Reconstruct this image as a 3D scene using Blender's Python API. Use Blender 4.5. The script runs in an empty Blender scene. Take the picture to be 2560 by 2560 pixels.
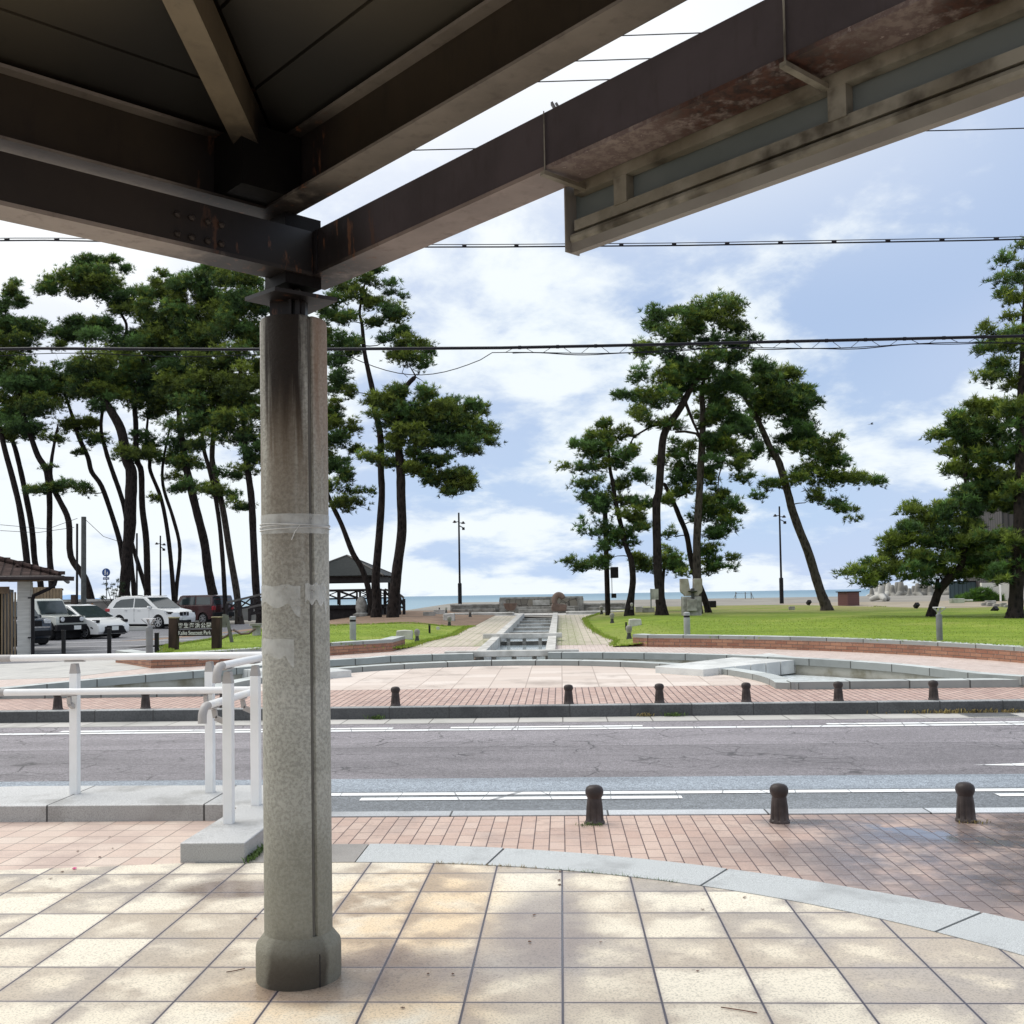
import bpy, bmesh, math, random
import numpy as np
from mathutils import Vector, Matrix
from mathutils.geometry import delaunay_2d_cdt
random.seed(7); np.random.seed(7)
SC = bpy.context.scene; COL = SC.collection
R_ = math.radians; PI = math.pi
# ------------------------------------------------------------------ camera model
F, CX, CY, EYE = 2570., 1280., 1394.5, 1.62
def rx(a): c, s = math.cos(a), math.sin(a); return np.array([[1,0,0],[0,c,-s],[0,s,c]])
def rz(a): c, s = math.cos(a), math.sin(a); return np.array([[c,-s,0],[s,c,0],[0,0,1]])
CAMR = rz(R_(2.67)) @ rx(PI/2+R_(2.05)) @ rz(R_(-0.92))
CP = np.array([0,0,EYE])
U = 2560/1932
def ray(x, y): return CAMR @ np.array([(x*U-CX)/F, -(y*U-CY)/F, -1.])
def gp(x, y, z=0.): d = ray(x,y); return CP + d*((z-EYE)/d[2])       # where a sight line meets height z
def dp(x, y, Y): d = ray(x,y); return CP + d*(Y/d[1])                 # where it meets distance Y
def sm(a, b, x):
    t = min(1., max(0., (x-a)/(b-a))); return t*t*(3-2*t)
def H(x, y):                                                          # the lie of the land
    if y < 8.0: return -.008*y
    if y < 14.35: return -.09
    b = .07+.015*(min(y,78)-14.4)
    l = .055+max(0,min(y,60)-44)*.012
    w = sm(-9.0, -14.5, x) if y > 18 else sm(-9,-14.5,x)*sm(14.4,18,y)
    return b*(1-w)+l*w
def HL(x, y):                                                         # lawn banked up behind the low walls
    if x > -1: e = sm(1.3,3.6,x)
    else: e = sm(-3.6,-5.8,x)
    return H(x,y)+e*(.24-.14*sm(34,50,y))+.02*math.sin(x*.9+y*.3)*e
def gh(x, y, dz=0., f=H):
    z = .1
    for i in range(30):
        p = gp(x,y,min(z,1.5)); z = f(p[0],p[1])+dz
    return p
# ------------------------------------------------------------------ objects
def link(o): COL.objects.link(o); return o
def tag(o, label=None, cat=None, group=None, kind=None):
    if label: o['label'] = label
    if cat: o['category'] = cat
    if group: o['group'] = group
    if kind: o['kind'] = kind
    return o
def thing(name, label, cat, loc=(0,0,0), rot=0., group=None):
    o = bpy.data.objects.new(name, None); o.empty_display_size = .1; link(o)
    o.location = loc; o.rotation_euler = (0,0,rot)
    return tag(o, label, cat, group)
def dup(o, loc=None, rot=None, label=None, parent=None):
    c = o.copy(); link(c)
    if parent: c.parent = parent
    if loc is not None: c.location = loc
    if rot is not None: c.rotation_euler = (0,0,rot)
    if label: c['label'] = label
    for ch in list(o.children): dup(ch, parent=c)
    return c
class MB:
    def __init__(s): s.v = []; s.f = []; s.uv = None
    def quad(s, *p):
        n = len(s.v); s.v += [tuple(q) for q in p]; s.f.append(tuple(range(n,n+len(p)))); return s
    def box(s, c, d, rot=0., tilt=None):
        n = len(s.v); cs, sn = math.cos(rot), math.sin(rot)
        for z in (-.5,.5):
            for x, y in ((-.5,-.5),(.5,-.5),(.5,.5),(-.5,.5)):
                q = Vector((x*d[0], y*d[1], z*d[2]))
                if tilt is not None: q = tilt @ q
                s.v.append((c[0]+q.x*cs-q.y*sn, c[1]+q.x*sn+q.y*cs, c[2]+q.z))
        s.f += [tuple(n+i for i in f) for f in ((3,2,1,0),(4,5,6,7),(0,1,5,4),(1,2,6,5),(2,3,7,6),(3,0,4,7))]; return s
    def bar(s, a, b, w, h, up=(0,0,1)):                                # rectangular bar from a to b
        a = Vector(a); b = Vector(b); d = (b-a).normalized(); up = Vector(up)
        sd = d.cross(up)
        if sd.length < 1e-4: sd = d.cross(Vector((1,0,0)))
        sd.normalize(); u = sd.cross(d); n = len(s.v)
        for p in (a,b):
            for i, j in ((-1,-1),(1,-1),(1,1),(-1,1)): s.v.append(tuple(p+sd*(i*w/2)+u*(j*h/2)))
        s.f += [tuple(n+i for i in f) for f in ((0,1,2,3),(7,6,5,4),(1,0,4,5),(2,1,5,6),(3,2,6,7),(0,3,7,4))]; return s
    def tube(s, pts, r, n=8, cap=True):
        pts = [Vector(p) for p in pts]
        if not hasattr(r,'__len__'): r = [r]*len(pts)
        base = len(s.v); ref = None
        for i, p in enumerate(pts):
            d = (pts[min(i+1,len(pts)-1)]-pts[max(i-1,0)]).normalized()
            if ref is None: ref = d.orthogonal().normalized()
            ref = (ref-d*ref.dot(d)).normalized(); o = d.cross(ref)
            for k in range(n):
                a = 2*PI*k/n; s.v.append(tuple(p+(ref*math.cos(a)+o*math.sin(a))*r[i]))
        for i in range(len(pts)-1):
            for k in range(n):
                a = base+i*n+k; b = base+i*n+(k+1)%n; s.f.append((a,b,b+n,a+n))
        if cap:
            s.f.append(tuple(base+k for k in range(n))[::-1]); e = base+(len(pts)-1)*n; s.f.append(tuple(e+k for k in range(n)))
        return s
    def lathe(s, prof, c=(0,0,0), n=24, axis='z', flute=None):
        base = len(s.v)
        for i, (r, z) in enumerate(prof):
            for k in range(n):
                a = 2*PI*k/n; rr = r*(flute(a,z) if flute else 1)
                if axis == 'z': q = (rr*math.cos(a), rr*math.sin(a), z)
                elif axis == 'y': q = (rr*math.cos(a), z, rr*math.sin(a))
                else: q = (z, rr*math.cos(a), rr*math.sin(a))
                s.v.append((c[0]+q[0],c[1]+q[1],c[2]+q[2]))
        for i in range(len(prof)-1):
            for k in range(n):
                a = base+i*n+k; b = base+i*n+(k+1)%n; s.f.append((a,b,b+n,a+n))
        s.f.append(tuple(base+k for k in range(n))[::-1]); e = base+(len(prof)-1)*n; s.f.append(tuple(e+k for k in range(n)))
        return s
    def prism(s, poly, y0, y1, fn=None):                               # poly in xz extruded along y
        n = len(s.v); m = len(poly)
        for y in (y0,y1):
            for x, z in poly: s.v.append((x,y,z) if fn is None else fn(x,y,z))
        s.f.append(tuple(range(n,n+m))); s.f.append(tuple(range(n+2*m-1,n+m-1,-1)))
        for i in range(m):
            j = (i+1)%m; s.f.append((n+j,n+i,n+m+i,n+m+j))
        return s
    def vprism(s, poly, z0, z1):                                       # plan polygon between two heights
        n = len(s.v); m = len(poly)
        for k in (0,1):
            for p in poly: s.v.append((p[0],p[1],(z0,z1)[k] if len(p)<3 else p[2]+(z0,z1)[k]))
        s.f.append(tuple(range(n+m-1,n-1,-1))); s.f.append(tuple(range(n+m,n+2*m)))
        for i in range(m):
            j = (i+1)%m; s.f.append((n+i,n+j,n+m+j,n+m+i))
        return s
    def rock(s, c, d, seed=0, rough=.12, rot=0., n=3):
        rnd = random.Random(seed); bm = bmesh.new(); bmesh.ops.create_cube(bm,size=1.)
        bmesh.ops.subdivide_edges(bm,edges=bm.edges[:],cuts=n,use_grid_fill=True)
        base = len(s.v); bm.verts.ensure_lookup_table(); cs, sn = math.cos(rot), math.sin(rot)
        for v in bm.verts:
            q = v.co.copy(); l = max(abs(q.x),abs(q.y),abs(q.z))
            q = q*.72+q.normalized()*.5*.36
            q += Vector((rnd.uniform(-1,1),rnd.uniform(-1,1),rnd.uniform(-1,1)))*rough*.35
            q = Vector((q.x*d[0],q.y*d[1],q.z*d[2])); s.v.append((c[0]+q.x*cs-q.y*sn,c[1]+q.x*sn+q.y*cs,c[2]+q.z))
        for f in bm.faces: s.f.append(tuple(base+v.index for v in f.verts))
        bm.free(); return s
    def build(s, name, mat, parent=None, bevel=0., smooth=False, label=None, local=False):
        me = bpy.data.meshes.new(name)
        off = (0,0,0)
        if parent is not None and not local: off = world_loc(parent)
        me.from_pydata([(v[0]-off[0],v[1]-off[1],v[2]-off[2]) for v in s.v], [], s.f)
        if s.uv is not None:
            uv = me.uv_layers.new(name='UVMap')
            for l in me.loops: uv.data[l.index].uv = s.uv[l.vertex_index]
        me.validate(); me.update()
        o = bpy.data.objects.new(name, me); link(o); me.materials.append(mat)
        if bevel:
            b = o.modifiers.new('bevel','BEVEL'); b.width = bevel; b.segments = 2; b.limit_method = 'ANGLE'; b.angle_limit = R_(35)
        if smooth or bevel:
            for p in me.polygons: p.use_smooth = True
            try: me.set_sharp_from_angle(angle=R_(40))
            except Exception: pass
        if parent is not None: o.parent = parent
        if label: o['label'] = label
        return o
def world_loc(o):
    p = Vector((0,0,0))
    while o is not None: p += o.location; o = o.parent
    return p
def solo(mb, name, mat, label, cat, group=None, bevel=0., smooth=False, at=None):
    if at is None:
        at = (sum(v[0] for v in mb.v)/len(mb.v), sum(v[1] for v in mb.v)/len(mb.v), min(v[2] for v in mb.v))
    mb.v = [(v[0]-at[0],v[1]-at[1],v[2]-at[2]) for v in mb.v]
    o = mb.build(name, mat, None, bevel, smooth); o.location = at
    return tag(o, label, cat, group)
def struct(mb, name, mat, **k):
    return tag(mb.build(name, mat, None, **k), kind='structure')
# ------------------------------------------------------------------ materials
class NT:
    def __init__(s, name, world=None):
        if world is None:
            s.m = bpy.data.materials.new(name); s.m.use_nodes = True; s.t = s.m.node_tree
        else: s.t = world.node_tree
        s.t.nodes.clear()
    def n(s, typ, **k):
        nd = s.t.nodes.new('ShaderNode'+typ)
        for a, v in k.items():
            if a.startswith('i_'):
                key = a[2:]; key = int(key) if key.isdigit() else key.replace('_',' ')
                s.put(nd.inputs[key], v)
            else: setattr(nd, a, v)
        return nd
    def put(s, sock, v):
        if hasattr(v, 'is_output'): s.t.links.new(v, sock)
        elif isinstance(v, (tuple,list)) and len(v) == 3 and sock.type == 'RGBA': sock.default_value = (*v,1)
        else: sock.default_value = v
    def m_(s, op, a, b=0., c=0., clamp=False):
        nd = s.t.nodes.new('ShaderNodeMath'); nd.operation = op; nd.use_clamp = clamp
        for i, v in enumerate((a,b,c)): s.put(nd.inputs[i], v)
        return nd.outputs[0]
    def mix(s, f, a, b, blend='MIX'):
        nd = s.t.nodes.new('ShaderNodeMix'); nd.data_type = 'RGBA'; nd.blend_type = blend
        s.put(nd.inputs[0], f); s.put(nd.inputs[6], a); s.put(nd.inputs[7], b); return nd.outputs[2]
    def ramp(s, f, a, b, lo=0., hi=1.):
        nd = s.t.nodes.new('ShaderNodeMapRange'); nd.interpolation_type = 'SMOOTHSTEP'
        s.put(nd.inputs[0], f); nd.inputs[1].default_value = a; nd.inputs[2].default_value = b
        nd.inputs[3].default_value = lo; nd.inputs[4].default_value = hi; return nd.outputs[0]
    def noise(s, vec, scale, detail=4., rough=.55, dist=0., col=False):
        nd = s.n('TexNoise'); s.put(nd.inputs['Vector'], vec); nd.inputs['Scale'].default_value = scale
        nd.inputs['Detail'].default_value = detail; nd.inputs['Roughness'].default_value = rough; nd.inputs['Distortion'].default_value = dist
        return nd.outputs[1 if col else 0]
    def pos(s): return s.n('NewGeometry').outputs['Position']
    def sep(s, v): return s.n('SeparateXYZ', i_0=v).outputs
    def mapv(s, v, sc=(1,1,1), rot=(0,0,0), loc=(0,0,0)):
        nd = s.n('Mapping'); s.put(nd.inputs[0], v); nd.inputs[1].default_value = loc; nd.inputs[2].default_value = rot; nd.inputs[3].default_value = sc
        return nd.outputs[0]
    def out(s, color, rough=.7, bump=None, bstr=.3, bdist=.01, metal=0., spec=.5, coat=0., emis=None, trans=0.):
        b = s.n('BsdfPrincipled'); s.put(b.inputs['Base Color'], color); s.put(b.inputs['Roughness'], rough)
        s.put(b.inputs['Metallic'], metal); s.put(b.inputs['Specular IOR Level'], spec); b.inputs['Coat Weight'].default_value = coat
        if coat: b.inputs['Coat Roughness'].default_value = .05
        if trans: b.inputs['Transmission Weight'].default_value = trans
        if bump is not None:
            bp = s.n('Bump'); bp.inputs['Strength'].default_value = bstr; bp.inputs['Distance'].default_value = bdist
            s.put(bp.inputs['Height'], bump); s.t.links.new(bp.outputs[0], b.inputs['Normal'])
        o = s.n('OutputMaterial'); s.t.links.new(b.outputs[0], o.inputs[0]); return s.m
def mat(name, c, c2=None, scale=6., rough=.7, bump=.2, bs=None, bd=.01, metal=0., spec=.5, coat=0., detail=5., lo=.35, hi=.65, stretch=(1,1,1), grime=None):
    if max(c) < .1 and spec == .5 and not coat: spec = .16
    t = NT(name); p = t.n('TexCoord').outputs['Object']; p = t.mapv(p, stretch)
    c2 = c2 or tuple(x*.75 for x in c)
    f = t.ramp(t.noise(p, scale, detail), lo, hi); col = t.mix(f, c2, c)
    if grime:
        g = t.ramp(t.noise(p, grime[1], 4), .45, .7); col = t.mix(g, col, grime[0])
    fine = t.noise(p, bs or scale*6, 3)
    return t.out(col, rough, fine if bump else None, bump, bd, metal, spec, coat)
# ------------------------------------------------------------------ surface materials
def grid_cell(t, x, y, sx, sy, ox=0., oy=0., stagger=0.):
    """edge distance (in cell units), random per cell"""
    u = t.m_('DIVIDE', t.m_('SUBTRACT', x, ox), sx); iu = t.m_('FLOOR', u)
    v = t.m_('DIVIDE', t.m_('SUBTRACT', y, oy), sy)
    if stagger: v = t.m_('ADD', v, t.m_('MULTIPLY', t.m_('FLOORED_MODULO', iu, 2.), stagger))
    iv = t.m_('FLOOR', v)
    fu = t.m_('SUBTRACT', u, iu); fv = t.m_('SUBTRACT', v, iv)
    eu = t.m_('MULTIPLY', t.m_('MINIMUM', fu, t.m_('SUBTRACT', 1., fu)), sx)
    ev = t.m_('MULTIPLY', t.m_('MINIMUM', fv, t.m_('SUBTRACT', 1., fv)), sy)
    cb = t.n('CombineXYZ', i_0=iu, i_1=iv, i_2=0.)
    wn = t.n('TexWhiteNoise', noise_dimensions='3D', i_0=cb.outputs[0])
    return t.m_('MINIMUM', eu, ev), wn.outputs[0], wn.outputs[1]
def blob(t, x, y, cx, cy, rx_, ry_, ang=0.):
    """soft elliptical mask on the ground around a place"""
    dx = t.m_('SUBTRACT', x, cx); dy = t.m_('SUBTRACT', y, cy); c, s = math.cos(ang), math.sin(ang)
    a = t.m_('DIVIDE', t.m_('ADD', t.m_('MULTIPLY', dx, c), t.m_('MULTIPLY', dy, s)), rx_)
    b = t.m_('DIVIDE', t.m_('SUBTRACT', t.m_('MULTIPLY', dy, c), t.m_('MULTIPLY', dx, s)), ry_)
    d = t.m_('SQRT', t.m_('ADD', t.m_('MULTIPLY', a, a), t.m_('MULTIPLY', b, b)))
    return t.ramp(d, .5, 1.15, 1., 0.)
def tan_tiles():
    t = NT('tan_stone_tiles'); P = t.pos(); x, y, z = t.sep(P)
    e, r, rc = grid_cell(t, x, y, .4, .4, -.02, TILE_Y)
    n1 = t.noise(P, 2.3, 4, .6); n2 = t.noise(P, 7., 5, .6); n3 = t.noise(P, 95., 3, .7); n4 = t.noise(P, 1.0, 2)
    # damp along the joints, dried pale in the middle of each slab
    d = t.m_('ADD', t.m_('MULTIPLY', e, 2.5), t.m_('MULTIPLY', t.m_('SUBTRACT', n1, .5), 1.2))
    d = t.m_('ADD', d, t.m_('MULTIPLY', t.m_('SUBTRACT', r, .5), .55))
    d = t.m_('ADD', d, t.m_('MULTIPLY', t.m_('SUBTRACT', n2, .5), 1.0))
    dry = t.ramp(d, -.12, .42)
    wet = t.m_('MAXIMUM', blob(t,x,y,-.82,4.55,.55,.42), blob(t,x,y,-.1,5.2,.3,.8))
    wet = t.m_('MAXIMUM', wet, blob(t,x,y,-1.9,5.9,.5,.25)); wet = t.m_('MAXIMUM', wet, blob(t,x,y,-1.05,4.38,.34,.26))  # last blob: damp ring at the column foot, doubling as painted contact shade
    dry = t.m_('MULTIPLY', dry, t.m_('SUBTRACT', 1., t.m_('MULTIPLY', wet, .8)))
    warm = t.m_('MAXIMUM', blob(t,x,y,-.85,5.5,.6,1.2), blob(t,x,y,-.9,4.2,.7,.6))
    dampc = t.mix(t.ramp(n4, .4, .65), (.51,.43,.335), (.42,.37,.32)); dryc = t.mix(r, (.70,.62,.49), (.75,.69,.57))
    dryc = t.mix(t.m_('MULTIPLY', t.m_('MULTIPLY', warm, t.ramp(n1,.35,.6)), .7), dryc, (.72,.53,.32)); dampc = t.mix(t.m_('MULTIPLY', warm, .6), dampc, (.42,.28,.15))
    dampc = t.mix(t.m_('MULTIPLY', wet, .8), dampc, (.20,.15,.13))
    col = t.mix(dry, dampc, dryc)
    sp = t.ramp(n3, .36, .52, .70, 1.05); col = t.mix(1., col, t.n('CombineColor', i_0=sp, i_1=sp, i_2=sp).outputs[0], 'MULTIPLY')
    j = t.ramp(e, .0028, .0065); col = t.mix(t.ramp(e, .004, .024, .28, 0.), col, (.25,.22,.25)); col = t.mix(j, (.055,.05,.07), col)
    h = t.m_('ADD', t.m_('MULTIPLY', j, 1.), t.m_('MULTIPLY', n3, .12))
    rg = t.m_('ADD', t.m_('MULTIPLY', dry, .35), t.m_('ADD', .2, t.m_('MULTIPLY', n2, .25)))
    rg = t.m_('SUBTRACT', rg, t.m_('MULTIPLY', wet, .15))
    return t.out(col, rg, h, .6, .004, spec=.5)
def small_tiles():
    t = NT('small_pink_tiles'); P = t.pos(); x, y, z = t.sep(P)
    e, r, rc = grid_cell(t, x, y, .2, .2, -.02, .05)
    n1 = t.noise(P, 1.6, 4); n3 = t.noise(P, 120., 3)
    col = t.mix(r, (.62,.47,.39), (.70,.58,.49)); col = t.mix(t.ramp(n1,.45,.7), col, (.47,.36,.31))
    sp = t.ramp(n3, .35, .55, .85, 1.03); col = t.mix(1., col, t.n('CombineColor', i_0=sp, i_1=sp, i_2=sp).outputs[0], 'MULTIPLY')
    j = t.ramp(e, .002, .005); col = t.mix(j, (.16,.12,.10), col)
    return t.out(col, t.ramp(n1,.3,.7,.35,.6), j, .5, .003)
def brick_paving(name, c1, c2, dark, wetspot=False, joint=(.09,.055,.05), sx=.105, sy=.215, jw=1.):
    t = NT(name); P = t.pos(); x, y, z = t.sep(P)
    e, r, rc = grid_cell(t, x, y, sx, sy, 0., .03, .5)
    n1 = t.noise(P, 1.3, 4, .6); n2 = t.noise(P, 9., 4); n3 = t.noise(P, 90., 3)
    col = t.mix(r, c1, c2); col = t.mix(t.ramp(n1,.5,.75,0.,.7), col, dark); col = t.mix(t.ramp(n2,.55,.75,0.,.45), col, dark)
    j = t.ramp(e, .002*jw, .0055*jw); rg = t.ramp(n2,.3,.7,.45,.7)
    if wetspot:
        w = t.m_('MAXIMUM', blob(t,x,y,2.9,6.55,1.5,.42,R_(-48)), t.m_('MULTIPLY', blob(t,x,y,3.5,6.6,2.7,1.9), 1.))
        w = t.m_('MAXIMUM', w, blob(t,x,y,1.9,7.5,.7,.25,R_(-10)))
        w = t.m_('MULTIPLY', w, t.ramp(t.m_('ADD', n1, t.m_('MULTIPLY', n2, .4)), .42, .80))
        col = t.mix(t.m_('MULTIPLY', w, .95), col, (.12,.105,.11)); rg = t.m_('SUBTRACT', rg, t.m_('MULTIPLY', w, .38))
        p2 = blob(t,x,y,2.62,7.1,.75,.16,R_(-38)); p2 = t.m_('MULTIPLY', p2, t.ramp(n2,.35,.5))
        rg = t.m_('MULTIPLY', rg, t.m_('SUBTRACT', 1., t.m_('MULTIPLY', p2, .92))); col = t.mix(p2, col, (.16,.16,.18))
    sp = t.ramp(n3, .3, .6, .86, 1.05); col = t.mix(1., col, t.n('CombineColor', i_0=sp, i_1=sp, i_2=sp).outputs[0], 'MULTIPLY')
    col = t.mix(j, joint, col)
    return t.out(col, rg, j, .5, .004)
def slab_paving(name, c1, c2, s, ox=0., oy=0., mossy=False, joint=(.42,.36,.32)):
    t = NT(name); P = t.pos(); x, y, z = t.sep(P)
    e, r, rc = grid_cell(t, x, y, s, s*1.0, ox, oy, .5 if mossy else 0.)
    n1 = t.noise(P, .9, 5, .65); n2 = t.noise(P, 14., 4)
    col = t.mix(r, c1, c2); dk = tuple(v*.72 for v in c1); col = t.mix(t.ramp(n1,.5,.72), col, dk)
    j = t.ramp(e, .004, .012); jc = joint
    if mossy:
        jc = t.mix(t.ramp(n1,.40,.55), joint, (.16,.2,.06))
        edge = t.m_('MAXIMUM', blob(t,x,y,.15,33,.55,16), blob(t,x,y,-2.15,26,.3,6)); edge = t.m_('MULTIPLY', edge, t.ramp(n2,.42,.55))
        col = t.mix(t.m_('MULTIPLY', edge,.75), col, (.2,.24,.08))
    col = t.mix(j, jc, col)
    return t.out(col, .75, n2, .2, .004)
def asphalt(name, base, old=False):
    t = NT(name); P = t.pos(); x, y, z = t.sep(P)
    n3 = t.noise(P, 75., 2, .8); n2 = t.noise(P, 20., 4, .8); n1 = t.noise(t.mapv(P,(.25,1.2,1)), 1.4, 5, .6)
    col = t.mix(t.ramp(n1,.35,.65), tuple(v*.84 for v in base), tuple(v*1.12 for v in base))
    sp = t.ramp(n3, .36, .64, .5, 1.5); col = t.mix(1., col, t.n('CombineColor', i_0=sp, i_1=sp, i_2=sp).outputs[0], 'MULTIPLY')
    sp = t.ramp(n2, .35, .65, .82, 1.18); col = t.mix(1., col, t.n('CombineColor', i_0=sp, i_1=sp, i_2=sp).outputs[0], 'MULTIPLY')
    h = n3
    if old:
        dk = t.ramp(y, 11.60, 11.66, .82, 1.0); col = t.mix(1., col, t.n('CombineColor', i_0=dk, i_1=dk, i_2=dk).outputs[0], 'MULTIPLY')
        wob = t.noise(P, 3.2, 4, .6, col=True)
        pv = t.n('Mix', data_type='VECTOR', i_0=.16, i_4=P, i_5=wob).outputs[1]
        vo = t.n('TexVoronoi', feature='DISTANCE_TO_EDGE', i_Vector=t.mapv(pv,(1,1.25,1)), i_Scale=1.9).outputs[0]
        vo2 = t.n('TexVoronoi', feature='DISTANCE_TO_EDGE', i_Vector=t.mapv(pv,(1,1.3,1)), i_Scale=5.5).outputs[0]
        m = t.ramp(t.noise(P, .8, 3), .43, .62); m2 = t.ramp(t.noise(P, 1.1, 3), .56, .68)
        c = t.m_('MULTIPLY', t.ramp(vo, .006, .022, 1., 0.), m); c2 = t.m_('MULTIPLY', t.ramp(vo2, .012, .05, 1., 0.), m2)
        ln = t.m_('ABSOLUTE', t.m_('SUBTRACT', t.m_('ADD', y, t.m_('MULTIPLY', t.noise(P,6.,3), .03)), 11.65))
        ck = t.m_('MAXIMUM', c, c2); ck = t.m_('MAXIMUM', ck, t.ramp(ln, .008, .02, .8, 0.))
        col = t.mix(t.m_('MULTIPLY', ck, .88), col, (.045,.042,.045))
    return t.out(col, t.ramp(n3,.3,.7,.6,.85), h, .5, .004)
def granite(name, c, dark=(.2,.2,.2), sc=190., rough=.55, joints=None):
    t = NT(name); P = t.pos(); n3 = t.noise(P, sc, 2, .7); n1 = t.noise(P, 2.2, 5, .6)
    f = t.ramp(n3, .38, .56); col = t.mix(f, tuple(v*.66 for v in c), tuple(min(1,v*1.08) for v in c))
    col = t.mix(t.ramp(n1, .48, .75, 0., .55), col, dark)
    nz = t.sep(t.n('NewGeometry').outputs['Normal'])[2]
    col = t.mix(t.ramp(nz, .3, .8, .42 if dark[0] > .1 else .82, 0.), col, dark)  # upright faces tinted darker than tops: shade painted into the stone colour
    if joints:
        x, y, z = t.sep(P); u = t.m_('DIVIDE', t.m_('SUBTRACT', x, joints[1]), joints[0]); fu = t.m_('FRACT', u)
        d = t.m_('MULTIPLY', t.m_('MINIMUM', fu, t.m_('SUBTRACT', 1., fu)), joints[0]); j = t.ramp(d, .004, .010)
        cell = t.n('TexWhiteNoise', noise_dimensions='1D', i_1=t.m_('FLOOR', u)).outputs[0]
        v = t.ramp(cell, 0., 1., .82, 1.15); col = t.mix(1., col, t.n('CombineColor', i_0=v, i_1=v, i_2=v).outputs[0], 'MULTIPLY')
        col = t.mix(j, (.03,.03,.03), col)
    return t.out(col, rough, n3, .25, .002)
def coping_mat(name, c, L=.9):
    t = NT(name); uv = t.n('UVMap').outputs[0]; x, y, z = t.sep(uv); P = t.pos()
    n1 = t.noise(P, 2.5, 5, .6); n3 = t.noise(P, 120., 2)
    u = t.m_('DIVIDE', x, L); fu = t.m_('FRACT', u); d = t.m_('MULTIPLY', t.m_('MINIMUM', fu, t.m_('SUBTRACT', 1., fu)), L)
    cell = t.n('TexWhiteNoise', noise_dimensions='1D', i_1=t.m_('FLOOR', u)).outputs[0]
    v = t.ramp(cell, 0., 1., .88, 1.1); col = t.mix(t.ramp(n1,.45,.7,0.,.6), c, tuple(q*.6 for q in c))
    col = t.mix(1., col, t.n('CombineColor', i_0=v, i_1=v, i_2=v).outputs[0], 'MULTIPLY')
    nz = t.sep(t.n('NewGeometry').outputs['Normal'])[2]; col = t.mix(t.ramp(nz, .3, .8, .65, 0.), col, (.16,.17,.16))  # coping sides coloured darker than their tops, in place of shade
    j = t.ramp(d, .006, .016); col = t.mix(j, (.06,.06,.055), col)
    return t.out(col, .7, n3, .2, .003)
def brick_wall_mat():
    t = NT('red_brick_wall'); uv = t.n('UVMap').outputs[0]
    b = t.n('TexBrick', offset=.5, i_Vector=uv, i_Color1=(.27,.12,.075), i_Color2=(.40,.21,.13), i_Mortar=(.10,.08,.07), i_Scale=1., i_Mortar_Size=.006, i_Brick_Width=.27, i_Row_Height=.075, i_Bias=0.)
    n = t.noise(t.pos(), 4., 5); col = t.mix(t.ramp(n,.5,.75,0.,.5), b.outputs[0], (.14,.09,.07))
    nn = t.noise(t.pos(), 30., 3); col = t.mix(t.ramp(nn,.55,.75,0.,.35), col, (.5,.42,.36))
    return t.out(col, .8, b.outputs[1], -.4, .005)
def lawn_mat():
    t = NT('lawn_turf'); P = t.pos(); x, y, z = t.sep(P)
    n1 = t.noise(t.mapv(P,(.5,1.6,1)), .8, 6, .65); n2 = t.noise(t.mapv(P,(1,3,1)), 6., 4, .7); n3 = t.noise(P, 45., 3)
    col = t.mix(t.ramp(n1,.35,.65), (.20,.30,.022), (.33,.44,.045)); col = t.mix(t.ramp(n2,.42,.66,0.,.75), col, (.13,.20,.02))
    col = t.mix(t.ramp(n3,.35,.65,.55,0.), col, (.07,.10,.02)); col = t.mix(t.ramp(t.noise(P,.35,4),.52,.7,0.,.35), col, (.42,.42,.12))
    far = t.ramp(y, 41., 49.); dry = t.m_('MULTIPLY', far, t.ramp(n1,.38,.55)); col = t.mix(t.m_('MULTIPLY', dry, .8), col, (.26,.22,.10))
    near = t.m_('MULTIPLY', blob(t,x,y,2.0,29,1.5,7), t.ramp(n2,.38,.6)); col = t.mix(t.m_('MULTIPLY',near,.5), col, (.34,.33,.11))
    return t.out(col, .85, n3, .8, .03, spec=.2)
def tape_mat():
    t = NT('frosted_tape'); b = t.n('BsdfPrincipled'); b.inputs['Base Color'].default_value = (.70,.71,.68,1); b.inputs['Roughness'].default_value = .28
    tr = t.n('BsdfTransparent'); mx = t.n('MixShader'); f = t.ramp(t.noise(t.pos(), 14., 4), .3, .7, .30, .62)
    t.put(mx.inputs[0], f); t.t.links.new(tr.outputs[0], mx.inputs[1]); t.t.links.new(b.outputs[0], mx.inputs[2])
    t.t.links.new(mx.outputs[0], t.n('OutputMaterial').inputs[0]); return t.m
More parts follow.
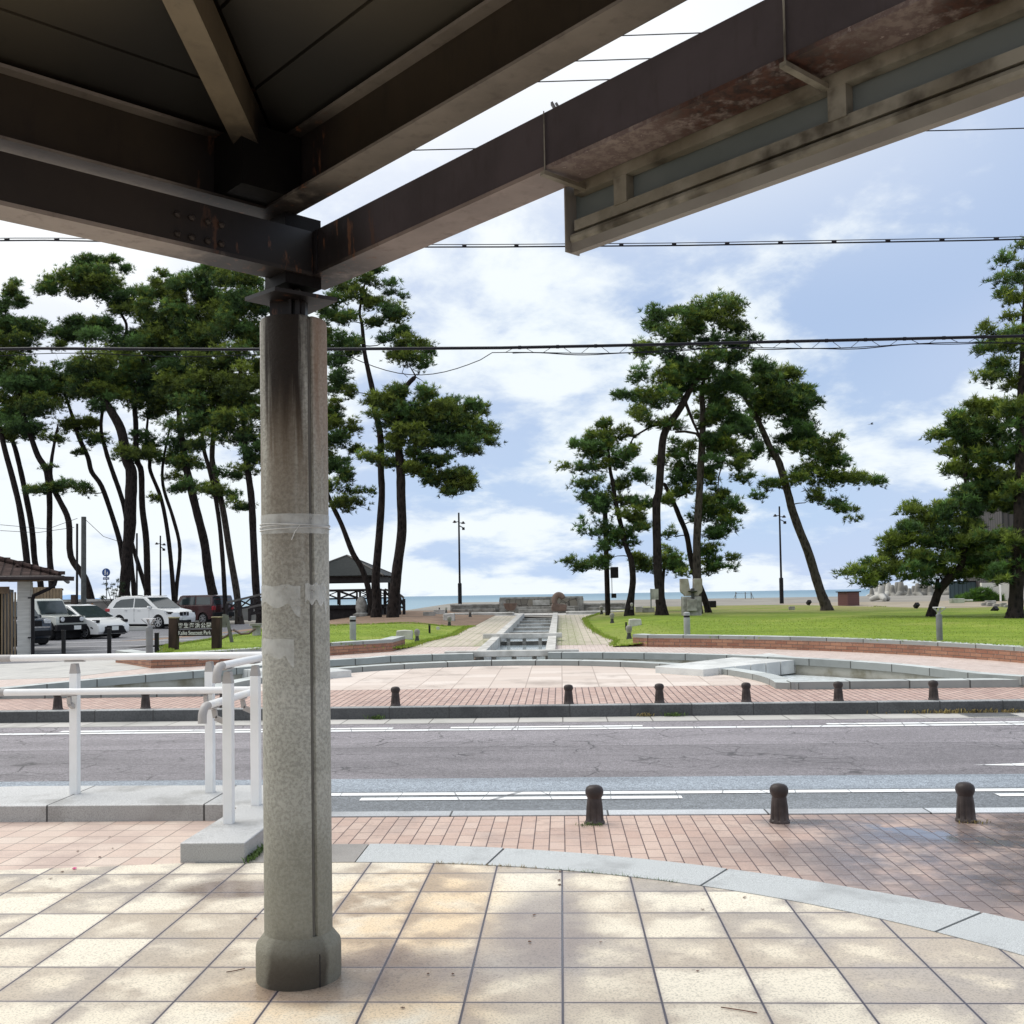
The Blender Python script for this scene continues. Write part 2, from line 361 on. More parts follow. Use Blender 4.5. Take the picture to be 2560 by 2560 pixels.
def column_mat():
    t = NT('rough_column_plaster'); P = t.pos(); x, y, z = t.sep(P)
    n1 = t.noise(P, 3., 5, .6); n3 = t.noise(P, 70., 4, .7); n2 = t.noise(t.mapv(P,(22,22,1.2)), 1., 5, .6)
    col = t.mix(t.ramp(n1,.35,.7), (.37,.365,.32), (.46,.455,.41)); g_ = t.ramp(n3, .36, .62, .74, 1.14); col = t.mix(1., col, t.n('CombineColor', i_0=g_, i_1=g_, i_2=g_).outputs[0], 'MULTIPLY')
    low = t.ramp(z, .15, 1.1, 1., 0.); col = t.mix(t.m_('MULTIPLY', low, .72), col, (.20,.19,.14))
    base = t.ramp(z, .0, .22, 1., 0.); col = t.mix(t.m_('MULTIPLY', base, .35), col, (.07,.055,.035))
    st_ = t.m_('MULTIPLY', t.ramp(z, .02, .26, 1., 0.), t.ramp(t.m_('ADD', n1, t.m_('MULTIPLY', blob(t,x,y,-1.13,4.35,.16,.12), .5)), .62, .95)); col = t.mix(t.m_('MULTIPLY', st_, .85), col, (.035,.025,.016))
    # water stain running down from the steel cap
    top = t.ramp(t.m_('ADD', z, t.m_('MULTIPLY', n2, .7)), 1.9, 2.9)
    band = t.m_('SUBTRACT', 1., t.m_('ABSOLUTE', t.m_('DIVIDE', t.m_('SUBTRACT', x, -1.185), .11))); band = t.ramp(t.m_('ADD', band, t.m_('MULTIPLY', t.m_('SUBTRACT', n2, .5), 1.8)), -.3, .5)
    top2 = t.ramp(z, 1.2, 2.3); s = t.m_('MULTIPLY', band, t.m_('MAXIMUM', top, t.m_('MULTIPLY', top2, .62)))
    col = t.mix(s, col, t.mix(t.ramp(t.m_('ADD', z, t.m_('MULTIPLY', n2, .3)),2.25,2.75), (.13,.085,.045), (.012,.007,.004)))
    r = t.m_('MULTIPLY', t.ramp(x, -1.085, -1.05), t.ramp(t.m_('ADD', z, n2), 2.2, 3.4)); col = t.mix(t.m_('MULTIPLY', r, .75), col, (.22,.12,.06))
    return t.out(col, .85, n3, .9, .006)
def steel_mat(name, c, stain, rust=None, zmin=None, corner=True):
    t = NT(name); P = t.pos(); x, y, z = t.sep(P)
    n1 = t.noise(P, 3.5, 5, .6); n2 = t.noise(t.mapv(P,(1,1,.25)), 18., 5, .65)
    col = t.mix(t.ramp(n1,.35,.7), c, tuple(v*.72 for v in c)); col = t.mix(t.ramp(n2,.5,.75,0.,.5), col, stain)
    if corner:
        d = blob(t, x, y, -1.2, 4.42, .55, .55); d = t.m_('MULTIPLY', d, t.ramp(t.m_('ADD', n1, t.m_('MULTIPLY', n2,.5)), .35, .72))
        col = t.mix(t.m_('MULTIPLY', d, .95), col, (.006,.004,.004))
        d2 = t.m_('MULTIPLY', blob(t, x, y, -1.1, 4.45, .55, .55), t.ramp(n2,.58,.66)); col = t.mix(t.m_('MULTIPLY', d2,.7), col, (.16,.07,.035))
    if rust:
        n5 = t.noise(P, 26., 5, .75); n6 = t.noise(P, 9., 4, .7); k = t.ramp(t.m_('SUBTRACT', x, y), -3.50, -3.3)
        col = t.mix(t.m_('MULTIPLY', t.ramp(n5, .42, .58), t.m_('MULTIPLY', k, .9)), col, (.13,.09,.085)); col = t.mix(t.m_('MULTIPLY', t.ramp(n5, .60, .70), k), col, (.42,.36,.33))
        k2 = t.m_('MAXIMUM', blob(t, x, y, .62, 2.95, .38, .38), blob(t, x, y, 1.1, 2.5, .2, .2)); col = t.mix(t.m_('MULTIPLY', t.ramp(t.m_('ADD', n6, t.m_('MULTIPLY', n5, .4)), .52, .72), k2), col, t.mix(t.ramp(n5,.4,.6), (.025,.013,.011), (.075,.030,.019)))
    return t.out(col, .5, n2, .25, .003)
def bark_mat(name, c, c2):
    t = NT(name); P = t.pos(); v = t.n('TexVoronoi', i_Vector=t.mapv(P,(1,1,.4)), i_Scale=9.).outputs[0]; n = t.noise(P, 12., 5, .65)
    h = t.m_('ADD', v, t.m_('MULTIPLY', n, .6)); col = t.mix(t.ramp(h,.35,.95), c2, c)
    return t.out(col, .9, h, 1., .05, spec=.2)
def needle_mat():
    t = NT('pine_needles'); a = t.n('Attribute', attribute_name='col').outputs[0]
    d = t.n('BsdfDiffuse'); t.put(d.inputs[0], a); tr = t.n('BsdfTranslucent'); t.put(tr.inputs[0], t.mix(.5, a, (.10,.13,.01)))
    g = t.n('BsdfGlossy'); g.inputs['Roughness'].default_value = .5; t.put(g.inputs[0], (.5,.55,.5))
    m1 = t.n('MixShader'); m1.inputs[0].default_value = .28; t.t.links.new(d.outputs[0], m1.inputs[1]); t.t.links.new(tr.outputs[0], m1.inputs[2])
    m2 = t.n('MixShader'); m2.inputs[0].default_value = .04; t.t.links.new(m1.outputs[0], m2.inputs[1]); t.t.links.new(g.outputs[0], m2.inputs[2])
    t.t.links.new(m2.outputs[0], t.n('OutputMaterial').inputs[0]); return t.m
def sea_mat():
    t = NT('sea_water'); P = t.pos(); x, y, z = t.sep(P)
    n = t.noise(t.mapv(P,(.02,.12,1)), 1., 4, .6); n2 = t.noise(t.mapv(P,(.12,.6,1)), 1., 4, .6)
    col = t.mix(t.ramp(y, 100., 1200.), (.21,.32,.38), (.09,.19,.27)); col = t.mix(t.ramp(n,.4,.65,0.,.45), col, (.13,.27,.36))
    col = t.mix(t.ramp(n2,.62,.72,0.,.5), col, (.5,.6,.65))
    return t.out(col, .42, n2, .6, .25, spec=.35)
def water_mat():
    t = NT('still_water'); n = t.noise(t.pos(), 9., 3)
    return t.out((.34,.40,.43), .12, n, .12, .01, spec=1.)  # pale blue base colour stands in for the reflected sky
def paint_line_mat():
    t = NT('worn_white_road_paint'); P = t.pos(); n = t.noise(P, 26., 5, .7)
    vo = t.n('TexVoronoi', feature='DISTANCE_TO_EDGE', i_Vector=t.mapv(P,(1.6,.35,1)), i_Scale=1.3).outputs[0]
    c = t.mix(t.ramp(n,.62,.72), (.84,.85,.85), (.30,.30,.31)); c = t.mix(t.ramp(vo,.004,.012,.75,0.), c, (.12,.12,.13))
    return t.out(c, .6, n, .2, .002)
def louvre_mat():
    t = NT('brown_louvre_wood'); n = t.noise(t.mapv(t.pos(),(8,8,.6)), 3., 4)
    return t.out(t.mix(t.ramp(n,.3,.7), (.17,.12,.07), (.27,.20,.12)), .7, n, .2, .003)
TILE_Y = 0.
M = {}
# ------------------------------------------------------------------ the setting
TILE_Y = float(gp(1060, 1771.8, -.045)[1])
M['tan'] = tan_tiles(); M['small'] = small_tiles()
M['brick_near'] = brick_paving('pink_brick_paving', (.50,.35,.285), (.58,.44,.365), (.33,.25,.22), True)
M['brick_far'] = brick_paving('pink_brick_paving_far', (.46,.31,.26), (.57,.41,.345), (.36,.25,.22), jw=2.)
M['pave_ring'] = brick_paving('pale_pink_paving', (.56,.46,.41), (.64,.54,.49), (.44,.37,.33), joint=(.36,.27,.23))
M['pale'] = slab_paving('pale_square_slabs', (.56,.47,.41), (.68,.60,.54), .6, joint=(.36,.29,.25))
M['path'] = slab_paving('beige_path_blocks', (.46,.40,.32), (.56,.50,.41), .21, mossy=True, joint=(.20,.17,.12))
M['greypave'] = slab_paving('grey_pavement_blocks', (.46,.45,.43), (.52,.51,.48), .3, joint=(.34,.33,.31))
M['new_asphalt'] = asphalt('bluish_new_asphalt', (.175,.19,.205)); M['old_asphalt'] = asphalt('old_cracked_asphalt', (.235,.218,.232), True)
M['mid_asphalt'] = asphalt('light_blue_asphalt', (.265,.30,.34)); M['park_asphalt'] = asphalt('car_park_asphalt', (.17,.17,.185))
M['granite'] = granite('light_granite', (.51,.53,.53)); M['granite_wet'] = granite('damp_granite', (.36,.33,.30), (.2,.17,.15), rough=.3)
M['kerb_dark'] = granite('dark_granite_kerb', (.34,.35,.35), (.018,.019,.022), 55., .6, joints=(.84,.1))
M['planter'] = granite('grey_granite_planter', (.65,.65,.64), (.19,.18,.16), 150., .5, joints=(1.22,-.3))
M['gutter'] = slab_paving('gutter_concrete', (.45,.44,.41), (.52,.50,.47), .6, joint=(.15,.14,.13))
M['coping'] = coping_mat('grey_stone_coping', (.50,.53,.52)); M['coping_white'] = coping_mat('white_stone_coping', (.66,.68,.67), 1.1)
M['brick'] = brick_wall_mat(); M['lawn'] = lawn_mat(); M['line'] = paint_line_mat()
M['poolwall'] = mat('stained_pool_concrete', (.42,.41,.36), (.20,.18,.12), 2.5, .8, .2, 30., lo=.3, hi=.6)
M['poolfloor'] = mat('pale_pool_floor', (.62,.66,.68), (.40,.43,.42), 9., .5, .2, 60.)
M['stone'] = mat('grey_stone', (.40,.39,.36), (.22,.21,.19), 4., .8, .4, 40.)
M['bridge'] = mat('pale_bridge_slabs', (.66,.67,.65), (.5,.51,.5), 2., .75, .2, 30.)
M['palestone'] = mat('pale_stone', (.60,.59,.56), (.40,.39,.36), 3., .8, .3, 30.)
M['concrete'] = mat('concrete', (.42,.42,.40), (.33,.33,.31), 2., .8, .2, 30.)
M['dirt'] = mat('bare_brown_earth', (.26,.17,.11), (.17,.11,.07), 1.2, .9, .6, 14., .03)
M['sand'] = mat('beach_sand', (.27,.25,.215), (.21,.195,.17), .35, .9, .3, 8., .03)
M['sea'] = sea_mat(); M['water'] = water_mat()

def sheet(name, poly, m, dz=0., step=.8, holes=(), f=H, ystep=None):
    """a paved or grown surface: a plan polygon laid on the lie of the land"""
    xs = [p[0] for p in poly]; ys = [p[1] for p in poly]; ystep = ystep or step
    loops = [list(poly)]+[list(h) for h in holes]; vs = []; fs = []
    def dens(l):
        o = []
        for i in range(len(l)):
            a, b = l[i], l[(i+1)%len(l)]; d = math.hypot(b[0]-a[0], b[1]-a[1]); k = max(1, min(60,int(d/step)))
            for j in range(k): o.append((a[0]+(b[0]-a[0])*j/k, a[1]+(b[1]-a[1])*j/k))
        return o
    for l in loops:
        l = dens(l); n = len(vs); vs += [Vector((p[0],p[1])) for p in l]; fs.append(list(range(n,n+len(l))))
    x = min(xs)+step*.37
    while x < max(xs):
        y = min(ys)+ystep*.41
        while y < max(ys):
            vs.append(Vector((x,y))); y += ystep
        x += step
    r = delaunay_2d_cdt(vs, [], fs, 4 if holes else 1, 1e-5)
    mb = MB(); mb.v = [(p[0],p[1],f(p[0],p[1])+dz) for p in r[0]]
    mb.f = []
    for q in r[2]:
        a, b, c = (r[0][i] for i in q[:3]); cr = (b[0]-a[0])*(c[1]-a[1])-(b[1]-a[1])*(c[0]-a[0])
        mb.f.append(tuple(q) if cr > 0 else tuple(q)[::-1])
    return struct(mb, name, m, smooth=False)
def arc(cx, cy, r, a0, a1, n):
    return [(cx+r*math.cos(R_(a0+(a1-a0)*i/n)), cy+r*math.sin(R_(a0+(a1-a0)*i/n))) for i in range(n+1)]
def sweep(pts, w, z0, z1, side=0, u0=0.):
    """wall or coping along a plan line; side 0 centred, 1 left, -1 right; z0, z1 numbers or functions; UV = metres"""
    mb = MB(); mb.uv = []; n = len(pts); L = []; R = []; s = [u0]
    for i in range(n):
        a = Vector(pts[max(i-1,0)][:2]); b = Vector(pts[min(i+1,n-1)][:2]); d = (b-a).normalized(); nn = Vector((-d.y,d.x)); p = Vector(pts[i][:2])
        l, r = (w/2,w/2) if side == 0 else ((w,0) if side == 1 else (0,w))
        L.append(p+nn*l); R.append(p-nn*r)
        if i: s.append(s[-1]+(Vector(pts[i][:2])-Vector(pts[i-1][:2])).length)
    zf = lambda z, p: z(p[0],p[1]) if callable(z) else z
    def strip(A, za, B, zb, flip, va, vb):
        b = len(mb.v)
        for i in range(n):
            mb.v.append((A[i].x,A[i].y,zf(za,A[i]))); mb.uv.append((s[i],va)); mb.v.append((B[i].x,B[i].y,zf(zb,B[i]))); mb.uv.append((s[i],vb))
        for i in range(n-1):
            q = (b+2*i,b+2*i+2,b+2*i+3,b+2*i+1); mb.f.append(q[::-1] if flip else q)
    h = (zf(z1,R[0])-zf(z0,R[0]))
    strip(R,z1,L,z1,False,h,h+w); strip(L,z0,L,z1,True,0,h); strip(R,z0,R,z1,False,0,h)
    for i in (0,n-1):
        b = len(mb.v)
        for P, z, u, v in ((R[i],z0,0,0),(L[i],z0,w,0),(L[i],z1,w,h),(R[i],z1,0,h)): mb.v.append((P.x,P.y,zf(z,P))); mb.uv.append((s[i]+u,v))
        mb.f.append((b,b+1,b+2,b+3) if i else (b+3,b+2,b+1,b))
    return mb
# --- ground under everything, to the horizon
mb = MB(); gx = [-3000,-600,-150,-60,-30,-20,-14,-9,-4,0,6,12,20,40,150,600,3000]; gy = [-400,-60,0,7.5,8.2,14.3,18,24,32,44,53,60,78,92,97,110,140]
for y in gy:
    for x in gx: mb.v.append((x,y,(H(x,y)-.55 if y < 78 else [-9,.3,.15,-.8,-1.6,-2.5,-3][min(6,int(max(0,(y-78)/10)))])))
for j in range(len(gy)-1):
    for i in range(len(gx)-1): a = j*len(gx)+i; mb.f.append((a,a+1,a+1+len(gx),a+len(gx)))
struct(mb, 'ground', M['dirt'])
# --- near side: tiled forecourt, granite border, brick pavement
ICX, ICY = -1.32, 2.32
inner = arc(ICX,ICY,4.17,90,0,28); outer = arc(-1.67,1.64,5.35,84,4,28)
YT = 6.49
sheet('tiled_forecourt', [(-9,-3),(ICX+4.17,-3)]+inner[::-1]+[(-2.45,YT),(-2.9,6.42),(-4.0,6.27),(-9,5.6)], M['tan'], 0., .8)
sheet('small_tile_pavement', [(-9,5.6),(-4.0,6.27),(-2.9,6.42),(-2.45,YT),(-2.35,YT),(-2.35,7.9),(-9,7.9)], M['small'], .0, .8)
YB = YT+.42
def border(a0, a1, m):                                                # granite border stones of the curved edge
    k = 8; A = [(ICX+4.17*math.cos(R_(a0+(a1-a0)*i/k)), ICY+4.17*math.sin(R_(a0+(a1-a0)*i/k))) for i in range(k+1)]; B = []
    for p in A:
        d = Vector((p[0]-ICX,p[1]-ICY)).normalized(); c = Vector((-1.67,1.64)); o = Vector(p); t = .2
        for _ in range(40):
            if (o+d*t-c).length < 5.35: t += .01
        B.append((p[0]+d.x*t,p[1]+d.y*t))
    g = .004; mb = MB(); mb.vprism([(p[0],p[1],H(*p)) for p in A]+[(p[0],p[1],H(*p)) for p in B[::-1]], -.1, .004)
    return struct(mb, 'granite_border', m)
for i, (a0,a1) in enumerate(((90,78.6),(78.4,60.1),(59.9,42.1),(41.9,24.1),(23.9,3))): border(a0, a1, M['granite'])
mb = MB(); mb.vprism([(p[0],p[1],H(*p)) for p in ((-2.03,YT),(-1.328,YT),(-1.328,6.975),(-2.03,6.97))], -.1, .004); struct(mb,'granite_border',M['granite_wet'])
sheet('brick_pavement', [(-2.05,6.95),(-1.1,6.95)]+[p for p in outer if p[0] > -1.05]+[(3.7,-3),(12,-3),(12,7.86),(-2.05,7.86)], M['brick_near'], .0, .8)
mb = MB(); mb.box((0,7.95,-.115),(60,.17,.12)); struct(mb, 'near_kerb', granite('near_kerb_granite', (.56,.58,.60), (.3,.3,.3), 150., .5, joints=(1.2,.33)))
# --- road, laid in strips, with its markings
def strip(name, y0, y1, m, z=-.09, x0=-80, x1=80):
    mb = MB(); n = 16
    for i in range(n+1): x = x0+(x1-x0)*i/n; mb.v += [(x,y0,z),(x,y1,z)]
    mb.f = [(2*i,2*i+2,2*i+3,2*i+1) for i in range(n)]; return struct(mb, name, m)
yy = lambda v: float(gp(1060, v/U, -.09)[1])
strip('road', 8.035, 9.02, M['new_asphalt']); strip('road', 9.02, 9.66, M['mid_asphalt']); strip('road', 9.66, 13.78, M['old_asphalt'])
strip('road_gutter', 13.78, 14.33, M['gutter'], -.088)
def mark(x0, x1, y0, y1): 
    mb = MB(); n = max(1,int((x1-x0)/3))
    for i in range(n+1): x = x0+(x1-x0)*i/n; mb.v += [(x,y0,-.085),(x,y1,-.085)]
    mb.f = [(2*i,2*i+2,2*i+3,2*i+1) for i in range(n)]; struct(mb,'road_marking',M['line'])
mark(-80,80,8.83,8.945)
for a, b in ((-1.72,.98),(3.55,6.4),(-6.9,-4.2)): mark(a,b,8.62,8.735)
mark(-80,80,13.02,13.16)
for a, b in ((-6.6,-2.2),(-1.45,1.02),(3.35,8.)): mark(a,b,13.24,13.37)
mb = MB(); mb.quad((3.92,10.13,-.085),(5.2,9.95,-.085),(5.2,10.35,-.085),(4.35,10.2,-.085)); struct(mb,'road_marking',M['line'])
# --- far kerb and the park's paving
mb = MB(); mb.box((0,14.42,-.06),(160,.17,.27)); struct(mb, 'far_kerb', M['kerb_dark'], bevel=.015)
PCX = -1.1; RB = 7.68; BCY = 14.65; RF = 4.42; FCY = 16.62; YS = 16.02
fo = [p for p in arc(PCX,FCY,RF,-9,189,60)]                            # plaza edge = inside of the low ring
back = [p for p in arc(PCX,BCY,RB,10.2,169.8,80)]                        # pond side of the back coping
chL, chR = -1.90, -.20
sheet('brick_footway', [(-40,14.5),(40,14.5),(40,16.0),(7.2,16.0),(3.9,16.0),(3.3,16.72),(-5.5,16.72),(-6.1,16.0),(-9.2,16.0),(-40,16.0)], M['brick_far'], .0, 1.5)
sheet('plaza_paving', [(-5.52,16.724),(3.32,16.724)]+[p for p in fo if p[1] > 16.73], M['pale'], .0, .8)
YCH = 22.95
spl = [(6.95,15.95),(6.52,16.47),(6.24,17.2),(5.92,18.05),(5.44,18.85),(4.7,19.75),(3.6,20.75),(2.6,21.38)]
lsp = [(-8.95,15.95),(-8.83,16.05),(-8.43,16.73),(-7.89,17.52),(-7.26,18.28),(-6.57,18.97),(-5.7,20.0),(-4.87,20.9),(-4.03,21.45)]
def smoothpts(L, k=6):
    o = []
    for i in range(len(L)-1):
        a, b, c, d = (Vector(L[max(i-1,0)]),Vector(L[i]),Vector(L[i+1]),Vector(L[min(i+2,len(L)-1)]))
        for j in range(k): u = j/k; q = .5*((2*b)+(c-a)*u+(2*a-5*b+4*c-d)*u*u+(3*b-a-3*c+d)*u**3); o.append((q.x,q.y))
    return o+[L[-1]]
top = [p for p in back if -3.9 < p[0] < 2.4]
back = smoothpts(spl)+top+smoothpts(lsp)[::-1]
pond = back
sheet('pond_floor', [(p[0]*1.0,p[1]) for p in pond], M['poolfloor'], 0., 1., f=lambda x,y: .0)
# outer pavement with the ponds and the channel left open
chan = [(chL-.1,20),(chR+.1,20),(chR+.1,49.6),(chL-.1,49.6)]
ro = RB+.1
ob = [(PCX+(a-PCX)*1.012,15.95+(b-15.95)*1.012) for a,b in back]
xr = ob[0][0]; xl = ob[-1][0]
cut = [p for p in ob if p[0] > chR] ; cut2 = [p for p in ob if p[0] < chL]
yL = lambda x: 1
sheet('ring_pavement', [(xr,16.0),(40,16.0),(40,25.0),(14,25.0),(2.6,27.6),(chR,27.6)]+cut[::-1], M['pave_ring'], .0, 1.)
sheet('ring_pavement', cut2+[(xl,16.0),(-40,16.0),(-40,19.6),(-9.6,19.6),(-8.6,22.2),(-4.9,27.6),(chL,27.6)], M['pave_ring'], .0, 1.)
pL = [gh(x,y)[:2] for x,y in ((748,1229),(800,1212),(850,1200),(878,1185),(868,1172),(935,1158),(955,1153))]
pR = [gh(x,y)[:2] for x,y in ((1210,1226),(1165,1210),(1135,1198),(1112,1182),(1105,1168),(1135,1158))]
sheet('park_path', [(chL,27.2),(-4.9,27.2)]+[(float(a),float(b)) for a,b in pL if b > 27.2]+[(-3.2,51.5),(chL,51.5)], M['path'], .004, 1.)
sheet('park_path', [(chR,27.2),(chR,51.5),(1.6,51.5)]+[(float(a),float(b)) for a,b in pR if b > 27.2][::-1]+[(2.4,27.2)], M['path'], .004, 1.)
sheet('park_path', [(-6,49.6),(3.6,49.6),(3.6,53.2),(-6,53.2)], M['greypave'], .008, 1.)
sheet('side_pavement', [(-60,19.6),(-9.6,19.6),(-8.6,22.2),(-9.4,24.2),(-11.5,25.6),(-60,25.6)], M['greypave'], .004, 1.5)
sheet('car_park', [(-70,25.6),(-11.5,25.6),(-9.6,26.5),(-9.3,30),(-10.0,34),(-12.5,48),(-13.5,57),(-70,57)], M['park_asphalt'], .0, 1.5)
# lawns, earth, beach, sea
WR = arc(-1.1,15.84,10.8,72.3,14,40)                                   # right low wall (front face)
wallR = [(a,b) for a,b in WR]
lawnR = [(wallR[0][0]-.9,wallR[0][1]+.1)]+[(a*1.0+.12,b+.15) for a,b in wallR]+[(14,18),(40,18),(40,46),(18,48),(13.5,55),(8,57.5),(3.7,57),(3.6,53.3),(1.6,53.3)]
ex = [(float(a)-.05,float(b)) for a,b in pR if b > 27.][::-1]
sheet('lawn', lawnR+ex, M['lawn'], .02, .8, f=HL)
WL = [(float(gh(x,y)[0]),float(gh(x,y)[1])) for x,y in ((757,1223),(740,1229),(620,1237),(500,1247),(360,1258),(285,1261),(218,1250))]
lawnL = [(-9.9,25.5),(-9.3,30),(-9.6,33.5),(-7.5,36.2),(-4.5,37.5),(-3.3,38.5)]+[(float(a)+.05,float(b)) for a,b in pL if 27 < b < 38.4][::-1]+[(-4.0,27.0),(WL[1][0],WL[1][1]+.2)]+[(a,b+.2) for a,b in WL[2:6]]+[(-8.9,22.9)]
sheet('lawn', lawnL[::-1], M['lawn'], .02, .8, f=HL)
sheet('bare_earth', [(-14.5,33),(-9.6,33.2),(-7.5,35.9),(-4.5,37.2),(-3.3,38.3),(-3.2,51.5),(-4,57),(-13.4,57),(-12.4,48)], M['dirt'], .012, 1.2, f=HL)
sheet('bare_earth', [(12.5,50),(17,45),(40,44),(40,60),(12,60)], mat('sandy_earth',(.34,.29,.22),(.26,.22,.16),.8,.9,.4,10.,.03), .012, 1.5, f=HL)
sheet('beach', [(-70,57),(-13.5,56.9),(-4,56.9),(-3.2,50),(3.0,44),(40,44),(90,60),(90,97),(-90,97),(-90,57)], M['sand'], -.02, 4., f=lambda x,y: H(x,y) if y < 78 else H(x,78)-.00*(y-78)-(.0 if y < 92 else (y-92)*.1))
mb = MB(); a = [-9000,-2500,-700,-200,0,200,700,2500,9000]; b = [96,140,250,600,1500,4000,12000]
for y in b:
    for x in a: mb.v.append((x,y,-1.1+(.35 if y < 97 else 0)))
for j in range(len(b)-1):
    for i in range(len(a)-1): q = j*len(a)+i; mb.f.append((q,q+1,q+1+len(a),q+len(a)))
struct(mb, 'sea', M['sea'])
mb = MB(); n = 40                                                       # faint hills across the bay
for i in range(n+1):
    x = -6200+2300*i/n; h = 52+22*math.sin(i*.35)+6*math.sin(i*1.1+1); h *= sm(1,.5,i/n); mb.v += [(x,9800,-20),(x,9800+300,h)]
mb.f = [(2*i,2*i+2,2*i+3,2*i+1) for i in range(n)]
struct(mb, 'hills', mat('distant_blue_hills', (.28,.42,.62), (.26,.40,.6), .001, 1., 0.))
# ------------------------------------------------------------------ ponds, walls, channel
zc = lambda dz: (lambda x,y: H(x,y)+dz)
def coping(pts, w, dz0, dz1, m, side, label, name='stone_coping', cat='stone edging', bevel=.012, group=None):
    mb = sweep(pts, w, zc(dz0), zc(dz1), side); o = mb.build(name, m, None, bevel=bevel); return tag(o, label, cat, group)
ringp = [(3.62,16.0)]+[p for p in arc(PCX,FCY,RF,-6,186,70) if p[1] > 16.15]+[(-5.82,16.0)]
coping(ringp, .3, -.02, .10, M['coping'], -1, 'low curved grey stone edging around the pale slab plaza', 'stone_kerb')
bR = [p for p in back if p[0] > chR-.12]; bL = [p for p in back if p[0] < chL+.12]
def pondwall(pts, label):
    t = thing('pond_wall', label, 'retaining wall', (pts[0][0],pts[0][1],0))
    sweep(pts, .26, zc(.035), zc(.165), -1).build('coping', M['coping'], t, bevel=.012)
    sweep([(PCX+(a-PCX)*1.006,BCY+(b-BCY)*1.006) for a,b in pts], .18, lambda x,y: -.02, zc(.035), -1).build('wall', M['poolwall'], t)
    return t
pondwall(bR, 'long curved pond wall with grey coping, right of the water channel mouth')
pondwall(bL, 'curved pond wall with grey coping, left of the water channel mouth')
sR = [(3.5,YS+.14),(6.4,YS+.14),(16.,YS+.14)]; sL = [(-16.,YS+.14),(-8.7,YS+.14),(-5.75,YS+.14)]
for pts, lab in (([(3.5,YS+.14),(5.2,YS+.14),(7.1,YS+.10)],'straight grey stone edge of the right pond beside the brick footway'),([(-9.1,YS+.10),(-7.4,YS+.14),(-5.7,YS+.14)],'straight grey stone edge of the left pond beside the brick footway')):
    coping(pts, .27, -.12, .115, M['coping'], 0, lab, 'stone_kerb', 'stone edging')
def bridge(sg, label):
    P = [gh(x,y,.12) for x,y in ((1235,1257.5),(1326,1263.5),(1526,1243),(1452,1232.5))]
    P = [(p[0] if sg > 0 else 2*PCX-p[0], p[1]) for p in P]
    t = thing('stone_bridge', label, 'footbridge', (P[0][0],P[0][1],.1)); n = 7
    a, b, c, d = [Vector(q) for q in P]
    for i in range(n):
        f0, f1 = i/n+.004, (i+1)/n-.004; q = [a.lerp(d,f0),b.lerp(c,f0),b.lerp(c,f1),a.lerp(d,f1)]
        if (q[1]-q[0]).x*(q[2]-q[0]).y-(q[1]-q[0]).y*(q[2]-q[0]).x < 0: q = q[::-1]
        mb = MB(); zz = [H(v.x,v.y)-.10 for v in q]; mb.vprism([(v.x,v.y,H(v.x,v.y)) for v in q], -.13, .125); mb.build('deck_slab', M['bridge'], t, bevel=.01)
    return t
bridge(1, 'flat white stone slab bridge over the right pond'); bridge(-1, 'flat white stone slab bridge over the left pond, behind the handrails')
# low brick planter walls
wr = [(float(a),float(b)) for a,b in wallR]                             # from far-left end round to the right
def brickwall2(pts, label, hgt=.3):
    t = thing('brick_wall', label, 'garden wall', (pts[0][0],pts[0][1],0))
    sweep(pts, .30, zc(-.1), zc(hgt-.08), 1 if pts[0][0] > pts[-1][0] else 1).build('wall', M['brick'], t)
    o = sweep(pts, .35, zc(hgt-.08), zc(hgt), 1).build('coping', M['coping'], t, bevel=.012); return t
brickwall2(wr, 'long curved red brick wall with grey coping in front of the right lawn')
brickwall2([(wr[0][0]-.35,wr[0][1]+.5),(wr[0][0]-.02,wr[0][1]+.03)], 'short return of the red brick wall at the near left corner of the right lawn')
wl = WL[1:][::-1]; wl = wl[1:]
brickwall2(wl[0:], 'low red brick wall with grey coping before the left lawn, under the park sign')
brickwall2([WL[1],(WL[0][0]+.05,WL[0][1]+.35)], 'short angled end of the left red brick wall beside the park path')
brickwall2([WL[6],WL[5]], 'left end of the brick planter wall under the park sign', .28)
# stepped water channel
ch = thing('water_channel', 'long stepped stone water channel running up through the park', 'water feature', (-1.05,23,0))
for x0, x1 in ((chL-.06,chL+.17),(chR-.17,chR+.06)):
    mb = MB(); n = 12
    for k in range(n):
        ya = YCH+ (48.8-YCH)*k/n; yb = YCH+(48.8-YCH)*(k+1)/n-.012
        m2 = MB(); m2.vprism([(x0,ya,H(0,ya)),(x1,ya,H(0,ya)),(x1,yb,H(0,yb)),(x0,yb,H(0,yb))], -.45, .15); mb.v += []
        off = len(mb.v); mb.v += m2.v; mb.f += [tuple(i+off for i in f) for f in m2.f]
    mb.build('side_coping', M['palestone'], ch, bevel=.01)
ys = [22.9,25.6,29.4,32.2,34.6,37.4,40.4,43.4,46.4,49.5]
for k in range(len(ys)-1):
    zw = H(0,ys[k])-.05 if k else H(0,ys[0])-.12
    mb = MB(); mb.box(((chL+chR)/2,(ys[k]+ys[k+1])/2,zw-.22),(1.5,ys[k+1]-ys[k],.12)); mb.build('channel_floor', M['poolwall'], ch)
    mb = MB(); mb.quad((chL+.16,ys[k],zw),(chR-.16,ys[k],zw),(chR-.16,ys[k+1],zw),(chL+.16,ys[k+1],zw)); mb.build('channel_water', M['water'], ch)
    if k: mb = MB(); mb.box(((chL+chR)/2,ys[k],zw-.06),(1.36,.16,.20)); mb.build('weir', M['stone'], ch, bevel=.01)
